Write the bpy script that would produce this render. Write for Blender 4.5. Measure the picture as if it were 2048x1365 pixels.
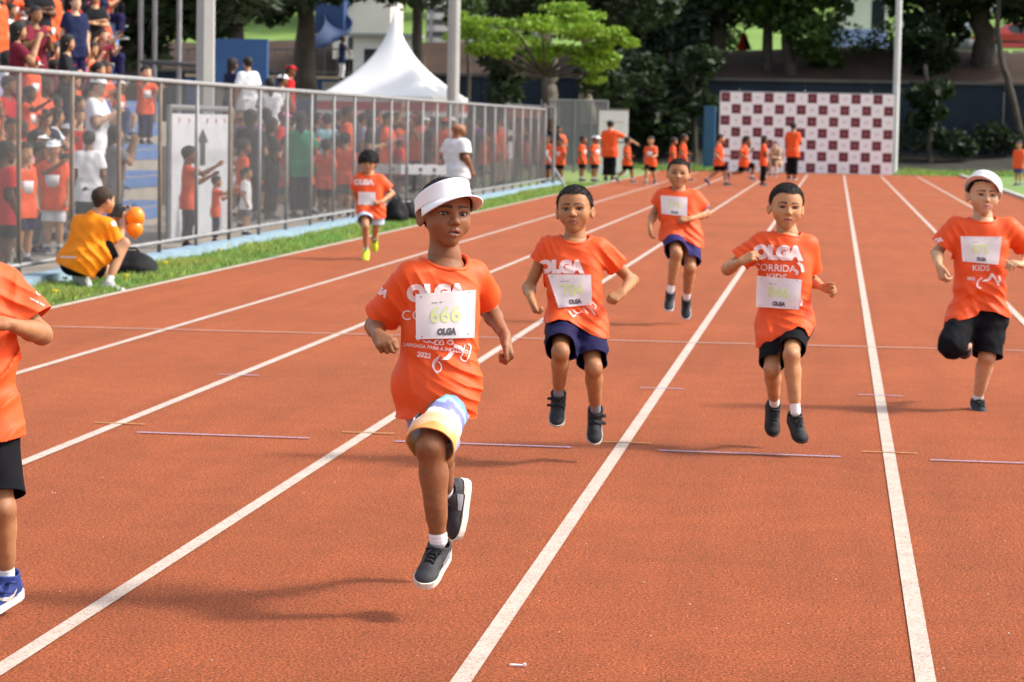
import bpy, bmesh, math, random
import numpy as np
from mathutils import Vector, Matrix
from mathutils.bvhtree import BVHTree

for _o in list(bpy.data.objects):
    bpy.data.objects.remove(_o, do_unlink=True)
random.seed(7)
SC = bpy.context.scene
COL = SC.collection
rad = math.radians

# ------------------------------------------------------------------ camera
FPX, CAMH = 5050.0, 1.4667                    # focal length in photo pixels, eye height in metres
YAW, PITCH, ROLL = rad(7.215), rad(4.887), rad(1.084)


def _camaxes():
    cy, sy, cp, sp = math.cos(YAW), math.sin(YAW), math.cos(PITCH), math.sin(PITCH)
    F = np.array([-sy * cp, cy * cp, -sp])
    R = np.array([cy, sy, 0.0])
    U = np.cross(R, F)
    cr, sr = math.cos(ROLL), math.sin(ROLL)
    return R * cr + U * sr, -R * sr + U * cr, F


CR, CU, CF = _camaxes()
CAMP = np.array([0.0, 0.0, CAMH])
cam_data = bpy.data.cameras.new('camera')
cam_data.sensor_width = 22.3
cam_data.lens = 22.3 * FPX / 2048.0
cam_data.clip_start, cam_data.clip_end = 0.1, 3000
cam_data.dof.use_dof = True
cam_data.dof.focus_distance = 7.6
cam_data.dof.aperture_fstop = 4.6
cam_data.dof.aperture_blades = 7
camera = bpy.data.objects.new('camera', cam_data)
COL.objects.link(camera)
camera.matrix_world = Matrix(((CR[0], CU[0], -CF[0], 0), (CR[1], CU[1], -CF[1], 0), (CR[2], CU[2], -CF[2], CAMH), (0, 0, 0, 1)))
SC.camera = camera

# ------------------------------------------------------------------ sky, sun, exposure
SUN_EL = rad(43)
SUN_DIR = np.array([math.cos(SUN_EL) * 0.982, math.cos(SUN_EL) * 0.19, math.sin(SUN_EL)])   # towards the sun
world = bpy.data.worlds.new('World')
SC.world = world
world.use_nodes = True
wn = world.node_tree
sky = wn.nodes.new('ShaderNodeTexSky')
sky.sky_type = 'NISHITA'
sky.sun_disc = False
sky.sun_elevation = SUN_EL
sky.sun_rotation = math.atan2(SUN_DIR[0], SUN_DIR[1])
sky.air_density, sky.dust_density, sky.ozone_density = 1.0, 3.0, 1.0
wn.nodes['Background'].inputs['Strength'].default_value = 0.135
haze_sat = wn.nodes.new('ShaderNodeHueSaturation')          # a milky, hazy sky
haze_sat.inputs['Saturation'].default_value = 0.5
wn.links.new(sky.outputs['Color'], haze_sat.inputs['Color'])
wn.links.new(haze_sat.outputs['Color'], wn.nodes['Background'].inputs['Color'])
sun_data = bpy.data.lights.new('sun', 'SUN')
sun_data.energy = 1.9
sun_data.angle = rad(8)
sun_data.color = (1.0, 0.94, 0.85)
sun = bpy.data.objects.new('sun', sun_data)
COL.objects.link(sun)
sun.rotation_euler = Vector((-SUN_DIR[0], -SUN_DIR[1], -SUN_DIR[2])).to_track_quat('-Z', 'Y').to_euler()
SC.view_settings.view_transform = 'Standard'
SC.view_settings.look = 'None'
SC.view_settings.gamma = 1.0
SC.view_settings.use_curve_mapping = False
SC.view_settings.exposure = 1.3
SC.render.engine = 'CYCLES'
SC.cycles.use_denoising = True
SC.cycles.max_bounces = 6


# ------------------------------------------------------------------ photo pixel -> place
def ray(px, py):
    d = CR * (px - 1024.0) / FPX + CU * (682.5 - py) / FPX + CF
    return d


def at(px, py, depth):
    return CAMP + ray(px, py) * depth


def ground(px, py, z=0.0):
    d = ray(px, py)
    return CAMP + d * ((z - CAMH) / d[2])


def depth_of(p):
    return float((np.asarray(p) - CAMP) @ CF)


def on_x(px, y):
    """x at world row y seen at photo column px (at eye height)"""
    d = ray(px, 260)
    return d[0] / d[1] * y


def unit(v):
    v = np.asarray(v, float)
    return v / max(np.linalg.norm(v), 1e-12)


# ------------------------------------------------------------------ materials
MATS = {}


def nodes_of(m):
    m.use_nodes = True
    nt = m.node_tree
    return nt, nt.nodes['Principled BSDF']


def mat(name, rgb, rough=0.6, spec=0.4, noise=None, bump=None, metal=0.0, vcol=False, sss=0.0, sheen=0.0, trans=0.0, coord='Object'):
    """noise = (scale, amount): value variation; bump = (scale, strength)"""
    if name in MATS:
        return MATS[name]
    m = bpy.data.materials.new(name)
    nt, b = nodes_of(m)
    N, L = nt.nodes, nt.links
    b.inputs['Roughness'].default_value = rough
    b.inputs['Metallic'].default_value = metal
    b.inputs['Specular IOR Level'].default_value = spec
    if sss:
        b.inputs['Subsurface Weight'].default_value = sss
        b.inputs['Subsurface Radius'].default_value = (0.012, 0.005, 0.003)
        b.inputs['Subsurface Scale'].default_value = 1.0
    if sheen:
        b.inputs['Sheen Weight'].default_value = sheen
    src = None
    if vcol:
        a = N.new('ShaderNodeAttribute')
        a.attribute_name = 'Col'
        src = a.outputs['Color']
    b.inputs['Base Color'].default_value = (*rgb, 1)
    tc = N.new('ShaderNodeTexCoord')
    if noise:
        t = N.new('ShaderNodeTexNoise')
        t.inputs['Scale'].default_value = noise[0]
        t.inputs['Detail'].default_value = 5
        L.new(tc.outputs[coord], t.inputs['Vector'])
        mr = N.new('ShaderNodeMapRange')
        mr.inputs['From Min'].default_value = 0.25
        mr.inputs['From Max'].default_value = 0.75
        mr.inputs['To Min'].default_value = 1 - noise[1]
        mr.inputs['To Max'].default_value = 1 + noise[1]
        L.new(t.outputs['Fac'], mr.inputs['Value'])
        mx = N.new('ShaderNodeVectorMath')
        mx.operation = 'SCALE'
        if src is not None:
            L.new(src, mx.inputs[0])
        else:
            mx.inputs[0].default_value = rgb
        L.new(mr.outputs['Result'], mx.inputs['Scale'])
        src = mx.outputs['Vector']
    if src is not None:
        L.new(src, b.inputs['Base Color'])
    if bump:
        t = N.new('ShaderNodeTexNoise')
        t.inputs['Scale'].default_value = bump[0]
        t.inputs['Detail'].default_value = 3
        L.new(tc.outputs[coord], t.inputs['Vector'])
        bp = N.new('ShaderNodeBump')
        bp.inputs['Strength'].default_value = bump[1]
        bp.inputs['Distance'].default_value = 0.01
        L.new(t.outputs['Fac'], bp.inputs['Height'])
        L.new(bp.outputs['Normal'], b.inputs['Normal'])
    if trans:
        out = N['Material Output']
        tr = N.new('ShaderNodeBsdfTranslucent')
        if src is not None:
            L.new(src, tr.inputs['Color'])
        else:
            tr.inputs['Color'].default_value = (*rgb, 1)
        mx = N.new('ShaderNodeMixShader')
        mx.inputs['Fac'].default_value = trans
        L.new(b.outputs['BSDF'], mx.inputs[1])
        L.new(tr.outputs['BSDF'], mx.inputs[2])
        L.new(mx.outputs['Shader'], out.inputs['Surface'])
    MATS[name] = m
    return m


# ------------------------------------------------------------------ objects
def tag(o, label=None, cat=None, group=None, kind=None):
    if label:
        o['label'] = label
    if cat:
        o['category'] = cat
    if group:
        o['group'] = group
    if kind:
        o['kind'] = kind
    return o


def empty(name, loc=(0, 0, 0), rz=0.0):
    o = bpy.data.objects.new(name, None)
    o.empty_display_size = 0.2
    COL.objects.link(o)
    o.location = loc
    o.rotation_euler = (0, 0, rz)
    return o


def np_mesh(name, verts, faces, smooth=True, cols=None):
    """faces: list of int arrays (n,3) / (n,4)"""
    me = bpy.data.meshes.new(name)
    verts = np.asarray(verts, np.float32)
    if not isinstance(faces, list):
        faces = [faces]
    faces = [np.asarray(f, np.int32) for f in faces if len(f)]
    nl = sum(f.size for f in faces)
    npoly = sum(len(f) for f in faces)
    me.vertices.add(len(verts))
    me.vertices.foreach_set('co', verts.ravel())
    me.loops.add(nl)
    me.polygons.add(npoly)
    li = np.concatenate([f.ravel() for f in faces]) if faces else np.zeros(0, np.int32)
    me.loops.foreach_set('vertex_index', li)
    tot = np.concatenate([np.full(len(f), f.shape[1], np.int32) for f in faces]) if faces else np.zeros(0, np.int32)
    st = np.concatenate([[0], np.cumsum(tot)[:-1]]).astype(np.int32) if npoly else tot
    me.polygons.foreach_set('loop_start', st)
    me.polygons.foreach_set('loop_total', tot)
    me.polygons.foreach_set('use_smooth', np.full(npoly, smooth, bool))
    if cols is not None:
        a = me.color_attributes.new('Col', 'FLOAT_COLOR', 'POINT')
        c4 = np.ones((len(verts), 4), np.float32)
        c4[:, :3] = cols
        a.data.foreach_set('color', c4.ravel())
    me.update(calc_edges=True)
    me.validate()
    return me


def obj(name, me, m=None, parent=None, loc=None):
    o = bpy.data.objects.new(name, me)
    COL.objects.link(o)
    if m is not None:
        if len(me.materials) == 0:
            me.materials.append(m)
        elif me.materials[0] != m:
            o.material_slots[0].link = 'OBJECT'
            o.material_slots[0].material = m
    if parent is not None:
        o.parent = parent
    if loc is not None:
        o.location = loc
    return o


class MB:
    """collects boxes, tubes, prisms into one mesh"""

    def __init__(s):
        s.v, s.f = [], []

    def add(s, vs, fs):
        n = len(s.v)
        s.v += [tuple(float(c) for c in p) for p in vs]
        s.f += [tuple(i + n for i in f) for f in fs]
        return s

    def box(s, c, size, R=None):
        h = np.array(size) / 2.0
        P = np.array([[x, y, z] for x in (-1, 1) for y in (-1, 1) for z in (-1, 1)]) * h
        if R is not None:
            P = P @ np.asarray(R).T
        return s.add(P + np.array(c), [(0, 1, 3, 2), (4, 6, 7, 5), (0, 4, 5, 1), (2, 3, 7, 6), (0, 2, 6, 4), (1, 5, 7, 3)])

    def tube(s, pts, r, n=6, caps=True, flat=1.0, up=None):
        pts = [np.array(p, float) for p in pts]
        rs = r if hasattr(r, '__len__') else [r] * len(pts)
        vs, fs = [], []
        ref = np.array(up if up is not None else (0.13, 0.27, 0.95))
        for i, p in enumerate(pts):
            a, b = pts[max(0, i - 1)], pts[min(len(pts) - 1, i + 1)]
            t = unit(b - a)
            x = np.cross(t, ref)
            if np.linalg.norm(x) < 1e-3:
                x = np.cross(t, (1, 0, 0))
            x = unit(x)
            y = np.cross(x, t)
            for k in range(n):
                q = 2 * math.pi * k / n
                vs.append(p + rs[i] * (x * math.cos(q) + y * math.sin(q) * flat))
        for i in range(len(pts) - 1):
            for k in range(n):
                k2 = (k + 1) % n
                fs.append((i * n + k, i * n + k2, (i + 1) * n + k2, (i + 1) * n + k))
        if caps:
            fs.append(tuple(range(n - 1, -1, -1)))
            m = (len(pts) - 1) * n
            fs.append(tuple(m + k for k in range(n)))
        return s.add(vs, fs)

    def prism(s, poly, z0, z1):
        n = len(poly)
        vs = [(x, y, z0) for x, y in poly] + [(x, y, z1) for x, y in poly]
        fs = [tuple(range(n - 1, -1, -1)), tuple(range(n, 2 * n))] + [(i, (i + 1) % n, n + (i + 1) % n, n + i) for i in range(n)]
        return s.add(vs, fs)

    def mesh(s, name, smooth=False):
        me = bpy.data.meshes.new(name)
        me.from_pydata(s.v, [], s.f)
        if smooth:
            me.polygons.foreach_set('use_smooth', [True] * len(me.polygons))
        me.update()
        return me

    def build(s, name, m, parent=None, smooth=False, loc=None):
        return obj(name, s.mesh(name, smooth), m, parent, loc)


def copy_tree(o, parent=None):
    c = o.copy()
    COL.objects.link(c)
    c.parent = parent
    for ch in list(o.children):
        copy_tree(ch, c)
    return c
# ------------------------------------------------------------------ implicit surfaces (bodies, clothes, shoes)
def vnoise(P, seed=0):
    """smooth value noise in [-1,1]"""
    P = np.asarray(P, np.float64)
    i = np.floor(P).astype(np.int64)
    f = P - i
    f = f * f * (3 - 2 * f)

    def h(ix, iy, iz):
        n = (ix * 73856093) ^ (iy * 19349663) ^ (iz * 83492791) ^ (seed * 2654435)
        n = (n ^ (n >> 13)) * 1274126177 & 0x7fffffff
        n = (n ^ (n >> 15)) & 0xffff
        return n / 32767.5 - 1.0
    x, y, z = i[..., 0], i[..., 1], i[..., 2]
    fx, fy, fz = f[..., 0], f[..., 1], f[..., 2]
    r = 0
    for dx in (0, 1):
        wx = fx if dx else 1 - fx
        for dy in (0, 1):
            wy = fy if dy else 1 - fy
            for dz in (0, 1):
                wz = fz if dz else 1 - fz
                r = r + wx * wy * wz * h(x + dx, y + dy, z + dz)
    return r


class Sdf:
    def __init__(s):
        s.p = []

    def rc(s, a, b, r1, r2, k=0.02, op=1):
        a, b = np.asarray(a, float), np.asarray(b, float)
        s.p.append(('rc', a, b, r1, r2, k, op, (a + b) / 2, np.linalg.norm(b - a) / 2 + max(r1, r2)))
        return s

    def sp(s, c, r, k=0.02, op=1):
        return s.rc(c, np.asarray(c, float) + 1e-5, r, r, k, op)

    def el(s, c, r, R=None, k=0.02, op=1):
        c = np.asarray(c, float)
        s.p.append(('el', c, np.asarray(r, float), np.eye(3) if R is None else np.asarray(R), None, k, op, c, float(max(r))))
        return s

    @staticmethod
    def one(q, P):
        if q[0] == 'rc':
            _, a, b, r1, r2 = q[:5]
            ba = b - a
            pa = P - a
            h = np.clip(pa @ ba / max(ba @ ba, 1e-12), 0, 1)
            return np.linalg.norm(pa - h[..., None] * ba, axis=-1) - (r1 + (r2 - r1) * h)
        _, c, r, R = q[:4]
        l = (P - c) @ R
        k0 = np.linalg.norm(l / r, axis=-1)
        k1 = np.linalg.norm(l / (r * r), axis=-1)
        return np.where(k1 > 1e-9, k0 * (k0 - 1) / np.maximum(k1, 1e-9), -r.min())

    def ev(s, P, prims=None):
        d = np.full(P.shape[:-1], 10.0)
        for q in (s.p if prims is None else prims):
            e = Sdf.one(q, P)
            k, op = q[5], q[6]
            if op > 0:
                h = np.maximum(k - np.abs(d - e), 0) / k
                d = np.minimum(d, e) - h * h * k * 0.25
            else:
                e = -e
                h = np.maximum(k - np.abs(d - e), 0) / k
                d = np.maximum(d, e) + h * h * k * 0.25
        return d

    def mesh(s, vox, disp=None, smooth=1, pad=0.0):
        """surface nets on a sparse block grid -> verts, quads"""
        B = 12
        lo = np.min([q[7] - q[8] for q in s.p if q[6] > 0], axis=0) - vox * 3 - pad
        hi = np.max([q[7] + q[8] for q in s.p if q[6] > 0], axis=0) + vox * 3 + pad
        nb = np.ceil((hi - lo) / (vox * B)).astype(int)
        n = nb * B + 1
        bc = np.stack(np.meshgrid(*[np.arange(k) for k in nb], indexing='ij'), -1).reshape(-1, 3)
        ctr = lo + (bc + 0.5) * B * vox
        rb = B * vox * 0.5 * 1.7321
        dc = s.ev(ctr)
        V = np.empty(n, np.float32)
        sg = np.where(dc > 0, 1.0, -1.0).reshape(nb).astype(np.float32)
        V[:-1, :-1, :-1] = np.repeat(np.repeat(np.repeat(sg, B, 0), B, 1), B, 2)
        V[-1] = 1
        V[:, -1] = 1
        V[:, :, -1] = 1
        g = np.stack(np.meshgrid(*[np.arange(B + 1)] * 3, indexing='ij'), -1) * vox
        sel = np.abs(dc) < rb * 1.2 + pad + 0.006
        for b, c in zip(bc[sel], ctr[sel]):
            pr = [q for q in s.p if np.linalg.norm(q[7] - c) - q[8] < rb + q[5] + 2 * vox + pad + 0.01]
            if not pr:
                continue
            P = lo + b * B * vox + g
            d = s.ev(P, pr)
            if disp is not None:
                near = np.abs(d) < pad + 2.5 * vox
                if near.any():
                    d[near] += disp(P[near])
            i, j, k = b * B
            V[i:i + B + 1, j:j + B + 1, k:k + B + 1] = d
        ins = V < 0
        cnt = np.zeros(np.array(V.shape) - 1, np.uint8)
        for dx in (0, 1):
            for dy in (0, 1):
                for dz in (0, 1):
                    cnt += ins[dx:dx + cnt.shape[0], dy:dy + cnt.shape[1], dz:dz + cnt.shape[2]]
        act = np.argwhere((cnt > 0) & (cnt < 8))
        idx = np.full(cnt.shape, -1, np.int32)
        idx[act[:, 0], act[:, 1], act[:, 2]] = np.arange(len(act))
        acc = np.zeros((len(act), 3))
        num = np.zeros(len(act))
        cs = [(0, 0, 0), (1, 0, 0), (0, 1, 0), (1, 1, 0), (0, 0, 1), (1, 0, 1), (0, 1, 1), (1, 1, 1)]
        cv = [V[act[:, 0] + c[0], act[:, 1] + c[1], act[:, 2] + c[2]].astype(float) for c in cs]
        for a in range(8):
            for b in range(a + 1, 8):
                if sum(abs(np.array(cs[a]) - np.array(cs[b]))) != 1:
                    continue
                m = (cv[a] < 0) != (cv[b] < 0)
                t = np.where(m, cv[a] / np.where(m, cv[a] - cv[b], 1), 0)
                p = np.array(cs[a]) + t[:, None] * (np.array(cs[b]) - np.array(cs[a]))
                acc += p * m[:, None]
                num += m
        verts = lo + (act + acc / num[:, None]) * vox
        faces = []
        for ax in range(3):
            sl0 = [slice(None)] * 3
            sl1 = [slice(None)] * 3
            sl0[ax] = slice(0, -1)
            sl1[ax] = slice(1, None)
            e = np.argwhere(ins[tuple(sl0)] != ins[tuple(sl1)])
            u, w = (ax + 1) % 3, (ax + 2) % 3
            e = e[(e[:, u] > 0) & (e[:, w] > 0) & (e[:, u] < cnt.shape[u]) & (e[:, w] < cnt.shape[w])]
            q = []
            for du, dw in ((-1, -1), (0, -1), (0, 0), (-1, 0)):
                c = e.copy()
                c[:, u] += du
                c[:, w] += dw
                q.append(idx[c[:, 0], c[:, 1], c[:, 2]])
            q = np.stack(q, 1)
            fl = ~ins[e[:, 0], e[:, 1], e[:, 2]]
            q[fl] = q[fl][:, ::-1]
            faces.append(q)
        F = np.concatenate(faces)
        F = F[(F >= 0).all(1)]
        for _ in range(smooth):
            verts = lap(verts, F, 0.5)
        return verts, F


def lap(v, F, w=0.5):
    n = len(v)
    acc = np.zeros_like(v)
    c = np.zeros(n)
    m = F.shape[1]
    for a in range(m):
        i, j = F[:, a], F[:, (a + 1) % m]
        for x, y in ((i, j), (j, i)):
            for d in range(3):
                acc[:, d] += np.bincount(x, v[y, d], n)
            c += np.bincount(x, minlength=n)
    c = np.maximum(c, 1)
    return v * (1 - w) + w * acc / c[:, None]


def tris(F):
    F = np.asarray(F)
    return F if F.shape[1] == 3 else np.concatenate([F[:, [0, 1, 2]], F[:, [0, 2, 3]]])


def clip(v, T, s):
    """keep the part of a triangle mesh where s > 0; returns verts, tris, cut edges"""
    T = tris(T)
    ins = s > 0
    k = ins[T].sum(1)
    keep = T[k == 3]
    new, key, nv = [], {}, len(v)

    def cut(a, b):
        q = (a, b) if a < b else (b, a)
        if q not in key:
            t = s[a] / (s[a] - s[b])
            t = min(max(t, 0.02), 0.98)
            key[q] = nv + len(new)
            new.append(v[a] + (v[b] - v[a]) * t)
        return key[q]
    out, edges = [], []
    for t in T[(k == 1) | (k == 2)].tolist():
        f = [ins[i] for i in t]
        if sum(f) == 1:
            i = f.index(True)
            a, b, c = t[i], t[(i + 1) % 3], t[(i + 2) % 3]
            p, q = cut(a, b), cut(a, c)
            out.append((a, p, q))
            edges.append((p, q))
        else:
            i = f.index(False)
            a, b, c = t[i], t[(i + 1) % 3], t[(i + 2) % 3]
            p, q = cut(a, b), cut(a, c)
            out += [(p, b, c), (p, c, q)]
            edges.append((q, p))
    v2 = np.concatenate([v, np.array(new).reshape(-1, 3)])
    T2 = np.concatenate([keep, np.array(out, int).reshape(-1, 3)])
    used = np.unique(T2)
    re = np.full(len(v2), -1)
    re[used] = np.arange(len(used))
    return v2[used], re[T2], [(re[a], re[b]) for a, b in edges], used


def loop_of(edges):
    """longest chain of cut edges as vertex order"""
    nb = {}
    for a, b in edges:
        nb.setdefault(a, []).append(b)
        nb.setdefault(b, []).append(a)
    best, seen = [], set()
    for st in nb:
        if st in seen:
            continue
        ch, cur = [st], st
        seen.add(st)
        while True:
            nx = [x for x in nb[cur] if x not in seen]
            if not nx:
                break
            cur = nx[0]
            seen.add(cur)
            ch.append(cur)
        if len(ch) > len(best):
            best = ch
    return best


def join_parts(parts):
    """[(v, F[, cols])] -> one verts, tris, cols"""
    vs, fs, cs, n = [], [], [], 0
    for p in parts:
        vs.append(p[0])
        fs.append(tris(p[1]) + n)
        cs.append(p[2] if len(p) > 2 else np.zeros((len(p[0]), 3)))
        n += len(p[0])
    return np.concatenate(vs), np.concatenate(fs), np.concatenate(cs)
# ------------------------------------------------------------------ people
def skin_mat():
    return mat('skin', (0.4, 0.2, 0.1), rough=0.52, spec=0.28, vcol=True, noise=(60, 0.12), sss=0.05, bump=(220, 0.10))


def hair_mat(kind='dark'):
    c = {'dark': (0.012, 0.009, 0.008), 'brown': (0.035, 0.018, 0.01), 'grey': (0.08, 0.075, 0.07), 'light': (0.12, 0.07, 0.035)}[kind]
    return mat('hair_' + kind, c, rough=0.65, spec=0.35, noise=(90, 0.5), bump=(240, 0.6))


def cloth(name, rgb, rough=0.8, sheen=0.0, trans=0.0, wrinkle=.8, spec=.12):
    known = 'cloth_' + name in MATS
    m = mat('cloth_' + name, rgb, rough=rough, spec=spec, noise=(14, 0.05), bump=(700, 0.06), sheen=sheen, trans=trans)
    if not known and wrinkle:
        # fine creases on top of the modelled folds
        N, L = m.node_tree.nodes, m.node_tree.links
        tc = N.new('ShaderNodeTexCoord')
        mp = N.new('ShaderNodeMapping')
        mp.inputs['Rotation'].default_value = (.3, .5, .2)
        mp.inputs['Scale'].default_value = (1.0, 1.0, .55)
        L.new(tc.outputs['Object'], mp.inputs['Vector'])
        t = N.new('ShaderNodeTexNoise')
        t.noise_type = 'RIDGED_MULTIFRACTAL'
        t.inputs['Scale'].default_value = 8.5
        t.inputs['Detail'].default_value = 3.0
        t.inputs['Roughness'].default_value = .45
        t.inputs['Distortion'].default_value = .6
        L.new(mp.outputs['Vector'], t.inputs['Vector'])
        bp = N.new('ShaderNodeBump')
        bp.inputs['Strength'].default_value = wrinkle
        bp.inputs['Distance'].default_value = .014
        L.new(t.outputs['Fac'], bp.inputs['Height'])
        old = [n for n in N if n.type == 'BUMP' and n != bp][0]
        L.new(bp.outputs['Normal'], old.inputs['Normal'])
    return m


ORANGE = (0.86, 0.102, 0.020)


def face_frame(fwd, up=(0, 0, 1), roll=0.0, pitch=0.0):
    """columns: subject's right, forward, up"""
    Y = unit(fwd)
    Y = unit(Y - np.array([0, 0, 1.0]) * Y[2] + np.array([0, 0, math.tan(pitch)]))
    X = unit(np.cross(Y, np.asarray(up, float)))
    Z = np.cross(X, Y)
    c, s = math.cos(roll), math.sin(roll)
    X, Z = X * c + Z * s, -X * s + Z * c
    return np.stack([X, Y, Z], 1)


def to_cam(yaw):
    """direction from the subject towards the camera, turned by yaw (degrees, + = photo right)"""
    b = unit((-CF[0], -CF[1], 0))
    a = rad(yaw)
    return b * math.cos(a) + np.array([CR[0], CR[1], 0]) * math.sin(a)


def head_sdf(S, C, R, H, fine=True, mouth=0.0, chubby=0.0, nose=1.0, eye=1.0):
    def w(x, y, z):
        return C + H * (R @ np.array([x, y, z]))

    def el(c, r, k, op=1, rot=None):
        S.el(w(*c), np.array(r) * H, R if rot is None else R @ rot, k * H, op)
    el((0, -.07, .13), (.362, .44, .372), .1)
    el((0, .05, -.10), (.300 + .03 * chubby, .32, .34), .12)
    S.rc(w(0, .06, -.2), w(0, .18, -.355), (.238 + .045 * chubby) * H, (.125 + .02 * chubby) * H, .1 * H)
    for sx in (-1, 1):
        el((sx * .165, .185, -.15), (.125 + .035 * chubby, .125, .13 + .02 * chubby), .12)
    el((0, .25, -.28), (.15, .115, .12), .09)
    S.sp(w(0, .265, -.41), (.078 + .012 * chubby) * H, .08 * H)
    if not fine:
        S.rc(w(0, .35, 0), w(0, .43, -.12), .035 * H, .05 * H, .04 * H)
        for sx in (-1, 1):
            el((sx * .155, .40, .0), (.09, .075, .05), .05, -1)
            el((sx * .375, -.06, -.03), (.04, .09, .13), .03)
        return
    for sx in (-1, 1):
        el((sx * .15, .405, -.005), (.105, .088, .06), .06, -1)
        S.rc(w(sx * .05, .335, .062), w(sx * .22, .27, .068), .036 * H, .03 * H, .05 * H)
        S.sp(w(sx * .15, .238, -.004), .083 * H, .02 * H)
        a = sx * 0.10
        c, s = math.cos(a), math.sin(a)
        el((sx * .152, .33, -.006), (.062, .08, .0235 * eye), .012, -1, np.array([[c, 0, -s], [0, 1, 0], [s, 0, c]]))
    S.rc(w(0, .342, .03), w(0, .42, -.105), .034 * H, .043 * H, .045 * H)
    S.sp(w(0, .432, -.118), .046 * H * nose, .03 * H)
    for sx in (-1, 1):
        S.sp(w(sx * .052 * nose, .395, -.132), .036 * H * nose, .025 * H)
        S.sp(w(sx * .027, .432, -.168), .0165 * H, .012 * H, -1)
    up, dn = -.248 + .012 * mouth, -.3 - .03 * mouth
    for sx in (-1, 1):
        S.rc(w(sx * .13, .312, -.275), w(sx * .03, .375, up), .012 * H, .021 * H, .025 * H)
        S.rc(w(sx * .12, .312, -.282), w(sx * .025, .368, dn), .012 * H, .025 * H, .025 * H)
    el((0, .40, -.277 - .01 * mouth), (.102, .09, .006 + .020 * mouth), .008, -1)
    for sx in (-1, 1):
        a = sx * 0.5
        c, s = math.cos(a), math.sin(a)
        rz = np.array([[c, -s, 0], [s, c, 0], [0, 0, 1]])
        el((sx * .378, -.075, -.085), (.035, .088, .13), .03, 1, rz)
        el((sx * .415, -.052, -.07), (.03, .05, .082), .015, -1, rz)


def head_cols(v, C, R, H, skin, brow=(0.02, 0.012, 0.008), lips=None, brows=True):
    l = (v - C) @ R / H
    x, y, z = l[:, 0], l[:, 1], l[:, 2]
    col = np.tile(np.array(skin, float), (len(v), 1))
    lips = np.array(lips if lips is not None else np.array(skin) * np.array((0.82, 0.55, 0.6)))
    e = np.sqrt((x / .13) ** 2 + ((z + .277) / .05) ** 2)
    m = np.clip((1.1 - e) / .25, 0, 1) * (y > .28)
    col = col * (1 - .8 * m[:, None]) + lips * (.8 * m[:, None])
    # flushed cheeks and ears are a little redder
    m = np.clip(1 - np.sqrt(((np.abs(x) - .2) / .12) ** 2 + ((z + .15) / .12) ** 2), 0, 1) * (y > 0) * .35
    col = col * (1 + m[:, None] * np.array([.08, -.08, -.08]))
    if brows:
        q = np.sqrt(((np.abs(x) - .152) / .078) ** 2 + ((z + .004) / .042) ** 2)
        m = np.clip((1.12 - q) / .2, 0, 1) * (z > -.012) * (y > .2)
        col = col * (1 - .75 * m[:, None]) + np.array(brow) * (.75 * m[:, None])
        ax = np.abs(x)
        t = np.clip((ax - .055) / .18, 0, 1)
        zc = .098 + .016 * np.sin(t * 2.6) - .014 * t
        th = .030 - .014 * t
        m = np.clip((th - np.abs(z - zc)) / .012, 0, 1) * (ax > .045) * (ax < .25) * (y > .1)
        col = col * (1 - .92 * m[:, None]) + np.array(brow) * (.92 * m[:, None])
    return col


HAIRLINE = {
    'buzz': ([0, 25, 48, 62, 78, 92, 112, 140, 180], [.325, .33, .30, .17, .0, .0, -.1, -.26, -.3]),
    'short': ([0, 25, 48, 62, 78, 92, 112, 140, 180], [.28, .29, .27, .12, -.04, .0, -.12, -.28, -.33]),
    'curly': ([0, 25, 48, 62, 78, 92, 112, 140, 180], [.10, .08, .02, -.02, -.06, -.06, -.2, -.34, -.36]),
    'long': ([0, 25, 48, 62, 78, 92, 112, 140, 180], [.27, .27, .2, -.1, -.5, -.7, -.9, -1.0, -1.0]),
}


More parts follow.
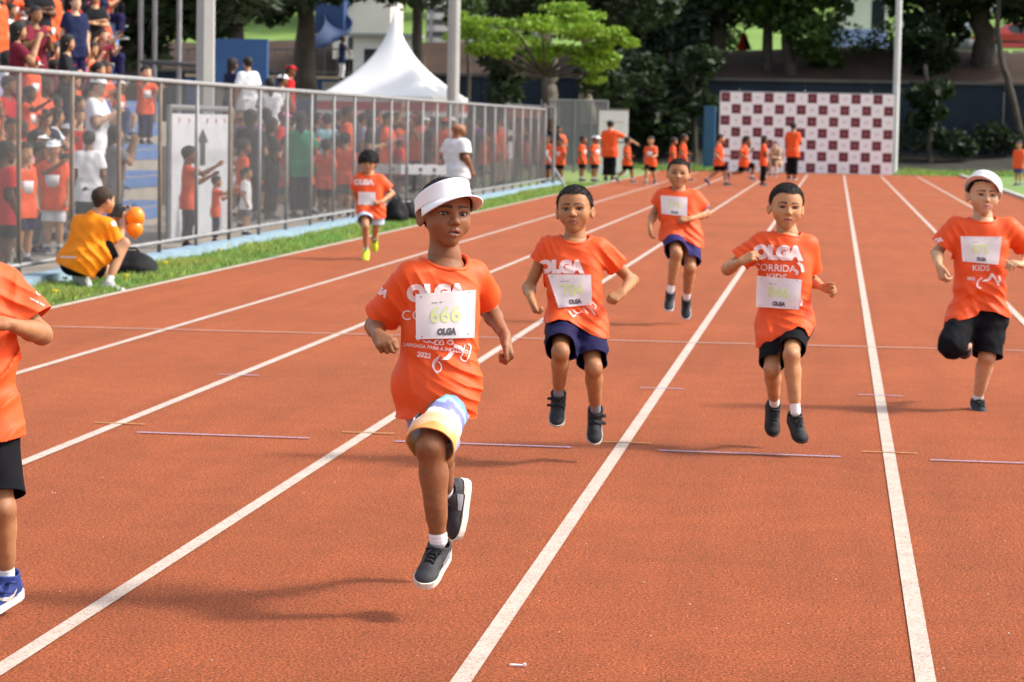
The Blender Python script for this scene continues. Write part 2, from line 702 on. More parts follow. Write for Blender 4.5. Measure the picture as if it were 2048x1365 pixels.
def hair_mesh(C, R, H, style, vox, seed=0, strands=False):
    S = Sdf()
    off = {'buzz': .018, 'short': .045, 'curly': .10, 'long': .06}[style]

    def w(x, y, z):
        return C + H * (R @ np.array([x, y, z]))
    S.el(w(0, -.07, .13), np.array((.362 + off, .44 + off, .372 + off)) * H, R, .05 * H)
    S.el(w(0, .0, -.1), np.array((.30 + off * .9, .30 + off * .5, .30)) * H, R, .1 * H)
    S.rc(w(0, -.1, -.1), w(0, -.12, -.4), (.26 + off) * H, (.2 + off) * H, .1 * H)
    if style == 'curly':
        rs = np.random.RandomState(seed + 3)
        for _ in range(60):
            th, ph = rs.uniform(0, 2 * math.pi), rs.uniform(-.1, 1.3)
            S.sp(w(math.cos(th) * math.cos(ph) * .43, -.07 + math.sin(th) * math.cos(ph) * .5, .12 + math.sin(ph) * .44), rs.uniform(.07, .11) * H, .03 * H)
    if style == 'long':
        S.rc(w(0, -.2, -.1), w(0, -.32, -.95), .33 * H, .2 * H, .15 * H)
    am = {'buzz': .006, 'short': .014, 'curly': .025, 'long': .02}[style] * H
    fr = {'buzz': 30, 'short': 16, 'curly': 12, 'long': 9}[style]
    v, F = S.mesh(vox, disp=lambda P: am * vnoise(((P - C) @ R) / H * np.array([fr, fr, fr * .45]), seed))
    l = (v - C) @ R / H
    az = np.degrees(np.abs(np.arctan2(l[:, 0], l[:, 1] + .07)))
    zl = np.interp(az, *HAIRLINE[style])
    s = l[:, 2] - zl - .02 * vnoise(l * 14, seed + 1) - .012 * vnoise(l * 40, seed + 2)
    v, F = clip(v, F, s)[:2]
    n = {'buzz': 7000, 'short': 9000, 'curly': 4000, 'long': 0}[style] if strands else 0
    if n:
        r = np.random.RandomState(seed + 9)
        a, b, c = v[F[:, 0]], v[F[:, 1]], v[F[:, 2]]
        nr = np.cross(b - a, c - a)
        ar = np.linalg.norm(nr, axis=1)
        i = r.choice(len(F), n, p=ar / ar.sum())
        u1, u2 = r.uniform(size=(n, 1)), r.uniform(size=(n, 1))
        fl = (u1 + u2) > 1
        u1, u2 = np.where(fl, 1 - u1, u1), np.where(fl, 1 - u2, u2)
        p = a[i] + (b - a)[i] * u1 + (c - a)[i] * u2
        nn = nr[i] / np.maximum(ar[i], 1e-12)[:, None]
        tang = np.cross(nn, np.cross(np.tile(R @ np.array([.3, .6, -.9]), (n, 1)), nn))
        ln = H * {'buzz': .03, 'short': .075, 'curly': .09, 'long': 0}[style] * r.uniform(.5, 1.3, (n, 1))
        st = {'buzz': .9, 'short': .35, 'curly': .8, 'long': 0}[style]
        d = nn * st + tang * (1.1 - st) + r.normal(0, .35, (n, 3))
        d /= np.linalg.norm(d, axis=1)[:, None]
        w_ = np.cross(d, r.normal(size=(n, 3)))
        w_ /= np.maximum(np.linalg.norm(w_, axis=1)[:, None], 1e-9)
        wd = .0055 * H
        q = np.concatenate([p - w_ * wd - nn * .002, p + w_ * wd - nn * .002, p + d * ln])
        m = len(v)
        F = np.concatenate([F, np.stack([m + np.arange(n), m + n + np.arange(n), m + 2 * n + np.arange(n)], 1)])
        v = np.concatenate([v, q])
    return v, F


def hand_sdf(S, W, fdir, dorsal, L, left, curl=(60, 70, 50), thumb='fist', spread=0.0, k=None):
    Y = unit(fdir)
    Z = unit(np.asarray(dorsal, float) - Y * (np.asarray(dorsal, float) @ Y))
    T = np.cross(Y, Z) * (1 if left else -1)
    k = k or .035 * L

    def w(t, y, z):
        return W + L * (T * t + Y * y + Z * z)
    kn = [(.155, .5, .38), (.055, .53, .42), (-.05, .51, .39), (-.15, .46, .31)]
    S.rc(w(0, -.1, 0), w(0, .1, 0), .115 * L, .115 * L, .05 * L)
    for i, (t, y, ln) in enumerate(kn):
        S.rc(w(t * .55, .08, 0), w(t, y, 0), .1 * L, .072 * L, .06 * L)
    S.rc(w(-.05, .15, -.045), w(.02, .42, -.04), .09 * L, .08 * L, .06 * L)
    for i, (t, y, ln) in enumerate(kn):
        p = w(t, y, 0)
        a = 0.0
        for j, (fr, cu) in enumerate(zip((.46, .30, .24), curl)):
            a += rad(cu * (1 + .06 * (i - 1)))
            sp = spread * (1.5 - i) * .12
            d = unit(Y * math.cos(a) - Z * math.sin(a) + T * sp)
            q = p + d * ln * fr * L
            r1 = (.056, .05, .046)[j] * L * (1 if i < 3 else .88)
            S.rc(p, q, r1, r1 * .9, (.026 if j == 0 else .01) * L)
            p = q
    b = w(.12, .12, -.03)
    if thumb == 'fist':
        m, e, f = w(.24, .33, -.10), w(.2, .52, -.2), w(.09, .58, -.24)
    elif thumb == 'out':
        m, e, f = w(.27, .30, -.05), w(.34, .47, -.07), w(.37, .58, -.08)
    else:
        m, e, f = w(.23, .32, -.08), w(.26, .52, -.12), w(.25, .62, -.14)
    S.rc(b, m, .09 * L, .068 * L, .05 * L)
    S.rc(m, e, .066 * L, .056 * L, .02 * L)
    S.rc(e, f, .055 * L, .046 * L, .015 * L)


def torso_caps(S, J, s, ease=0.0, hem=None, lower=1.0, ow=None):
    """stack of side-to-side capsules from shoulders to hips (or beyond)"""
    sh, hp = (J['shR'] + J['shL']) / 2, (J['hipR'] + J['hipL']) / 2
    ls, lh = unit(J['shR'] - J['shL']), unit(J['hipR'] - J['hipL'])
    up = unit(sh - hp)
    fw = unit(np.cross(up, unit(ls + lh)))
    belly = J.get('belly', 0.0)
    rows = [(.03, .066, .044, 0, .005), (.22, .062, .067, .004, .008), (.45, .057, .068, .006, .010), (.7, .053, .068, .008 + belly, .013), (1.0, .055, .071, .0, .016)]
    if hem:
        rows += [(hem, .058, .074, .0, .02)]
    elif lower > 1:
        rows += [(lower, .06, .09, 0, 0)]
    for t, hw, r, f, e in rows:
        c = sh + (hp - sh) * t + fw * f * s
        l = unit(ls * (1 - t) + lh * t) if t < 1 else lh
        wd = ow if ow else 1.0
        S.rc(c - l * hw * s * wd, c + l * hw * s * wd, (r + (e * ease if ease else 0)) * s, (r + (e * ease if ease else 0)) * s, .05 * s)
    return sh, hp, up, fw


def shoe_parts(A, fwd, up, L, vox, style, root, hi=0.0, side=1):
    """shoe and sock round the ankle joint A; fwd = toe direction, up = out of the shoe"""
    Y = unit(fwd)
    Z = unit(np.asarray(up, float) - Y * (np.asarray(up, float) @ Y))
    X = np.cross(Y, Z)
    R = np.stack([X, Y, Z], 1)

    def w(x, y, z):
        return A + L * (R @ np.array([x, y, z]))
    S = Sdf()
    S.rc(w(0, -.11, -.2), w(.0, .12, -.2), .15 * L, .16 * L, .05 * L)
    S.rc(w(0, .1, -.2), w(.015, .42, -.245), .165 * L, .16 * L, .06 * L)
    S.el(w(.008, .53, -.262), np.array((.172, .21, .115)) * L, R, .05 * L)
    S.rc(w(0, -.05, -.15), w(0, -.02, .03 + hi), .175 * L, .185 * L, .05 * L)
    S.rc(w(0, .08, -.08), w(0, .11, .05 + hi), .13 * L, .10 * L, .06 * L)
    v, F = S.mesh(vox, smooth=1)
    l = (v - A) @ R / L
    v, F, e, _ = clip(v, F, l[:, 2] + .335)
    l = (v - A) @ R / L
    low = -.09 if style['kind'] == 'lace' else .02
    v, F, e, _ = clip(v, F, low + hi + (.25 if low > 0 else .6) * l[:, 1] * (l[:, 1] > 0) + .18 * np.clip(-l[:, 1] - .08, 0, 1) - l[:, 2])
    upc, solec, lacec, sockc = style['upper'], style['sole'], style.get('lace', (0.01, 0.01, 0.012)), style['sock']
    sh = obj('shoe', np_mesh('shoe', v - root['B'], F), mat('shoe_' + style['name'], upc, rough=.7, noise=(160, .35), bump=(500, .25)), root['o'])
    if style['kind'] != 'none':
        md = sh.modifiers.new('thickness', 'SOLIDIFY')
        md.thickness = .03 * L
        md.offset = -1
    # sole
    S = Sdf()
    zc, hh = -.335, style.get('sole_h', .05)
    so = []
    out = [(-.24, .11), (-.2, .135), (0, .14), (.18, .135), (.4, .155), (.55, .15), (.68, .115), (.745, .06)]
    prof = []
    ys = np.linspace(-.27, .76, 34)
    hw = np.interp(ys, [-.27, -.255, -.22, -.1, .1, .25, .45, .58, .68, .735, .757, .76], [.0, .07, .13, .168, .165, .168, .188, .18, .142, .08, .035, 0])
    cx = np.interp(ys, [-.27, .1, .5, .76], [0, 0, .012, -.005])
    spring = np.interp(ys, [-.27, .35, .76], [.0, 0, .05])
    vs, fs = [], []
    M = 5
    for i, y in enumerate(ys):
        for j, x in enumerate(np.linspace(-1, 1, M)):
            vs.append(w(cx[i] + x * hw[i], y, zc - hh + spring[i]))
        for j, x in enumerate(np.linspace(-1, 1, M)):
            vs.append(w(cx[i] + x * hw[i] * 1.04, y * 1.01, zc + hh * (1.0 + .5 * (y < .0)) + spring[i] * .8))
    for i in range(len(ys) - 1):
        a, b = i * 2 * M, (i + 1) * 2 * M
        for j in range(M - 1):
            fs.append((a + j, b + j, b + j + 1, a + j + 1))
            fs.append((a + M + j, a + M + j + 1, b + M + j + 1, b + M + j))
        fs.append((a, a + M, b + M, b))
        fs.append((a + M - 1, b + M - 1, b + 2 * M - 1, a + 2 * M - 1))
    obj('sole', np_mesh('sole', np.array(vs) - root['B'], np.array(fs), smooth=False), mat('sole_' + style['name'], solec, rough=.55, noise=(30, .12)), sh)
    mb = MB()
    bt = BVHTree.FromPolygons([tuple(p) for p in v], [tuple(int(i) for i in t) for t in F])

    def top(x, y):
        o = w(x, y, .6)
        h = bt.ray_cast(Vector(o), Vector(-Z))
        return (np.array(h[0]) + Z * .012 * L) if h[0] is not None else w(x, y, -.1)
    if style['kind'] == 'lace':
        for i in range(4):
            y = .16 + .07 * i
            mb.tube([top(-.075, y), top(-.03, y + .02) + Z * .01 * L, top(.03, y + .035) + Z * .01 * L, top(.075, y + .05)], .014 * L, 5)
            mb.tube([top(.075, y), top(.03, y + .02) + Z * .012 * L, top(-.03, y + .035) + Z * .012 * L, top(-.075, y + .05)], .014 * L, 5)
        for sx in (-1, 1):
            mb.tube([top(0, .16) + Z * .02 * L, top(sx * .06, .17) + Z * .06 * L, top(sx * .13, .2) + Z * .06 * L, top(sx * .1, .25) + Z * .05 * L, top(0, .18) + Z * .02 * L], .014 * L, 5)
            mb.tube([top(0, .16) + Z * .02 * L, top(sx * .05, .26) + Z * .05 * L, top(sx * .09, .34) + Z * .04 * L], .012 * L, 5)
        o = mb.build('laces', mat('lace', lacec, rough=.8), sh, smooth=True)
        o.data.transform(Matrix.Translation(Vector(-root['B'])))
    elif style['kind'] == 'strap':
        for y in (.13, .27):
            m2 = MB()
            xs = np.linspace(-.15, .13, 8)
            pts = [top(side * x, y) + Z * .006 * L for x in xs] + [top(side * .13, y) + X * side * q_ * L + Z * .02 * L for q_ in (.05, .12)]
            m2.tube(pts, .05 * L, 8, flat=.3, up=Z)
            o = m2.build('strap', mat('strap_' + style['name'], style.get('strapc', (.008, .008, .01)), rough=.8), sh, smooth=True)
            o.data.transform(Matrix.Translation(Vector(-root['B'])))
    if style.get('panel'):
        for sgn in (-1, 1):
            g = []
            for y in np.linspace(.0, .26, 7):
                for z in np.linspace(-.25, -.12 - .25 * y, 4):
                    h = bt.ray_cast(Vector(w(sgn * .5, y, z)), Vector(-X * sgn))
                    g.append((np.array(h[0]) + X * sgn * .008 * L if h[0] is not None else w(sgn * .16, y, z)) - root['B'])
            obj('side_panel', np_mesh('side_panel', np.array(g), np.array([(i * 4 + j, i * 4 + 4 + j, i * 4 + 5 + j, i * 4 + 1 + j) for i in range(6) for j in range(3)])), mat('panel_' + style['name'], style['panel'], rough=.5), sh)
    if style.get('tick'):
        m2 = MB()
        side = style['tick']
        crv = [(.02, -.16, .012), (.10, -.235, .035), (.2, -.245, .036), (.32, -.2, .024), (.45, -.13, .004)]
        top_, bot_ = [], []
        for y, z, hgt in crv:
            for zz, lst in ((z + hgt, top_), (z - hgt, bot_)):
                o = w(side * .5, y, zz)
                h = bt.ray_cast(Vector(o), Vector(-X * side))
                lst.append((np.array(h[0]) + X * side * .01 * L) if h[0] is not None else w(side * .15, y, zz))
        n = len(crv)
        m2.add(top_ + bot_, [(i, i + 1, n + i + 1, n + i) for i in range(n - 1)])
        o = m2.build('swoosh', mat('swoosh', (.55, .52, .5), rough=.5), sh)
        o.data.transform(Matrix.Translation(Vector(-root['B'])))
    return sh


def text_mesh(body, size=1.0, bold=0.0, align='CENTER', maxlen=None, spacing=1.0):
    """flat text as verts (x,y) and tris, subdivided so that it can follow a curved surface"""
    cu = bpy.data.curves.new('t', 'FONT')
    cu.body = body
    cu.size = size
    cu.offset = bold
    cu.align_x = align
    cu.align_y = 'CENTER'
    cu.space_character = spacing
    cu.fill_mode = 'FRONT'
    cu.resolution_u = 3
    o = bpy.data.objects.new('t', cu)
    COL.objects.link(o)
    dg = bpy.context.evaluated_depsgraph_get()
    me = bpy.data.meshes.new_from_object(o.evaluated_get(dg))
    bpy.data.objects.remove(o)
    bpy.data.curves.remove(cu)
    bm = bmesh.new()
    bm.from_mesh(me)
    bpy.data.meshes.remove(me)
    bmesh.ops.triangulate(bm, faces=bm.faces[:])
    if maxlen:
        for _ in range(6):
            es = [e for e in bm.edges if e.calc_length() > maxlen]
            if not es:
                break
            bmesh.ops.subdivide_edges(bm, edges=es, cuts=1)
            bmesh.ops.triangulate(bm, faces=bm.faces[:])
    bm.verts.index_update()
    v = np.array([(q.co.x, q.co.y) for q in bm.verts])
    f = np.array([[q.index for q in t.verts] for t in bm.faces if len(t.verts) == 3])
    bm.free()
    return v, f


def project(bt, px, py, off, near, far):
    """photo pixels -> points just in front of a surface"""
    out = []
    for x, y in zip(px, py):
        d = unit(ray(x, y))
        h = bt.ray_cast(Vector(CAMP), Vector(d))
        if h[0] is None or not (near < h[3] < far):
            out.append(None)
        else:
            out.append(np.array(h[0]) - d * off)
    return out


def project_mesh(name, v2, f, bt, root, m, parent, off=.0015, near=0, far=1e9):
    """v2: vertices in photo pixels"""
    P = project(bt, v2[:, 0], v2[:, 1], off, near, far)
    ok = np.array([p is not None for p in P])
    f = f[ok[f].all(1)]
    if not len(f):
        return None
    V = np.array([p if p is not None else (0, 0, 0) for p in P]) - root['B']
    # faces must look at the camera
    return obj(name, np_mesh(name, V, f, smooth=True), m, parent)


def place_text(body, cx, cy, height, rot=0.0, bold=0.0, maxlen=None, shear=0.0, spacing=1.0, xs=1.0):
    """text in photo pixels: centre, cap height, rotation in degrees"""
    v, f = text_mesh(body, height / .72, bold * height, spacing=spacing, maxlen=(maxlen or max(height * .14, 1.2)))
    a = rad(rot)
    x, y = (v[:, 0] + shear * v[:, 1]) * xs, v[:, 1]
    X = cx + x * math.cos(a) - y * math.sin(a)
    Y = cy - (x * math.sin(a) + y * math.cos(a))
    return np.stack([X, Y], 1), f
def px_joints(base, d0, spec):
    return {k: at(q[0], q[1], d0 + (q[2] if len(q) > 2 else 0.0)) for k, q in spec.items()}


def hem_height(v, O, B):
    st = O['shirt']
    if not st.get('hem_px'):
        return None
    hpts = [at(x, y, O['d0']) for x, y in st['hem_px']]
    return np.interp((v - B) @ CR, np.array([(p - B) @ CR for p in hpts]), np.array([p[2] for p in hpts]))


def person(name, label, J, O, cat='person', group=None):
    B = np.asarray(O['B'], float)
    s = O.get('s', 1.0)
    vh, vl, vc = O.get('vox', (.0025, .004, .006))
    fine = O.get('fine', True)
    skin = np.array(O['skin'], float)
    root = {'o': tag(empty(name, B), label, cat, group), 'B': B}
    ro = root['o']
    # ---------------- body
    H, R, C = O['H'], O['R'], J['head']
    S = Sdf()
    head_sdf(S, C, R, H, fine, O.get('mouth', 0.0), O.get('chubby', 0.0), O.get('nose', 1.0), O.get('eye', 1.0))
    nk = J['neck']
    S.rc(C + H * (R @ np.array([0, -.1, -.2])), nk, O.get('neck_r', .21) * H, (O.get('neck_r', .21) + .02) * H, .06 * H)
    S.rc(nk, nk + np.array([0, 0, -.07 * s]), .25 * H, .3 * H, .05 * H)
    hv, hF = S.mesh(vh, smooth=1)
    parts = [(hv, hF, head_cols(hv, C, R, H, skin, brows=fine, lips=O.get('lips')))]
    S = Sdf()
    torso_caps(S, J, s * .93)
    S.rc((J['shR'] + J['shL']) / 2, nk, .06 * s, .05 * s, .04 * s)
    for sd in 'RL':
        hip, kn, an = J['hip' + sd], J['kn' + sd], J['an' + sd]
        ff = O['foot' + sd][0]
        bend = kn - (hip + an) / 2
        shin = unit(an - kn)
        kf = unit((bend if np.linalg.norm(bend) > .03 * s else np.asarray(ff, float)) - 0)
        kf = unit(kf - shin * (kf @ shin))
        q = O.get('leg_r', .77) * s
        S.rc(hip, kn, .072 * q, .047 * q, .03 * s)
        S.sp(kn + kf * .006 * s, .045 * q, .02 * s)
        S.sp(kn + kf * .030 * s + (hip - kn) * .02, .024 * q, .022 * s)
        S.rc(kn + kf * .026 * s + (an - kn) * .14, kn + kf * .018 * s + (an - kn) * .6, .017 * q, .012 * q, .02 * s)
        S.rc(kn, an, .043 * q, .029 * q, .02 * s)
        cf = kn + (an - kn) * .3 - kf * .014 * s
        S.rc(kn + (an - kn) * .12 - kf * .01 * s, cf, .036 * q, .041 * q, .03 * s)
        S.rc(cf, kn + (an - kn) * .72 - kf * .004 * s, .041 * q, .029 * q, .03 * s)
    v, F = S.mesh(vl * 1.2, smooth=2)
    cl = np.tile(skin, (len(v), 1)) * (1 + .07 * vnoise(v * 22 / s, 3) + .05 * vnoise(v * 60 / s, 4))[:, None]
    for sd in 'RL':
        dk = np.clip(1 - np.linalg.norm(v - J['kn' + sd], axis=1) / (.062 * s), 0, 1) ** .7
        cl = cl * (1 - dk[:, None] * np.array((.30, .36, .36)) * (1 + .5 * vnoise(v * 70 / s, 5))[:, None].clip(0, 1.5))
    parts.append((v, F, cl))
    for sd in 'RL':
        sh, el, wr = J['sh' + sd], J['el' + sd], J['wr' + sd]
        S = Sdf()
        q = O.get('arm_r', .78) * s
        S.rc(sh, el, .043 * q, .0325 * q, .02 * s)
        S.sp(el, .0315 * q, .02 * s)
        bk = el - (sh + wr) / 2
        if np.linalg.norm(bk) > .02 * s:
            S.sp(el + unit(bk) * .016 * s, .019 * q, .02 * s)
        fm = el + (wr - el) * .3
        S.rc(el, fm, .031 * q, .0335 * q, .02 * s)
        S.rc(fm, wr, .0335 * q, .0225 * q, .02 * s)
        hd = O.get('hand' + sd)
        if hd:
            hand_sdf(S, wr, hd[0], hd[1], O.get('hand_len', .135) * s, sd == 'L', hd[2], hd[3], hd[4] if len(hd) > 4 else 0.0)
        else:
            S.rc(wr, wr + unit(wr - el) * .1 * s, .03 * s, .028 * s, .02 * s)
        v, F = S.mesh(vl * O.get('hand_q', .8), smooth=1)
        dk = np.clip(1 - np.linalg.norm(v - el, axis=1) / (.05 * s), 0, 1)
        hn = np.clip((np.linalg.norm(v - wr, axis=1) - .05 * s) / (.05 * s), 0, 1) * ((v - wr) @ unit(wr - el) > 0)
        parts.append((v, F, skin * (1 - (.28 * dk + .12 * hn)[:, None]) * (1 + .07 * vnoise(v * 25 / s, 6))[:, None]))
    bv, bF, bc = join_parts(parts)
    obj('body', np_mesh('body', bv - B, bF, cols=bc), skin_mat(), ro)
    # ---------------- eyes, teeth
    if fine:
        for sx in (-1, 1):
            c = C + H * (R @ np.array([sx * .15, .2385, -.004]))
            bm = bmesh.new()
            bmesh.ops.create_uvsphere(bm, u_segments=40, v_segments=32, radius=.0762 * H)
            ev = np.array([q.co[:] for q in bm.verts])
            ef = [[q.index for q in f.verts] for f in bm.faces]
            bm.free()
            gz = O.get('gaze', (0, 0))
            ax = unit((gz[0], 1, gz[1]))
            ca = (ev / np.linalg.norm(ev, axis=1)[:, None]) @ ax
            an_ = np.degrees(np.arccos(np.clip(ca, -1, 1)))
            ec = np.tile(np.array((.46, .40, .37)), (len(ev), 1))
            ec[an_ < 30] = (.035, .016, .008)
            ec[an_ < 14] = (.002, .002, .002)
            wv = c + ev @ R.T
            e3 = [f for f in ef if len(f) == 3]
            e4 = [f for f in ef if len(f) == 4]
            obj('eye', np_mesh('eye', wv - B, [np.array(e3), np.array(e4)], cols=ec), mat('eye', (1, 1, 1), rough=.12, spec=.6, vcol=True), ro)
        if O.get('mouth', 0) > .4:
            mb = MB()
            for i, x in enumerate((-.048, -.017, .017, .05)):
                if O.get('gap') and i == 1:
                    continue
                p = C + H * (R @ np.array([x, .342 - abs(x) * .25, -.262]))
                mb.box(p - B, np.array((.028, .012, .026)) * H, R)
            for x in (-.04, -.013, .013, .04):
                p = C + H * (R @ np.array([x, .335 - abs(x) * .25, -.298]))
                mb.box(p - B, np.array((.024, .012, .022)) * H, R)
            mb.build('teeth', mat('tooth', (.75, .7, .62), rough=.3), ro)
    # ---------------- hair
    if O.get('hair'):
        v, F = hair_mesh(C, R, H, O['hair'], vh * O.get('hair_q', 1.3), O.get('seed', 1), fine)
        obj('hair', np_mesh('hair', v - B, F), hair_mat(O.get('hairc', 'dark')), ro)
    # ---------------- shorts / trousers
    so = O['shorts']
    S = Sdf()
    hp = (J['hipR'] + J['hipL']) / 2
    lh = unit(J['hipR'] - J['hipL'])
    upv = unit((J['shR'] + J['shL']) / 2 - hp)
    S.rc(hp - lh * .05 * s + upv * .02 * s, hp + lh * .05 * s + upv * .02 * s, .074 * s, .074 * s, .04 * s)
    S.rc(hp - lh * .058 * s - upv * .03 * s, hp + lh * .058 * s - upv * .03 * s, .08 * s, .08 * s, .04 * s)
    legs = []
    tl = so.get('len', .8)
    for sd in 'RL':
        hip, kn, an = J['hip' + sd], J['kn' + sd], J['an' + sd]
        t_ = so.get('len' + sd, tl)
        G = Sdf()
        e = so.get('ease', .018)
        if t_ <= 1.05:
            G.rc(hip, hip + (kn - hip) * (t_ + .25), (.072 + e * .3) * s, (.055 + e + so.get('flare', .012)) * s, .03 * s)
        else:
            G.rc(hip, kn, (.078 + e * .5) * s, (.055 + e * .6) * s, .03 * s)
            G.rc(kn, kn + (an - kn) * (t_ - .95), (.055 + e * .6) * s, (.043 + e + so.get('flare', 0)) * s, .03 * s)
        legs.append((G, hip, kn, an, t_))
        S.p += G.p
    sd_ = O.get('seed', 1)
    amp = so.get('amp', .004) * s
    v, F = S.mesh(vc, disp=lambda P: amp * (vnoise(P * np.array([13, 13, 22]) / s, sd_ + 5) + .6 * vnoise(P * 34 / s, sd_ + 6)), smooth=1, pad=amp * 2)
    for (G, hip, kn, an, t_), (G2, *_r) in ((legs[0], legs[1]), (legs[1], legs[0])):
        dl, do = G.ev(v), G2.ev(v)
        if t_ <= 1.05:
            tt = (v - hip) @ unit(kn - hip)
            cutd = t_ * np.linalg.norm(kn - hip)
            fr = 0
        else:
            tt = (v - kn) @ unit(an - kn)
            cutd = (t_ - 1) * np.linalg.norm(an - kn)
        sc = np.maximum(cutd - tt, (dl - do))
        if t_ > 1.05:
            sc = np.maximum(sc, Sdf.one(G.p[1], v) - Sdf.one(G.p[0], v) - .005 * s)
        v, F, ce, used = clip(v, F, sc)
    zh = hem_height(v, O, B)
    if zh is not None:
        v, F, ce, used = clip(v, F, zh + .014 * s - v[:, 2])
    ob = obj('shorts' if tl <= 1.05 else 'trousers', np_mesh('shorts', v - B, F), so['mat'], ro)
    if not O.get('thin'):
        md = ob.modifiers.new('thickness', 'SOLIDIFY')
        md.thickness = .004 * s
        md.offset = -1
    root['shorts_bvh'] = (v, F)
    root['shorts'] = ob
    # ---------------- shirt
    st = O['shirt']
    T = Sdf()
    sh, hp, up, fw = torso_caps(T, J, s, ease=st.get('ease', 1.0), hem=st.get('hem_t', 1.35), ow=st.get('wide'))
    T.rc(sh - up * .0, nk + up * .012 * s, .068 * s, .052 * s, .05 * s)
    for sd in 'RL':
        lf = st.get('lap', .4)
        if lf:
            a, b = J['hip' + sd], J['kn' + sd]
            rr = .072 + so.get('ease', .018) * .3 + .015
            T.rc(a, a + (b - a) * lf, rr * s, (rr - .004) * s, .04 * s)
    SL = []
    ts = st.get('sleeve', .68)
    for sd in 'RL':
        G = Sdf()
        a, b = J['sh' + sd], J['el' + sd]
        w_ = J['wr' + sd]
        if ts <= 1.0:
            G.rc(a, a + (b - a) * (ts + .3), st.get('sl_r', .05) * s, st.get('sl_w', .06) * s, .03 * s)
        else:
            G.rc(a, b, st.get('sl_r', .05) * s, .05 * s, .03 * s)
            G.rc(b, b + (w_ - b) * ts, .05 * s, .042 * s, .03 * s)
        SL.append((G, a, b, w_, sd))
    S = Sdf()
    S.p = T.p + SL[0][0].p + SL[1][0].p
    S.p = [q[:5] + ((.045 * s) if i >= len(T.p) else q[5],) + q[6:] for i, q in enumerate(S.p)]
    fl = st.get('folds', [])
    ga = st.get('amp', .004) * s
    nz = np.stack([CR, CF, CU], 1)

    def disp(P):
        d = ga * (vnoise(P * 9 / s, sd_ + 11) + .5 * vnoise(P * 21 / s, sd_ + 12))
        if fl:
            wq = vnoise(P * 7 / s, sd_ + 13) * 2.0 + vnoise(P * 16 / s, sd_ + 14) * .7
            for c, n, rr, wl, am in fl:
                q = P - c
                ph = (q @ n) / wl * 6.2832 + wq
                rg = 1 - np.abs(np.sin(ph * .5))
                d = d - am * np.exp(-(q * q).sum(-1) / (rr * rr)) * (1.9 * rg ** 1.6 - .5)
        return d
    v, F = S.mesh(vc, disp=disp, smooth=st.get('smooth', 1), pad=.012 * s)
    hems = []
    # sleeves
    for G, a, b, w_, sd in SL:
        dl, do = G.ev(v), T.ev(v)
        ax, bx, tq = (a, b, st.get('sleeve' + sd, ts)) if ts <= 1 else (b, w_, ts - 1)
        tt = (v - ax) @ unit(bx - ax)
        v, F, ce, _ = clip(v, F, np.maximum(tq * np.linalg.norm(bx - ax) - tt, (dl - do) + .004 * s))
        if fine and ce:
            hems.append(v[loop_of(ce)])
    # hem
    dsl = np.minimum(SL[0][0].ev(v), SL[1][0].ev(v))
    dt = T.ev(v)
    if st.get('hem_px'):
        sc = v[:, 2] - hem_height(v, O, B)
    else:
        sc = st.get('hem_len', .13) * s + (v - hp) @ up
    v, F, ce, _ = clip(v, F, np.maximum(sc, dt - dsl - .002 * s))
    if fine and ce:
        hems.append(v[loop_of(ce)])
    # collar
    cc = nk + fw * st.get('col_f', .020) * s + up * st.get('col_u', .012) * s
    q = v - cc
    lt = unit(np.cross(fw, up))
    e = np.sqrt(((q @ lt) / (.066 * s)) ** 2 + ((q @ fw) / (.062 * s)) ** 2 + ((q @ up) / (.075 * s)) ** 2) - st.get('col_r', 1.1)
    v, F, ce, _ = clip(v, F, e)
    ob = obj('shirt', np_mesh('shirt', v - B, F), st['mat'], ro)
    if not O.get('thin'):
        md = ob.modifiers.new('thickness', 'SOLIDIFY')
        md.thickness = .002 * s
        md.offset = -1
    root['shirt'] = ob
    root['bvh'] = BVHTree.FromPolygons([tuple(p) for p in v], [tuple(int(i) for i in t) for t in F]) if O.get('bvh') else None
    if fine and ce:
        lp = loop_of(ce)
        pts = v[lp]
        for _ in range(3):
            pts = (np.roll(pts, 1, 0) + 2 * pts + np.roll(pts, -1, 0)) / 4
        pts = pts[::2]
        mb = MB()
        mb.tube([p - B for p in pts] + [pts[0] - B, pts[1] - B], .0066 * s, 8, caps=False, flat=.5, up=fw)
        mb.build('collar', st.get('collar_mat', st['mat']), ob, smooth=True)
    for pts in hems:
        if len(pts) < 12:
            continue
        for _ in range(2):
            pts = (np.roll(pts, 1, 0) + 2 * pts + np.roll(pts, -1, 0)) / 4
        pts = pts[::2]
        mb = MB()
        mb.tube([p - B for p in pts] + [pts[0] - B], .0023 * s, 6, caps=False)
        mb.build('hem', st['mat'], ob, smooth=True)
    # ---------------- socks and shoes
    for sd in 'RL':
        kn, an = J['kn' + sd], J['an' + sd]
        ff, fu = O['foot' + sd]
        style = O['shoes']
        L = O.get('foot_len', .2) * s
        hs = O.get('sock_h', .05) * s
        if hs > 0:
            S = Sdf()
            ups = unit(kn - an)
            q = O.get('leg_r', .77) * s
            S.rc(an + ups * .005 * s, an + ups * (hs + .04 * s), .032 * q, .0325 * q, .02 * s)
            v, F = S.mesh(vc * .8, disp=lambda P: .0007 * np.sin(((P - an) @ ups) * 6.28 / (.012 * s)), smooth=0)
            v, F, ce, _ = clip(v, F, hs - (v - an) @ ups)
            obj('sock', np_mesh('sock', v - B, F), mat('sock_' + style['name'], style['sock'], rough=.9, noise=(80, .08), bump=(300, .2)), ro)
        shoe_parts(an, ff, fu, L, vc * .6, style, root, O.get('shoe_hi', 0.0), 1 if sd == 'R' else -1)
    return root


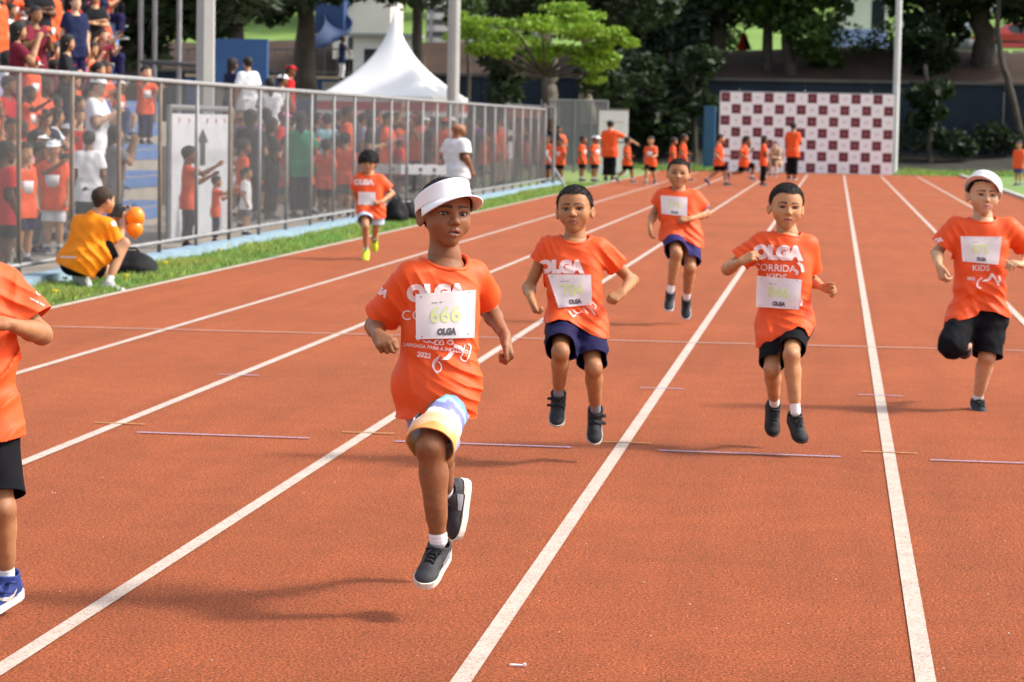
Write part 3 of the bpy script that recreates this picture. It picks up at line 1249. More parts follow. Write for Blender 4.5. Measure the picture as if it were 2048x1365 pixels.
def make_bib(root, corners, number, d0, logo=True, numc=(.60, .66, .30), fuzzy=False, wave=.004, seed=0):
    """corners in photo pixels: tl, tr, br, bl"""
    tl, tr, br, bl = [np.array(c, float) for c in corners]
    NU, NV = 18, 14
    bt = root['bvh']

    def q(u, v):
        return (tl * (1 - u) + tr * u) * (1 - v) + (bl * (1 - u) + br * u) * v
    D = np.full((NV + 1, NU + 1), np.nan)
    for j in range(NV + 1):
        for i in range(NU + 1):
            p = q(i / NU, j / NV)
            d = ray(p[0], p[1])
            n = np.linalg.norm(d)
            h = bt.ray_cast(Vector(CAMP), Vector(d / n))
            if h[0] is not None and abs(h[3] / n - d0) < .6:
                D[j, i] = h[3] / n
    m = np.nanmedian(D)
    bad = np.isnan(D)
    D[bad] = m
    for it in range(25):                       # stiff paper: bridge the folds, fill the overhang
        A = D.copy()
        P = np.pad(A, 1, mode='edge')
        sm = (P[:-2, 1:-1] + P[2:, 1:-1] + P[1:-1, :-2] + P[1:-1, 2:]) / 4
        D = np.where(bad, sm, np.minimum(A, .5 * A + .5 * sm) if it < 16 else .5 * A + .5 * sm)
    rs = np.random.RandomState(seed)
    ph = rs.uniform(0, 6, 4)
    uu, vv = np.meshgrid(np.linspace(0, 1, NU + 1), np.linspace(0, 1, NV + 1))
    D = D - .0085 - wave * (np.sin(uu * 5 + ph[0]) * np.sin(vv * 4 + ph[1]) * .6 + .4 * np.sin(uu * 11 + vv * 6 + ph[2])) - wave * .6

    def pt(u, v, off=0.0):
        x, y = min(max(u, 0), 1) * NU, min(max(v, 0), 1) * NV
        i, j = min(int(x), NU - 1), min(int(y), NV - 1)
        a, b = x - i, y - j
        d = (D[j, i] * (1 - a) + D[j, i + 1] * a) * (1 - b) + (D[j + 1, i] * (1 - a) + D[j + 1, i + 1] * a) * b
        p = q(u, v)
        return at(p[0], p[1], d - off)
    V = np.array([pt(i / NU, j / NV) for j in range(NV + 1) for i in range(NU + 1)])
    F = np.array([(j * (NU + 1) + i, (j + 1) * (NU + 1) + i, (j + 1) * (NU + 1) + i + 1, j * (NU + 1) + i + 1) for j in range(NV) for i in range(NU)])
    B = root['B']
    bib = obj('bib', np_mesh('bib', V - B, F), mat('bib_paper', (.74, .70, .70), rough=.55, spec=.35, noise=(18, .05), trans=.12), root['o'])
    w, h = np.linalg.norm(tr - tl), np.linalg.norm(bl - tl)

    def put(name, body, cu, cv, hh, m, bold=0.0, sx=1.0, shear=0.0, rot=0):
        v, f = text_mesh(body, hh / .72, bold * hh, maxlen=.09)
        x, y = (v[:, 0] + shear * v[:, 1]) * sx, v[:, 1]
        if rot:
            x, y = y, -x
        P = np.array([pt(cu + a * h / w, cv - b, .0012) for a, b in zip(x, y)])
        return obj(name, np_mesh(name, P - B, f, smooth=False), m, bib)
    nm = mat('bib_number', numc, rough=.6)
    ink = mat('bib_ink', (.09, .085, .10), rough=.6)
    if number.strip():
        put('number', number, .5, .5, .34, nm, bold=.035)
    if logo:
        put('sponsor_line', 'Sympho   SKY', .36, .215, .032, ink, bold=.02)
        put('sponsor_line', '_______', .70, .2, .05, mat('bib_ink_light', (.35, .34, .36)), 0)
        olga(put, 'logo', .52, .86, .13, ink)
    for u, v in ((.09, .07), (.885, .045), (.10, .945), (.885, .92)):
        p = pt(u, v, .001) - B
        n = 8
        c = [p + .0022 * (CR * math.cos(6.283 * k / n) + CU * math.sin(6.283 * k / n)) for k in range(n)]
        MB().add(c, [tuple(range(n))]).build('pin', mat('pin', (.25, .03, .03)), bib)
    return bib


def olga(put, name, cu, cv, hh, m):
    """the heavy slanted wordmark of the race"""
    return put(name, 'OLGA', cu, cv, hh, m, bold=.12, sx=.85, shear=.1)
# ------------------------------------------------------------------ ground: field, track, lines
def track_mat():
    m = bpy.data.materials.new('track_rubber')
    nt, b = nodes_of(m)
    N, L = nt.nodes, nt.links
    b.inputs['Roughness'].default_value = .92
    b.inputs['Specular IOR Level'].default_value = .1
    b.inputs['Sheen Weight'].default_value = .10
    b.inputs['Sheen Roughness'].default_value = .45
    b.inputs['Sheen Tint'].default_value = (1.0, .62, .42, 1)
    tc = N.new('ShaderNodeTexCoord')

    def noise(sc, det=3, rough=.5):
        t = N.new('ShaderNodeTexNoise')
        t.inputs['Scale'].default_value = sc
        t.inputs['Detail'].default_value = det
        t.inputs['Roughness'].default_value = rough
        L.new(tc.outputs['Object'], t.inputs['Vector'])
        return t.outputs['Fac']
    g1 = noise(115, 4, .75)
    g2 = noise(45, 3)
    g3 = noise(.5, 4)
    g4 = noise(4.5, 5, .6)
    cr = N.new('ShaderNodeValToRGB')
    e = cr.color_ramp.elements
    e[0].position, e[0].color = .39, (.075, .014, .005, 1)
    e[1].position, e[1].color = .62, (.46, .125, .042, 1)
    q = e.new(.5)
    q.color = (.245, .050, .0145, 1)
    L.new(g1, cr.inputs['Fac'])

    def scale(col, fac, lo, hi, f0=.3, f1=.7):
        mr = N.new('ShaderNodeMapRange')
        mr.inputs['From Min'].default_value = f0
        mr.inputs['From Max'].default_value = f1
        mr.inputs['To Min'].default_value = lo
        mr.inputs['To Max'].default_value = hi
        L.new(fac, mr.inputs['Value'])
        vm = N.new('ShaderNodeVectorMath')
        vm.operation = 'SCALE'
        L.new(col, vm.inputs[0])
        L.new(mr.outputs['Result'], vm.inputs['Scale'])
        return vm.outputs['Vector']
    c = scale(cr.outputs['Color'], g2, .78, 1.2)
    c = scale(c, g3, .9, 1.1)
    c = scale(c, g4, .88, 1.1)
    mp = N.new('ShaderNodeMapping')
    mp.inputs['Scale'].default_value = (5.0, .35, 1)
    L.new(tc.outputs['Object'], mp.inputs['Vector'])
    t5 = N.new('ShaderNodeTexNoise')
    t5.inputs['Scale'].default_value = 1.0
    t5.inputs['Detail'].default_value = 6
    L.new(mp.outputs['Vector'], t5.inputs['Vector'])
    c = scale(c, t5.outputs['Fac'], .90, 1.08)
    sp = noise(310, 2, .5)
    c = scale(c, sp, .7, 1.3, .25, .75)
    L.new(c, b.inputs['Base Color'])
    bp = N.new('ShaderNodeBump')
    bp.inputs['Strength'].default_value = 1.0
    bp.inputs['Distance'].default_value = .006
    L.new(g1, bp.inputs['Height'])
    L.new(bp.outputs['Normal'], b.inputs['Normal'])
    return m


def paint_mat(name, rgb, wear=.42):
    m = bpy.data.materials.new(name)
    nt, b = nodes_of(m)
    N, L = nt.nodes, nt.links
    b.inputs['Roughness'].default_value = .85
    tc = N.new('ShaderNodeTexCoord')
    t = N.new('ShaderNodeTexNoise')
    t.inputs['Scale'].default_value = 130
    t.inputs['Detail'].default_value = 4
    t.inputs['Roughness'].default_value = .75
    L.new(tc.outputs['Object'], t.inputs['Vector'])
    cr = N.new('ShaderNodeValToRGB')
    e = cr.color_ramp.elements
    e[0].position, e[0].color = wear - .06, (.22, .07, .035, 1)
    e[1].position, e[1].color = wear + .06, (*rgb, 1)
    L.new(t.outputs['Fac'], cr.inputs['Fac'])
    t2 = N.new('ShaderNodeTexNoise')
    t2.inputs['Scale'].default_value = 7
    t2.inputs['Detail'].default_value = 4
    L.new(tc.outputs['Object'], t2.inputs['Vector'])
    mr = N.new('ShaderNodeMapRange')
    mr.inputs['From Min'].default_value = .3
    mr.inputs['From Max'].default_value = .7
    mr.inputs['To Min'].default_value = .86
    mr.inputs['To Max'].default_value = 1.06
    L.new(t2.outputs['Fac'], mr.inputs['Value'])
    vm = N.new('ShaderNodeVectorMath')
    vm.operation = 'SCALE'
    L.new(cr.outputs['Color'], vm.inputs[0])
    L.new(mr.outputs['Result'], vm.inputs['Scale'])
    L.new(vm.outputs['Vector'], b.inputs['Base Color'])
    bp = N.new('ShaderNodeBump')
    bp.inputs['Strength'].default_value = .5
    bp.inputs['Distance'].default_value = .003
    L.new(t.outputs['Fac'], bp.inputs['Height'])
    L.new(bp.outputs['Normal'], b.inputs['Normal'])
    return m


def sheet(name, poly, z, m, kind='structure'):
    o = MB().add([(x, y, z) for x, y in poly], [tuple(range(len(poly)))]).build(name, m)
    if kind:
        tag(o, kind=kind)
    return o


M_GRASS = mat('field_grass', (.13, .21, .045), rough=.9, noise=(3.0, .35), bump=(60, .5))
M_TRACK = track_mat()
M_LINE = paint_mat('line_white', (.47, .385, .32), .42)
M_BLUE = paint_mat('line_blue', (.36, .38, .58), .47)
M_YEL = paint_mat('line_yellow', (.52, .28, .06), .48)
sheet('field', [(-400, -60), (400, -60), (400, 700), (-400, 700)], -.004, M_GRASS)
XR, XL = 4.25, -5.99
sheet('track', [(XL, -30), (40, -30), (40, 0), (XR, 30), (XR, 88.3), (XL, 88.3)], .0, M_TRACK)
LZ = .004
for i, x in enumerate((2.72, 1.50, .28, -.94, -2.16, -3.38, -4.60, -5.94)):
    hw = .0275 if i < 7 else .034
    far = 86 - i * 0.05
    o = sheet('lane_line', [(x - hw, 2), (x + hw, 2), (x + hw, far), (x - hw, far)], LZ, M_LINE, None)
    tag(o, kind='structure')


def mark(name, x0, x1, y, w, m, skew=0.0):
    return tag(sheet(name, [(x0, y - w / 2), (x1, y - w / 2 + skew), (x1, y + w / 2 + skew), (x0, y + w / 2)], LZ * 1.6, m, None), kind='structure')


mark('cross_line', -5.9, 4.0, 17.0, .035, paint_mat('line_thin_white', (.62, .50, .45), .5), .55)
for k in range(4):
    x = .28 - 1.22 * k
    mark('blue_dash', x + .18, x + 1.0, 11.40, .024, M_BLUE)
    mark('yellow_dash', x - .12, x + .13, 11.62 + .03 * k, .022, M_YEL)
    mark('blue_tick', x - .12, x + .13, 14.15, .022, M_BLUE)
mark('blue_dash', -4.6, -4.15, 11.40, .024, M_BLUE)
for y in (61.0, 84.2):
    mark('cross_line', -5.9, 3.6, y, .06, M_LINE)
# ------------------------------------------------------------------ the runners
M_SHIRT = cloth('orange', ORANGE, rough=.55, sheen=.0, trans=.14, spec=.25)
M_PRINT = mat('shirt_print', (.80, .60, .58), rough=.7)


def fold(x, y, d, ang, rr, wl, am):
    a = rad(ang)
    return (at(x, y, d), CR * math.cos(a) + CU * math.sin(a), rr, wl, am)


def shirt_text(root, name, body, cx, cy, h, rot=0, bold=0.0, d0=8, **k):
    v, f = place_text(body, cx, cy, h, rot, bold, **k)
    return project_mesh(name, v, f, root['bvh'], root, M_PRINT, root['shirt'], off=.0032, near=d0 - .7, far=d0 + .7)


def shirt_line(root, name, pts, wpx, d0, m=None, n=40):
    """a printed stroke along photo pixels"""
    P = np.array(pts, float)
    t = np.linspace(0, len(P) - 1, n)
    x, y = np.interp(t, np.arange(len(P)), P[:, 0]), np.interp(t, np.arange(len(P)), P[:, 1])
    for _ in range(4):
        x[1:-1] = (x[:-2] + 2 * x[1:-1] + x[2:]) / 4
        y[1:-1] = (y[:-2] + 2 * y[1:-1] + y[2:]) / 4
    tx, ty = np.gradient(x), np.gradient(y)
    l = np.hypot(tx, ty) + 1e-9
    wv = wpx if hasattr(wpx, '__len__') else [wpx] * 2
    wv = np.interp(np.linspace(0, 1, n), np.linspace(0, 1, len(wv)), wv) / 2
    v = np.concatenate([np.stack([x - ty / l * wv, y + tx / l * wv], 1), np.stack([x + ty / l * wv, y - tx / l * wv], 1)])
    f = np.array([(i, i + 1, n + i + 1) for i in range(n - 1)] + [(i, n + i + 1, n + i) for i in range(n - 1)])
    return project_mesh(name, v, f, root['bvh'], root, m or M_PRINT, root['shirt'], off=.0032, near=d0 - .7, far=d0 + .7)


def visor(root, C, R, H, tilt=0.0, name='visor', roll=0.0, yaw=0.0, dz=.055):
    B = root['B']
    c, s_ = math.cos(yaw), math.sin(yaw)
    R = R @ np.array([[c, -s_, 0], [s_, c, 0], [0, 0, 1]])
    c, s_ = math.cos(roll), math.sin(roll)
    R = R @ np.array([[c, 0, s_], [0, 1, 0], [-s_, 0, c]])
    c, s_ = math.cos(tilt), math.sin(tilt)
    R = R @ np.array([[1, 0, 0], [0, c, -s_], [0, s_, c]])

    def w(x, y, z):
        return C + H * (R @ np.array([x, y, z + dz]))

    def band(a, t):
        k = (1 - math.cos(a)) / 2
        z0 = .19 * (1 - k) ** 1.3 + (-.06) * (1 - (1 - k) ** 1.3)
        z1 = .45 * (1 - k) + .07 * k
        lean = -.05 * t * math.cos(a)
        return np.array([math.sin(a) * (.41 - .02 * t), -.07 + math.cos(a) * (.462 + lean), z0 + (z1 - z0) * t])
    NA, NT = 48, 8
    amax = rad(168)
    V, F = [], []
    for i in range(NA + 1):
        a = -amax + 2 * amax * i / NA
        for j in range(NT + 1):
            V.append(w(*band(a, j / NT)))
    for i in range(NA):
        for j in range(NT):
            n = NT + 1
            F.append((i * n + j, (i + 1) * n + j, (i + 1) * n + j + 1, i * n + j + 1))
    white = mat('visor_white', (.80, .78, .80), rough=.6, bump=(500, .05))
    o = obj(name, np_mesh(name, np.array(V) - B, np.array(F)), white, root['o'])
    md = o.modifiers.new('thickness', 'SOLIDIFY')
    md.thickness = .012 * H
    # brim
    V, F = [], []
    NA, NT = 36, 12
    am = rad(82)
    for i in range(NA + 1):
        a = -am + 2 * am * i / NA
        b = band(a, 0.0)
        ln = .29 * max(math.cos(a / am * math.pi / 2), 0.0) ** .55
        for j in range(NT + 1):
            t = j / NT
            d = np.array([math.sin(a) * .55, math.cos(a) * .35 + .75, 0])
            d /= np.linalg.norm(d)
            p = b + d * ln * t + np.array([0, 0, .03 * t - .05 * t * t - .10 * t * math.sin(a) ** 2 - .012 * (t > 0)])
            V.append(w(*p))
    for i in range(NA):
        for j in range(NT):
            n = NT + 1
            F.append((i * n + j, (i + 1) * n + j, (i + 1) * n + j + 1, i * n + j + 1))
    br = obj('brim', np_mesh('brim', np.array(V) - B, np.array(F)), white, o)
    md = br.modifiers.new('thickness', 'SOLIDIFY')
    md.thickness = .016 * H
    md.offset = 0
    # dark sweat band edge
    mb = MB()
    mb.tube([w(*(band(rad(a), 1.0) * np.array([.995, 1, 1]) + np.array([0, 0, .004]))) - B for a in range(-150, 151, 10)], .009 * H, 6)
    mb.build('edge_tape', mat('navy_tape', (.012, .014, .06), rough=.8), o, smooth=True)
    m2 = MB()
    # round badge on the side and wordmark in front
    for k, (a, t, r) in enumerate(((rad(-78), .35, .022),)):
        p = band(a, t) * np.array([1.03, 1.03, 1])
        tx = band(a + .05, t) - band(a - .05, t)
        tx /= np.linalg.norm(tx)
        n = 10
        m2.add([w(*(p + r * (tx * math.cos(6.283 * q / n) + np.array([0, 0, 1]) * math.sin(6.283 * q / n)))) - B for q in range(n)], [tuple(range(n))])
    m2.build('badge', mat('badge', (.03, .015, .05)), o)
    v, f = text_mesh('OLGA', .05, .004, maxlen=.02)
    P = np.array([w(*(band(x / .47 * -1.0, .78 + y / .28) * np.array([1.03, 1.02, 1]))) for x, y in v])
    obj('wordmark', np_mesh('wordmark', P - B, f), mat('badge', (.03, .015, .05)), o)
    return o


def img(dx, dy, dz):
    """direction: photo right, photo down, away from camera"""
    return unit(CR * dx - CU * dy + CF * dz)


SHOE_GREY = dict(name='grey_runner', upper=(.028, .026, .031), sole=(.62, .60, .52), sock=(.75, .75, .78), kind='lace', sole_h=.055, panel=(.22, .22, .24))
SHOE_STRAP = dict(name='black_strap', upper=(.009, .010, .013), sole=(.5, .47, .4), sock=(.22, .24, .27), kind='strap', sole_h=.035)
SHOE_BLACK = dict(name='black_lace', upper=(.008, .008, .009), sole=(.02, .02, .022), sock=(.78, .77, .78), kind='lace', sole_h=.04)
SHOE_DARKW = dict(name='dark_white', upper=(.014, .016, .022), sole=(.6, .6, .6), sock=(.75, .73, .74), kind='lace', sole_h=.045)
SHOE_BLUE = dict(name='blue_strap', upper=(.02, .04, .2), sole=(.6, .6, .56), sock=(.72, .72, .72), kind='strap', sole_h=.05, tick=-1, strapc=(.015, .028, .14))
SHOE_LIME = dict(name='lime', upper=(.55, .7, .03), sole=(.6, .7, .1), sock=(.55, .62, .75), kind='none', sole_h=.05)


def shorts_print(hip, kn, B):
    """beach print laid out along the thigh: tan hem, peach, white, sea blue, lavender"""
    m = bpy.data.materials.new('beach_print_shorts')
    nt, b = nodes_of(m)
    N, L = nt.nodes, nt.links
    b.inputs['Roughness'].default_value = .7
    tc = N.new('ShaderNodeTexCoord')
    dt = N.new('ShaderNodeVectorMath')
    dt.operation = 'DOT_PRODUCT'
    ax = unit(kn - hip)
    dt.inputs[1].default_value = tuple(ax)
    L.new(tc.outputs['Object'], dt.inputs[0])
    nz = N.new('ShaderNodeTexNoise')
    nz.inputs['Scale'].default_value = 11
    nz.inputs['Distortion'].default_value = .8
    nz.inputs['Detail'].default_value = 6
    L.new(tc.outputs['Object'], nz.inputs['Vector'])
    ad = N.new('ShaderNodeMath')
    ad.operation = 'MULTIPLY_ADD'
    L.new(nz.outputs['Fac'], ad.inputs[0])
    ad.inputs[1].default_value = .13
    L.new(dt.outputs['Value'], ad.inputs[2])
    t0 = float((hip - B) @ ax) + .065
    mr = N.new('ShaderNodeMapRange')
    mr.inputs['From Min'].default_value = t0
    mr.inputs['From Max'].default_value = t0 + np.linalg.norm(kn - hip)
    L.new(ad.outputs[0], mr.inputs['Value'])
    cr = N.new('ShaderNodeValToRGB')
    e = cr.color_ramp.elements
    e[0].position, e[0].color = 0, (.24, .24, .40, 1)
    e[1].position, e[1].color = 1, (.72, .30, .08, 1)
    for p, c in ((.40, (.30, .30, .46, 1)), (.46, (.17, .18, .36, 1)), (.50, (.08, .36, .38, 1)), (.55, (.35, .50, .55, 1)), (.60, (.15, .16, .36, 1)), (.66, (.20, .20, .40, 1)), (.68, (.70, .68, .72, 1)), (.77, (.72, .68, .68, 1)), (.80, (.76, .50, .32, 1)), (.92, (.78, .42, .18, 1)), (.935, (.72, .30, .08, 1))):
        q = e.new(p)
        q.color = c
    L.new(mr.outputs['Result'], cr.inputs['Fac'])
    L.new(cr.outputs['Color'], b.inputs['Base Color'])
    return m


# --- number 666: the boy with the white visor, in front
def runner_666():
    B = ground(880, 1215)
    d0 = depth_of(B)
    J = px_joints(B, d0, dict(head=(893, 427, 0), neck=(889, 514, .035), shR=(822, 553, -.03), shL=(947, 551, .09), elR=(750, 652, .09), wrR=(757, 672, -.095),
                              elL=(977, 618, .27), wrL=(1010, 672, .12), hipR=(843, 772, .02), hipL=(905, 770, -.02), knL=(861, 893, -.24), anL=(877, 1083, -.16),
                              knR=(880, 912, .18), anR=(890, 985, .40)))
    O = dict(B=B, d0=d0, H=.205, R=face_frame(to_cam(21), pitch=rad(1), roll=rad(2)), skin=(.235, .095, .042), hair='buzz', vox=(.0022, .0036, .0044), mouth=.6, gap=True, bvh=True,
             lips=(.22, .07, .05), gaze=(.08, .0), leg_r=.85,
             handR=(img(.35, .35, -.85), img(-.1, -.5, -.8), (72, 85, 55), 'fist'), handL=(img(.18, .95, -.1), img(.9, -.1, -.35), (65, 80, 55), 'point'),
             seed=3)
    O['handL'] = (img(.25, .9, -.25), img(.95, -.25, .1), (55, 75, 55), 'point')
    O['footL'] = (img(-.30, .50, -.80), img(.02, -.85, -.5))
    O['footR'] = (img(-.12, .97, -.1), img(-.8, -.1, -.5))
    O['shorts'] = dict(mat=shorts_print(J['hipL'], J['knL'], B), len=1.0, lenR=.86, ease=.014, flare=.004, amp=.005)
    O['shoes'] = SHOE_GREY
    O['sock_h'] = .03
    O['shirt'] = dict(mat=M_SHIRT, hem_px=[(760, 832), (803, 833), (835, 832), (855, 818), (875, 797), (895, 786), (915, 790), (930, 805), (939, 832), (960, 832)], hem_t=1.4, lap=.22, wide=.68, col_r=1.18, sleeve=.80, sleeveL=.62, sl_r=.048, sl_w=.062, amp=.0035, ease=1.0,
                      folds=[fold(940, 770, d0 - .1, 62, .11, .034, .0055), fold(900, 720, d0 - .1, 55, .10, .05, .004), fold(830, 590, d0 - .1, 30, .07, .035, .005), fold(930, 560, d0 - .05, 60, .07, .04, .004),
                             fold(960, 700, d0, 25, .10, .045, .004), fold(820, 770, d0 - .05, 10, .09, .06, .003), fold(780, 600, d0, 40, .08, .045, .004), fold(870, 545, d0 - .1, 90, .06, .04, .002)])
    r = person('runner', 'boy runner in white visor wearing race number 666, nearest to the camera', J, O, group='children running the race')
    visor(r, J['head'], O['R'], O['H'], yaw=rad(9), roll=rad(7), tilt=rad(5))
    make_bib(r, ((831, 589), (952, 580), (949, 676), (832, 679)), '666', d0, seed=4, wave=.006)
    shirt_text(r, 'shirt_logo', 'OLGA', 872, 588, 30, 1, .13, d0)
    shirt_text(r, 'shirt_logo', 'OLGA', 752, 577, 13, -33, .12, d0)
    shirt_text(r, 'shirt_lettering', 'CORRIDA', 868, 632, 20, 0, .0, d0, spacing=1.1)
    shirt_text(r, 'shirt_lettering', 'KIDS', 868, 662, 18, 0, .0, d0)
    shirt_text(r, 'shirt_lettering', 'LARGADA PARA A INCLUSÃO', 872, 697, 7, -7, .03, d0)
    shirt_text(r, 'shirt_lettering', '2022', 848, 711, 10, -9, .05, d0)
    for pts, w in (([(831, 672), (834, 680), (838, 681), (839, 675)], 2), ([(846, 682), (858, 687), (856, 680), (866, 688), (872, 680)], 2), ([(870, 690), (880, 689), (876, 678), (868, 689)], 2),
                   ([(880, 690), (888, 689), (884, 678), (878, 689)], 2), ([(894, 686), (902, 691), (908, 684), (898, 680), (894, 686)], 2), ([(906, 676), (900, 683)], 2),
                   ([(905, 704), (896, 716), (882, 720)], (9, 8, 2)), ([(880, 712), (868, 720), (863, 732), (870, 742), (878, 746), (884, 738), (882, 727), (876, 724)], 2.5), ([(878, 716), (868, 728), (868, 740), (876, 748)], 2),
                   ([(908, 692), (922, 696), (926, 706)], (8, 7, 2)), ([(920, 712), (924, 722), (934, 724), (940, 706), (943, 692), (936, 688)], 2.5), ([(930, 690), (926, 706), (922, 718)], 2)):
        shirt_line(r, 'shirt_drawing', pts, w, d0, n=24)
    return r



BLACK_SH = cloth('black', (.006, .006, .008), rough=.9)
NAVY_SH = cloth('navy', (.012, .010, .045), rough=.8)


def runner_784():
    B = ground(1165, 925)
    d0 = depth_of(B)
    J = px_joints(B, d0, dict(head=(1149, 419, 0), neck=(1150, 480, .03), shR=(1096, 491, .02), shL=(1198, 497, .02), elR=(1058, 576, .08), wrR=(1062, 597, -.11),
                              elL=(1264, 562, .12), wrL=(1246, 585, -.08), hipR=(1127, 645, 0), hipL=(1176, 648, 0), knR=(1121, 703, -.26), anR=(1117, 790, -.08),
                              knL=(1187, 735, -.20), anL=(1191, 822, .02)))
    O = dict(B=B, d0=d0, H=.205, R=face_frame(to_cam(-9), pitch=rad(3), roll=rad(-3)), skin=(.36, .16, .068), hair='buzz', nose=1.05, eye=1.05, vox=(.0032, .005, .006), mouth=.1, bvh=True, s=.95, hand_len=.13,
             handR=(img(.3, .9, -.3), img(-.9, .2, .3), (50, 65, 45), 'point'), handL=(img(-.75, .45, -.5), img(.1, -.6, -.8), (60, 80, 50), 'fist'), seed=5, lips=(.30, .09, .07))
    O['footR'] = (img(-.06, .66, -.74), img(0, -.75, -.66))
    O['footL'] = (img(-.02, .80, -.6), img(0.02, -.6, -.8))
    O['shorts'] = dict(mat=NAVY_SH, len=.90, lenL=.86, ease=.014, flare=.004, amp=.008)
    O['shoes'] = SHOE_STRAP
    O['sock_h'] = .075
    O['shirt'] = dict(mat=M_SHIRT, hem_px=[(1070, 640), (1094, 641), (1115, 633), (1135, 635), (1155, 648), (1180, 663), (1206, 672), (1230, 672)], hem_t=1.35, wide=.85, sleeve=.52, sleeveR=.35, sl_r=.05, sl_w=.062, amp=.004,
                      folds=[fold(1185, 640, d0 - .1, 50, .12, .04, .006), fold(1120, 600, d0 - .1, 130, .10, .045, .004), fold(1225, 520, d0, 45, .08, .04, .006), fold(1090, 485, d0, 20, .06, .03, .006), fold(1150, 520, d0 - .1, 70, .08, .05, .003)])
    r = person('runner', 'boy runner with race number 784, navy shorts and black strapped shoes', J, O, group='children running the race')
    make_bib(r, ((1095, 549), (1182, 550), (1184, 610), (1117, 616)), '784', d0, numc=(.55, .55, .12), seed=6, wave=.006)
    shirt_text(r, 'shirt_logo', 'OLGA', 1121, 535, 23, 0, .13, d0)
    for pts, w in (([(1146, 620), (1154, 628), (1164, 624)], 2.5), ([(1138, 622), (1146, 634), (1152, 630)], 2.5), ([(1172, 612), (1182, 618), (1190, 630)], 2.5), ([(1184, 604), (1192, 612), (1190, 620)], 2.5), ([(1166, 616), (1176, 628)], 2.0)):
        shirt_line(r, 'shirt_drawing', pts, w, d0, n=16)
    return r


def runner_846():
    B = ground(1585, 900)
    d0 = depth_of(B)
    J = px_joints(B, d0, dict(head=(1573, 413, 0), neck=(1574, 470, .03), shR=(1524, 484, 0), shL=(1616, 490, .02), elR=(1456, 538, .02), wrR=(1480, 525, -.14),
                              elL=(1622, 562, .14), wrL=(1646, 575, -.04), hipR=(1547, 650, .02), hipL=(1591, 648, -.01), knL=(1583, 710, -.25), anL=(1591, 826, -.22),
                              knR=(1544, 738, -.16), anR=(1549, 808, .06)))
    O = dict(B=B, d0=d0, H=.205, R=face_frame(to_cam(3), pitch=rad(-3), roll=rad(3)), skin=(.46, .225, .105), hair='buzz', nose=.92, eye=.85, vox=(.0032, .005, .006), mouth=.45, bvh=True, s=.95, hand_len=.13,
             handR=(img(.85, -.45, -.3), img(-.1, -.6, -.75), (35, 50, 30), 'point'), handL=(img(.6, .05, -.75), img(.4, .6, -.2), (35, 60, 45), 'out'), seed=8, lips=(.42, .14, .1))
    O['handL'] = (img(.7, .25, -.6), img(.55, -.5, .6), (40, 60, 45), 'out')
    O['footL'] = (img(.18, .62, -.75), img(0, -.75, -.62))
    O['footR'] = (img(-.02, .85, -.5), img(.1, -.5, -.85))
    O['shorts'] = dict(mat=BLACK_SH, len=.80, lenR=.88, ease=.006, flare=.0, amp=.004)
    O['shoes'] = SHOE_BLACK
    O['sock_h'] = .05
    O['shirt'] = dict(mat=M_SHIRT, hem_px=[(1490, 690), (1511, 693), (1530, 682), (1560, 662), (1588, 646), (1602, 652), (1610, 668), (1625, 650)], hem_t=1.42, wide=.9, sleeve=.66, sl_r=.05, sl_w=.066, amp=.004,
                      folds=[fold(1590, 630, d0 - .1, 70, .10, .04, .006), fold(1530, 650, d0 - .1, 15, .10, .055, .004), fold(1530, 500, d0 - .05, 30, .07, .04, .006), fold(1570, 490, d0 - .1, 75, .08, .05, .003), fold(1490, 500, d0, 50, .07, .035, .004)])
    r = person('runner', 'boy runner with race number 846, black shorts and white ankle socks', J, O, group='children running the race')
    make_bib(r, ((1514, 552), (1604, 560), (1598, 620), (1512, 614)), '846', d0, numc=(.58, .60, .22), seed=9, wave=.004)
    shirt_text(r, 'shirt_logo', 'OLGA', 1555, 507, 25, -2, .13, d0)
    shirt_text(r, 'shirt_lettering', 'CORRIDA', 1549, 537, 14, -3, .02, d0)
    shirt_text(r, 'shirt_lettering', 'KIDS', 1553, 556, 14, -3, .02, d0)
    for pts, w in (([(1596, 525), (1604, 532), (1606, 545)], 6), ([(1590, 540), (1596, 545), (1592, 550)], 4), ([(1598, 595), (1604, 602), (1602, 612)], 4)):
        shirt_line(r, 'shirt_drawing', pts, w, d0, n=16)
    return r


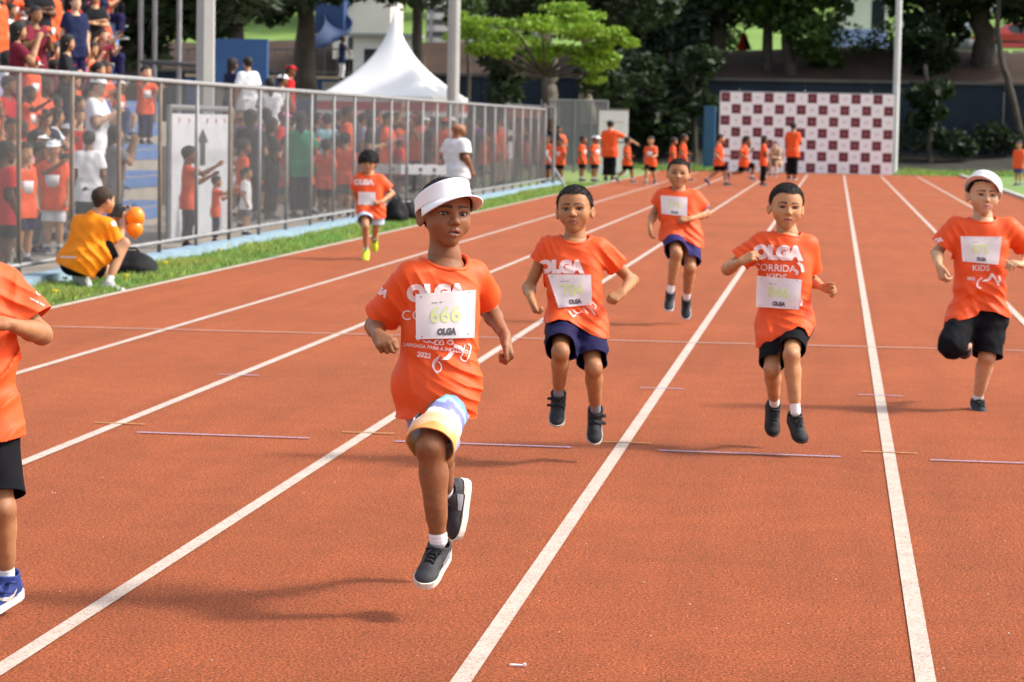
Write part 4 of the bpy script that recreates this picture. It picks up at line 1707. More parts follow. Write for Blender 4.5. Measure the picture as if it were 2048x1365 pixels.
def runner_875():
    B = ground(1963, 822)
    d0 = depth_of(B)
    J = px_joints(B, d0, dict(head=(1967, 389, 0), neck=(1965, 437, .03), shR=(1913, 453, .02), shL=(2018, 456, .02), elR=(1874, 506, .05), wrR=(1878, 532, -.14),
                              elL=(2060, 504, .1), wrL=(2046, 530, -.10), hipR=(1930, 632, .02), hipL=(1983, 632, 0), knR=(1905, 690, -.16), anR=(1933, 692, .26),
                              knL=(1974, 712, -.06), anL=(1956, 796, .06)))
    O = dict(B=B, d0=d0, H=.214, R=face_frame(to_cam(4), pitch=rad(-2), roll=rad(2)), skin=(.52, .29, .165), hair='buzz', hairc='dark', vox=(.0036, .006, .007), mouth=.2, bvh=True, s=1.04, chubby=.5, nose=.95, eye=.8,
             handR=(img(.2, .9, -.3), img(-.9, -.2, -.2), (45, 55, 35), 'out'), handL=(img(-.75, -.1, -.6), img(.2, -.85, -.3), (30, 40, 25), 'out'), seed=12, lips=(.5, .2, .16))
    O['footL'] = (img(.1, .35, -.93), img(0, -.95, -.3))
    O['footR'] = (img(.1, .6, .6), img(0, .5, -.8))
    O['shorts'] = dict(mat=BLACK_SH, len=1.0, lenR=1.14, ease=.022, flare=.002, amp=.008)
    O['shoes'] = SHOE_DARKW
    O['sock_h'] = .02
    O['leg_r'] = .84
    O['shirt'] = dict(mat=M_SHIRT, hem_px=[(1870, 641), (1887, 641), (1920, 635), (1946, 629), (1953, 618), (1984, 621), (2010, 633), (2030, 633)], hem_t=1.3, wide=1.0, ease=1.3, sleeve=.72, sl_r=.053, sl_w=.07, amp=.005,
                      folds=[fold(1990, 600, d0 - .1, 50, .12, .05, .007), fold(1920, 600, d0 - .1, 120, .12, .055, .006), fold(1910, 470, d0, 30, .07, .04, .006), fold(2015, 480, d0, 150, .07, .04, .006), fold(1955, 620, d0 - .1, 20, .10, .06, .005)])
    r = person('runner', 'boy runner in white visor and black knee shorts with race number 875', J, O, group='children running the race')
    visor(r, J['head'], O['R'], O['H'], yaw=rad(-30), roll=rad(2), tilt=rad(24), dz=.06)
    make_bib(r, ((1921, 473), (2004, 474), (1997, 530), (1925, 523)), '875', d0, numc=(.66, .66, .38), seed=11, wave=.004)
    shirt_text(r, 'shirt_logo', 'OLGA', 1870, 483, 8, 15, .12, d0)
    shirt_text(r, 'shirt_lettering', 'KIDS', 1962, 537, 12, 0, .02, d0)
    shirt_text(r, 'shirt_lettering', '2022', 1942, 558, 6, -2, .04, d0)
    for pts, w in (([(1985, 548), (1978, 560), (1964, 563)], (6, 5, 2)), ([(1964, 556), (1955, 563), (1954, 574), (1962, 577)], 3), ([(1984, 548), (1992, 560), (1998, 572)], 4), ([(1998, 552), (2001, 562), (1995, 566)], 3)):
        shirt_line(r, 'shirt_drawing', pts, w, d0, n=16)
    return r


def runner_779():
    B = ground(1360, 650)
    d0 = depth_of(B)
    J = px_joints(B, d0, dict(head=(1357, 347, 0), neck=(1357, 379, .03), shR=(1326, 390, .02), shL=(1390, 394, .02), elR=(1307, 430, .1), wrR=(1300, 452, -.06),
                              elL=(1412, 428, .08), wrL=(1380, 438, -.10), hipR=(1345, 470, .02), hipL=(1379, 472, 0), knR=(1353, 508, -.24), anR=(1341, 583, -.14),
                              knL=(1380, 535, -.14), anL=(1373, 596, .06)))
    O = dict(B=B, d0=d0, H=.214, R=face_frame(to_cam(-4), pitch=rad(0), roll=rad(3)), skin=(.40, .185, .085), hair='buzz', vox=(.005, .008, .009), mouth=.1, bvh=True, s=1.02, chubby=1.0, arm_r=.86, leg_r=.86,
             handR=(img(0, .9, -.2), img(-.9, 0, .2), (30, 40, 25), 'point'), handL=(img(-.9, .1, -.3), img(0, -.7, -.7), (55, 70, 45), 'fist'), seed=15, lips=(.35, .12, .1))
    O['footR'] = (img(-.12, .7, -.7), img(0, -.7, -.7))
    O['footL'] = (img(-.02, .88, -.45), img(0, -.45, -.9))
    O['shorts'] = dict(mat=cloth('indigo', (.025, .02, .10), rough=.7), len=.82, ease=.022, flare=.01, amp=.006)
    O['shoes'] = SHOE_DARKW
    O['sock_h'] = .085
    O['shirt'] = dict(mat=M_SHIRT, hem_px=[(1305, 482), (1322, 481), (1338, 471), (1352, 470), (1370, 480), (1396, 494), (1410, 494)], hem_t=1.3, wide=1.0, ease=1.3, sleeve=.62, sleeveR=.45, sl_r=.054, sl_w=.066, amp=.006,
                      folds=[fold(1385, 470, d0 - .1, 45, .14, .05, .008), fold(1340, 450, d0 - .1, 100, .1, .06, .005)])
    r = person('runner', 'chubby faced boy runner in indigo shorts behind the boy numbered 784', J, O, group='children running the race')
    make_bib(r, ((1321, 391), (1375, 395), (1374, 433), (1323, 428)), '779', d0, numc=(.68, .66, .42), seed=13, wave=.004)
    mb = MB()
    a, b = J['shL'], J['elL']
    mb.tube([a + (b - a) * .60 - B, a + (b - a) * .70 - B], [.062, .062], 14, caps=False)
    mb.build('undershirt_cuff', cloth('teal', (.03, .12, .25)), r['o'], smooth=True)
    return r


def runner_curly():
    B = ground(740, 520)
    d0 = depth_of(B)
    J = px_joints(B, d0, dict(head=(737, 326, 0), neck=(738, 347, .03), shR=(719, 356, .02), shL=(762, 360, .02), elR=(708, 390, .12), wrR=(716, 412, .02),
                              elL=(784, 388, .05), wrL=(763, 404, -.12), hipR=(729, 415, .02), hipL=(754, 417, 0), knR=(731, 453, -.20), anR=(732, 500, .02),
                              knL=(752, 455, .05), anL=(749, 478, .28)))
    O = dict(B=B, d0=d0, H=.212, R=face_frame(to_cam(-6), pitch=rad(-6), roll=rad(-2)), skin=(.44, .22, .11), hair='curly', vox=(.007, .011, .012), fine=True, bvh=True, s=1.0,
             handR=(img(.1, .9, -.3), img(-.9, 0, .2), (40, 50, 30), 'point'), handL=(img(-.9, .2, -.3), img(0, -.7, -.7), (55, 70, 45), 'fist'), seed=18)
    O['footR'] = (img(0, .45, -.9), img(0, -.9, -.4))
    O['footL'] = (img(0, .95, .1), img(0, -.1, -.95))
    O['shorts'] = dict(mat=cloth('pale_blue', (.42, .52, .62), rough=.8), len=.7, lenL=.8, ease=.02, flare=.015, amp=.006)
    O['shoes'] = SHOE_LIME
    O['sock_h'] = .05
    O['shirt'] = dict(mat=M_SHIRT, hem_px=[(700, 428), (716, 428), (728, 424), (740, 428), (752, 438), (770, 436), (780, 430)], hem_t=1.35, wide=1.0, ease=1.2, sleeve=.66, sl_r=.055, sl_w=.07, amp=.006,
                      folds=[fold(755, 420, d0 - .1, 45, .15, .06, .008)])
    r = person('runner', 'curly haired boy runner in lime shoes beside the fence', J, O, group='children running the race')
    make_bib(r, ((717, 384), (751, 385), (751, 411), (716, 410)), '   ', d0, logo=False, seed=14)
    shirt_text(r, 'shirt_logo', 'OLGA', 727, 365, 10, 0, .13, d0)
    return r


def runner_edge():
    B = ground(-25, 1232)
    d0 = depth_of(B)
    J = px_joints(B, d0, dict(head=(-85, 415, -.05), neck=(-75, 515, 0), shR=(-150, 570, -.05), shL=(8, 568, .06), elL=(82, 668, .06), wrL=(14, 648, -.13),
                              elR=(-215, 680, .1), wrR=(-180, 760, 0), hipR=(-105, 835, 0), hipL=(-22, 838, 0), knL=(2, 1015, -.08), anL=(12, 1152, .0),
                              knR=(-120, 990, -.15), anR=(-120, 1060, .15)))
    O = dict(B=B, d0=d0, H=.21, R=face_frame(to_cam(-10)), skin=(.34, .155, .07), hair='short', vox=(.006, .004, .005), fine=False, s=1.06, bvh=True,
             handR=(img(0, .9, -.3), img(-.9, 0, .2), (55, 70, 45), 'fist'), handL=(img(-.9, -.1, -.35), img(.1, -.8, -.55), (40, 55, 40), 'point'), seed=21)
    O['footL'] = (img(-.42, .28, -.86), img(.0, -.95, -.3))
    O['footR'] = (img(0, .9, .4), img(0, .2, -.9))
    O['shorts'] = dict(mat=BLACK_SH, len=.88, ease=.012, flare=.004, amp=.003)
    O['shoes'] = SHOE_BLUE
    O['sock_h'] = .06
    O['shirt'] = dict(mat=M_SHIRT, hem_px=[(-200, 875), (-50, 876), (20, 875), (40, 872), (58, 868), (90, 860)], hem_t=1.3, wide=.9, ease=1.2, sleeve=.74, sl_r=.055, sl_w=.074, amp=.004,
                      folds=[fold(20, 800, d0 - .1, -35, .14, .06, .008), fold(25, 720, d0 - .05, -30, .1, .045, .006), fold(40, 600, d0, 60, .08, .045, .006), fold(0, 560, d0, 0, .1, .06, .004)])
    r = person('runner', 'runner cut off by the left edge, in blue shoes and black shorts', J, O, group='children running the race')
    shirt_text(r, 'sleeve_print', 'corrida kids', 75, 604, 5, -28, .02, d0)
    shirt_line(r, 'sleeve_print', [(72, 580), (80, 578), (84, 586), (78, 592), (72, 586), (74, 580)], 2.0, d0, n=20)
    return r


def photographer():
    B = ground(190, 578)
    d0 = depth_of(B)
    J = px_joints(B, d0, dict(head=(209, 401, .12), neck=(188, 434, .1), shR=(216, 452, .02), shL=(160, 446, .16), elR=(236, 492, .08), wrR=(248, 448, .22),
                              elL=(205, 470, .42), wrL=(240, 432, .34), hipR=(172, 522, .0), hipL=(142, 520, .16), knR=(247, 486, .10), anR=(217, 566, .0),
                              knL=(222, 540, .45), anL=(152, 560, .16)))
    fwd = img(.85, .12, .55)
    O = dict(B=B, d0=d0, H=.225, R=face_frame(img(.75, 0, .65), pitch=rad(-6)), skin=(.46, .25, .14), hair='short', hairc='brown', vox=(.008, .010, .011), fine=False, s=1.27, bvh=True,
             handR=(img(.3, -.8, .5), img(.7, .2, -.4), (40, 50, 40), 'point'), handL=(img(.6, -.4, .5), img(0, .5, .8), (40, 50, 40), 'point'), seed=25, foot_len=.21)
    O['footR'] = (img(.96, .12, -.1), img(0, -1, 0))
    O['footL'] = (img(.35, .9, .2), img(-.8, .3, .3))
    O['shorts'] = dict(mat=BLACK_SH, len=.72, ease=.02, flare=.012, amp=.006)
    O['shoes'] = dict(name='white_grey', upper=(.45, .44, .44), sole=(.5, .5, .5), sock=(.75, .75, .75), kind='none', sole_h=.05)
    O['sock_h'] = .05
    O['shirt'] = dict(mat=cloth('amber', (.92, .26, .012), rough=.65, trans=.06), hem_len=.075, hem_t=1.25, wide=1.05, ease=1.5, sleeve=.72, sl_r=.055, sl_w=.066, amp=.006,
                      folds=[fold(190, 510, d0 - .1, 40, .16, .08, .012), fold(160, 500, d0 - .1, 100, .2, .12, .006), fold(215, 480, d0 - .1, 20, .1, .06, .008)])
    r = person('photographer', 'photographer in amber shirt crouching on the grass verge with a camera', J, O)
    v, f = place_text('STAFF', 158, 420, 7, 6, .08)
    project_mesh('back_lettering', v, f, r['bvh'], r, mat('dark_print', (.25, .07, .01)), r['shirt'], off=.004, near=d0 - 1, far=d0 + 1)
    v, f = place_text('________', 136, 512, 5, -3, .3)
    project_mesh('back_strip', v, f, r['bvh'], r, M_PRINT, r['shirt'], off=.004, near=d0 - 1, far=d0 + 1)
    v, f = place_text('O', 228, 448, 8, 0, .2)
    project_mesh('sleeve_badge', v, f, r['bvh'], r, M_PRINT, r['shirt'], off=.004, near=d0 - 1, far=d0 + 1)
    # the camera he holds
    c = at(236, 424, d0 + .28)
    R = face_frame(img(.75, 0, .65))
    cam = tag(empty('held_camera', c), 'black camera held up to the eye by the crouching photographer', 'camera')
    blk = mat('camera_black', (.012, .012, .013), rough=.45)
    MB().box((0, 0, 0), (.14, .065, .09), R).box(R @ np.array([0, -.005, .055]), (.05, .05, .035), R).build('camera_body', blk, cam)
    MB().tube([R @ np.array([0, .03, -.005]), R @ np.array([0, .09, -.005]), R @ np.array([0, .15, -.005])], [.036, .04, .042], 16).build('lens', blk, cam, smooth=False)
    MB().tube([R @ np.array([-.07, 0, .02]), R @ np.array([-.08, -.06, -.05]), R @ np.array([-.03, -.1, -.16])], .008, 6).build('strap', blk, cam)
    return r


runner_666()
runner_784()
runner_846()
runner_875()
runner_779()
runner_curly()
runner_edge()
photographer()
# ------------------------------------------------------------------ verge, kerbs, fence
GALV = mat('galvanised', (.22, .22, .22), rough=.6, metal=.2, noise=(6, .2))
WIRE = mat('wire', (.17, .17, .17), rough=.6, metal=.2)
CONC = mat('concrete', (.30, .27, .23), rough=.9, noise=(2.2, .25), bump=(30, .3))
RUST = mat('rusty_post', (.16, .12, .095), rough=.85, noise=(5, .4))
WHITE = mat('white_paint', (.78, .78, .78), rough=.6, noise=(3, .05))
BLUEP = mat('blue_paint', (.06, .13, .32), rough=.7, noise=(3, .2))
FX = -6.85
y0f, y1f = 14.69, 59.7

rs = np.random.RandomState(11)
MB().box((FX + .02, (y0f + 62) / 2, .05), (.22, 62 - y0f + 2, .1)).build('kerb', mat('pale_blue_kerb', (.20, .29, .36), rough=.8, noise=(4, .2), bump=(40, .2)))
tag(bpy.data.objects['kerb'], kind='structure')
sheet('verge', [(XL - .04, 8), (XL - .04, 88.3), (-9.5, 88.3), (-9.5, 60), (FX - .05, 60), (FX - .05, 8)][::-1], .004, mat('verge_soil', (.16, .22, .06), rough=.95, noise=(9, .35), bump=(70, .6)))
sheet('terrace_ground', [(-60, 5), (FX - .05, 5), (FX - .05, 60), (-9.5, 60), (-9.5, 95), (-60, 95)], .002, mat('worn_ground', (.22, .19, .15), rough=.95, noise=(1.3, .3), bump=(20, .3)))
sheet('infield', [(XR + .12, 20), (40, 20), (40, 95), (XR + .12, 95)], .006, M_GRASS)
MB().box((XR + .06, 55, .03), (.1, 70, .06)).build('inner_kerb', mat('kerb_grey', (.5, .46, .42), rough=.8, noise=(5, .2)))
tag(bpy.data.objects['inner_kerb'], kind='structure')


def blades(name, n, xr, yr, h, col, seed, m=None):
    r = np.random.RandomState(seed)
    x, y = r.uniform(*xr, n), yr[0] + (yr[1] - yr[0]) * r.uniform(0, 1, n) ** 1.5
    cl = vnoise(np.stack([x * 3, y * 1.2, x * 0], 1), seed)
    hh = h * r.uniform(.5, 1.25, n) * (1 + .5 * cl)
    a = r.uniform(0, 6.283, n)
    lean = r.normal(0, .4, (n, 2)) * hh[:, None]
    w = .005 + y * .00018
    b1 = np.stack([x + w * np.cos(a), y + w * np.sin(a), np.zeros(n)], 1)
    b2 = np.stack([x - w * np.cos(a), y - w * np.sin(a), np.zeros(n)], 1)
    t = np.stack([x + lean[:, 0], y + lean[:, 1], hh], 1)
    V = np.concatenate([b1, b2, t])
    F = np.stack([np.arange(n), np.arange(n) + n, np.arange(n) + 2 * n], 1)
    c = np.array(col) * (1 + .35 * r.normal(0, 1, (n, 1)).clip(-1.5, 1.5)) * np.array([1, 1, 1])
    c[:, 0] *= 1 + .3 * cl
    return obj(name, np_mesh(name, V, F, smooth=False, cols=np.concatenate([c, c, c]).clip(.005, .6)), mat('grass_blade', (.1, .2, .03), rough=.7, vcol=True, trans=.35))


tag(blades('verge_grass', 42000, (FX + .14, XL - .05), (15, 64), .06, (.22, .32, .07), 3), 'strip of short green grass between the track and the fence kerb', 'grass', kind='stuff')
tag(blades('far_grass', 12000, (-9, 14), (88.5, 97), .14, (.18, .28, .06), 4), 'band of grass beyond the end of the track', 'grass', kind='stuff')
mb = MB()
for x, y in [(130, 573), (252, 567), (455, 503), (330, 540), (440, 512), (110, 600), (300, 548), (640, 470)]:
    g = ground(x, y)
    mb.tube([g, g + np.array([.01, 0, .07])], .004, 4)
    mb.tube([g + np.array([0, 0, .065]), g + np.array([0, 0, .08])], [.02, .026], 8)
tag(mb.build('verge_flowers', mat('dandelion', (.8, .6, .02), rough=.7)), 'small yellow flowers dotted in the grass verge', 'flowers', kind='stuff')

fence = tag(empty('mesh_fence', (FX, 20, 0)), 'long grey wire mesh fence on a pale blue kerb in front of the crowd', 'fence')
OFF = np.array([-FX, -20, 0])
k = 0
post = MB().tube([(0, 0, .08), (0, 0, 1.86)], .021, 8).mesh('post', True)
ys = [20.69 + 1.5 * i for i in range(-4, 27)]
for i, y in enumerate(ys):
    obj('post', post, RUST if (i in (4, 5, 6, 7, 9)) else GALV, fence, (0, y - 20, 0))
MB().tube([(0, ys[0] - 20, 1.85), (0, ys[-1] - 20, 1.85)], .027, 8).build('top_rail', GALV, fence, True)
MB().tube([(0, ys[0] - 20, .2), (0, ys[-1] - 20, .2)], .022, 8).build('bottom_rail', GALV, fence, True)


def netting(name, parent, p0, p1, z0, z1, pitch, r, m):
    """diamond wire netting between two ground points (parent space)"""
    p0, p1 = np.array(p0, float), np.array(p1, float)
    L = np.linalg.norm(p1 - p0)
    u = (p1 - p0) / L
    nrm = np.array([-u[1], u[0], 0])
    H = z1 - z0
    V, F = [], []
    n = int((L + H) / pitch)
    for sgn in (1, -1):
        for i in range(n):
            a = -H + i * pitch
            s0, s1 = max(a, 0), min(a + H, L)
            if s1 <= s0:
                continue
            q0, q1 = s0 - a, s1 - a
            if sgn < 0:
                q0, q1 = H - q0, H - q1
            A = p0 + u * s0 + np.array([0, 0, z0 + q0])
            Bq = p0 + u * s1 + np.array([0, 0, z0 + q1])
            d = unit(Bq - A)
            e = np.cross(d, nrm)
            o = nrm * r * 1.2 * sgn
            b = len(V)
            for c in (A, Bq):
                V += [c + o + nrm * r, c + o + e * r * .9 - nrm * r * .5, c + o - e * r * .9 - nrm * r * .5]
            F += [(b, b + 1, b + 4, b + 3), (b + 1, b + 2, b + 5, b + 4), (b + 2, b, b + 3, b + 5)]
    o = obj(name, np_mesh(name, np.array(V), np.array(F), smooth=True), m, parent)
    tag(o, kind='stuff')
    return o


netting('wire_mesh', fence, (0, ys[0] - 20, 0), (0, ys[-1] - 20, 0), .2, 1.85, .034, .0014, WIRE)

# far fence across, gate posts and the leaning pole
fx0, fx1, fy = on_x(1083, 80), on_x(1214, 80), 80.0
ff = tag(empty('gate_fence', (fx0, fy, 0)), 'grey corrugated mesh fence behind the gate, left of the white board', 'fence')
for i in range(5):
    obj('post', MB().tube([(0, 0, 0), (0, 0, 2.3)], .035, 8).mesh('post'), GALV, ff, ((fx1 - fx0) * i / 4, 0, 0))
MB().tube([(0, 0, 2.28), (fx1 - fx0, 0, 2.28)], .03, 8).build('top_rail', GALV, ff)
netting('wire_mesh', ff, (0, 0, 0), (fx1 - fx0, 0, 0), .05, 2.28, .05, .009, mat('wire_dull', (.30, .31, .31), rough=.6))
gate = tag(empty('open_gate', (FX - .15, 60.6, 0)), 'open gate frame of grey posts at the far end of the mesh fence', 'gate')
for dx, h in ((0, 2.0), (.25, 1.9), (-.9, 2.0)):
    obj('post', MB().tube([(dx, 0, 0), (dx, 0, h)], .045, 8).mesh('post'), RUST if dx == 0 else GALV, gate)
MB().tube([(-.9, 0, 1.95), (.25, 0, 1.9)], .03, 8).build('cross_bar', GALV, gate)
MB().box((-.45, .01, 1.75), (.8, .01, .22)).build('pennant', cloth('pale_orange', (.75, .25, .14)), gate)
a, b = at(1078, 285, 62.5), ground(1131, 376)
tag(MB().tube([a - b, (0, 0, 0)], .035, 8).build('leaning_pole', GALV, None, loc=tuple(b)), 'grey pole leaning down from the gate towards the track', 'pole')

# white board behind the fence with the arrow
bx = -7.75
yb0, yb1 = bx / (ray(338, 300)[0] / ray(338, 300)[1]), bx / (ray(461, 300)[0] / ray(461, 300)[1])
bd = tag(empty('arrow_board', (bx, (yb0 + yb1) / 2, 0)), 'pale grey board with a dark upward arrow standing behind the fence', 'board')
hw = (yb1 - yb0) / 2
MB().box((0, 0, .78), (.03, 2 * hw, 1.5)).build('panel', mat('board_pale', (.55, .56, .60), rough=.6, noise=(2, .04)), bd)
AR = mat('arrow_dark', (.05, .05, .06))
MB().add([(.019, -.28, 1.18), (.019, .28, 1.18), (.019, 0, 1.36)], [(0, 1, 2)]).add([(.019, -.13, .9), (.019, .13, .9), (.019, .13, 1.181), (.019, -.13, 1.181)], [(0, 1, 2, 3)]).build('arrow', AR, bd)
for k in range(6):
    MB().tube([(.016, -hw + .4 + k * (2 * hw - .8) / 5, 1.45), (.022, -hw + .4 + k * (2 * hw - .8) / 5, 1.45)], .035, 10).build('red_dot', mat('dot_red', (.5, .2, .18)), bd)
for sy in (-hw, hw):
    MB().tube([(0, sy, 0), (0, sy, 1.62)], .035, 8).build('post', GALV, bd)
MB().tube([(0, -hw, 1.6), (0, hw, 1.6)], .035, 8).build('top_bar', GALV, bd)


# light poles
def pole(name, label, x, y, h, r0, r1, m, n=8):
    p = tag(empty(name, (x, y, 0)), label, 'pole')
    MB().tube([(0, 0, 0), (0, 0, h * .5), (0, 0, h)], [r0, (r0 + r1) / 2, r1], n).build('shaft', m, p)
    MB().box((0, 0, .03), (r0 * 4, r0 * 4, .06)).build('base_plate', m, p)
    if h > 8:
        MB().box((0, 0, h), (1.6, .12, .12)).build('crossarm', m, p)
        for sx in (-.6, .6):
            MB().box((sx, -.1, h - .12), (.35, .3, .18)).build('floodlight', GALV, p)
    return p


STEEL = mat('steel_pole', (.34, .33, .31), rough=.65, noise=(2, .12))
pole('light_pole', 'thick grey floodlight pole rising behind the fence at the left', at(410, 240, 34)[0], at(410, 240, 34)[1], 12, .135, .12, STEEL, 6)
pole('light_pole', 'grey floodlight pole beside the white tent', at(905, 240, 60)[0], at(905, 240, 60)[1], 14, .15, .13, STEEL, 10)
q = at(1788, 345, 88)
pole('light_pole', 'slim pale pole at the right end of the checkered backdrop', q[0], q[1] + .5, 13, .125, .10, mat('pale_pole', (.5, .5, .5), rough=.5, noise=(2, .1)), 10)

# scaffold frame above the stand
sc = tag(empty('scaffold_frame', (0, 0, 0)), 'thin metal frame standing over the upper bleacher rows', 'scaffold')
sd = 44.0
for px in (281, 309, 358):
    p = at(px, 124, sd)
    MB().tube([(p[0], p[1], 0), (p[0], p[1], 6.5)], .045, 8).build('upright', GALV, sc)
p, q = at(281, 124, sd), at(420, 132, sd)
MB().tube([p, q], .05, 8).build('rail', mat('dark_metal', (.06, .06, .065), rough=.5), sc)

# ------------------------------------------------------------------ bleachers
ROWS = []
stand = tag(empty('bleachers', (-8.9, 30, 0)), 'stepped concrete bleachers with blue seat boards behind the fence', 'bleachers')
SEATB = mat('seat_blue', (.07, .15, .34), rough=.7, noise=(5, .25))


def y_at(px, x):
    d = ray(px, 240)
    return x / (d[0] / d[1])


for i in range(1, 13):
    x, z = -8.6 - .75 * i, -.10 + .36 * i
    ya, yb = y_at(-160, x), y_at(322 if i < 6 else 236, x)
    ROWS.append((x, z, ya, yb))
    MB().box((x - .375 + 8.9, (ya + yb) / 2 - 30, z / 2 - .0), (.75, yb - ya, z)).build('step', CONC, stand)
    MB().box((x - .2 + 8.9, (ya + yb) / 2 - 30, z + .034), (.36, yb - ya, .06)).build('seat_board', SEATB, stand)
    MB().box((x + .004 + 8.9, (ya + yb) / 2 - 30, z - .09), (.012, yb - ya, .15)).build('riser_paint', SEATB, stand)
terr = tag(MB().box((0, 0, .5), (5, 16, 1.0)).box((.0, 0, 1.2), (2.0, 16, .4)).build('terrace_block', CONC, loc=(-13.4, 50, 0)), 'low concrete terrace beyond the bleachers where people stand', 'terrace')

# ------------------------------------------------------------------ tent
tp = at(787, 192, 75)
tent = tag(empty('pagoda_tent', (tp[0], tp[1], 0)), 'white peaked canopy tent with red and white valance behind the fence', 'tent')
CANV = mat('tent_canvas', (.80, .80, .80), rough=.55, noise=(1.5, .03), trans=.12)
V, F = [], []
n, mrow = 48, 14
hw, ze, zp = 1.78, 2.25, 5.05
for j in range(mrow + 1):
    t = j / mrow
    prof = (1 - t) ** 2.2 * .88 + .12 * (1 - t)
    for k in range(n):
        a = 2 * math.pi * (k + .5) / n
        c, s_ = math.cos(a), math.sin(a)
        sq = 1 / max(abs(c), abs(s_))
        sq = 1 + (sq - 1) * (1 - t) ** 1.2
        V.append((c * sq * hw * prof + 0, s_ * sq * hw * prof, ze + (zp - ze) * t))
V = np.array(V)
F = [(j * n + k, j * n + (k + 1) % n, (j + 1) * n + (k + 1) % n, (j + 1) * n + k) for j in range(mrow) for k in range(n)]
rt = rad(-8)
Rz = np.array([[math.cos(rt), -math.sin(rt), 0], [math.sin(rt), math.cos(rt), 0], [0, 0, 1]])
obj('canopy', np_mesh('canopy', V @ Rz.T, np.array(F)), CANV, tent)
for sx in (-1, 1):
    for sy in (-1, 1):
        p = Rz @ np.array([sx * 1.72, sy * 1.72, 0])
        MB().tube([p, p + np.array([0, 0, 2.2])], .045, 8).build('leg', GALV, tent)
RED = mat('valance_red', (.48, .04, .05), rough=.7)
for sx, sy, ln in ((0, -1, 1), (1, 0, 1), (-1, 0, 1), (0, 1, 1)):
    for zc, hh, m in ((2.16, .18, CANV), (1.94, .26, RED), (1.74, .14, CANV)):
        size = (3.53, .02, hh) if sx == 0 else (.02, 3.53, hh)
        MB().box(Rz @ np.array([sx * 1.77, sy * 1.77, zc]), size, Rz).build('valance', m, tent)
MB().box(Rz @ np.array([0, 1.7, .85]), (3.4, .03, 1.7), Rz).build('back_wall', mat('tent_wall', (.5, .5, .5), rough=.7), tent)

# ------------------------------------------------------------------ checkered photo backdrop
def checker_mat(w, h, nx, ny):
    m = bpy.data.materials.new('sponsor_checks')
    nt, b = nodes_of(m)
    N, L = nt.nodes, nt.links
    b.inputs['Roughness'].default_value = .6
    tc = N.new('ShaderNodeTexCoord')
    sp = N.new('ShaderNodeSeparateXYZ')
    L.new(tc.outputs['Object'], sp.inputs[0])

    def mth(op, a, bb=None):
        q = N.new('ShaderNodeMath')
        q.operation = op
        for i, v in enumerate((a, bb)):
            if v is None:
                continue
            if isinstance(v, (int, float)):
                q.inputs[i].default_value = v
            else:
                L.new(v, q.inputs[i])
        return q.outputs[0]
    u = mth('MULTIPLY', mth('ADD', sp.outputs['X'], w / 2), nx / w)
    v = mth('MULTIPLY', sp.outputs['Z'], ny / h)
    fu, fv = mth('FRACT', u), mth('FRACT', v)
    par = mth('MODULO', mth('ADD', mth('FLOOR', u), mth('FLOOR', v)), 2)
    du, dv = mth('ABSOLUTE', mth('SUBTRACT', fu, .5)), mth('ABSOLUTE', mth('SUBTRACT', fv, .5))
    inside = mth('MULTIPLY', mth('LESS_THAN', du, .425), mth('LESS_THAN', dv, .41))
    red = mth('MULTIPLY', mth('LESS_THAN', par, .5), inside)
    nz = N.new('ShaderNodeTexWhiteNoise')
    cb = N.new('ShaderNodeCombineXYZ')
    L.new(mth('FLOOR', u), cb.inputs[0])
    L.new(mth('FLOOR', v), cb.inputs[1])
    L.new(cb.outputs[0], nz.inputs['Vector'])
    lw = mth('ADD', mth('MULTIPLY', nz.outputs['Value'], .14), .12)
    logo = mth('MULTIPLY', mth('LESS_THAN', du, lw), mth('LESS_THAN', dv, .12))
    mx = N.new('ShaderNodeMix')
    mx.data_type = 'RGBA'
    mx.inputs['A'].default_value = (.78, .77, .79, 1)
    mx.inputs['B'].default_value = (.12, .012, .02, 1)
    L.new(red, mx.inputs['Factor'])
    lg = N.new('ShaderNodeMix')
    lg.data_type = 'RGBA'
    lg.inputs['A'].default_value = (.62, .57, .57, 1)
    lg.inputs['B'].default_value = (.22, .07, .08, 1)
    L.new(red, lg.inputs['Factor'])
    m2 = N.new('ShaderNodeMix')
    m2.data_type = 'RGBA'
    L.new(logo, m2.inputs['Factor'])
    L.new(mx.outputs['Result'], m2.inputs['A'])
    L.new(lg.outputs['Result'], m2.inputs['B'])
    L.new(m2.outputs['Result'], b.inputs['Base Color'])
    return m


xl, xr = on_x(1439, 87.2), on_x(1787, 87.2)
bw, bh = xr - xl, 2.72
bk = tag(empty('photo_backdrop', ((xl + xr) / 2, 87.2, 0)), 'large checkered maroon and white sponsor backdrop at the far end of the track', 'backdrop')
obj('banner', MB().box((0, 0, bh / 2 + .02), (bw, .04, bh)).mesh('banner'), checker_mat(bw, bh + .04, 16, 7), bk)
MB().tube([(-bw / 2, .05, bh + .03), (bw / 2, .05, bh + .03)], .03, 8).build('top_tube', mat('dark_tube', (.08, .08, .09), rough=.5), bk)
for k in range(5):
    MB().tube([(-bw / 2 + bw * k / 4, .08, 0), (-bw / 2 + bw * k / 4, .08, bh)], .03, 8).build('upright', GALV, bk)
    MB().tube([(-bw / 2 + bw * k / 4, .08, bh * .7), (-bw / 2 + bw * k / 4, 1.2, 0)], .025, 8).build('brace', GALV, bk)

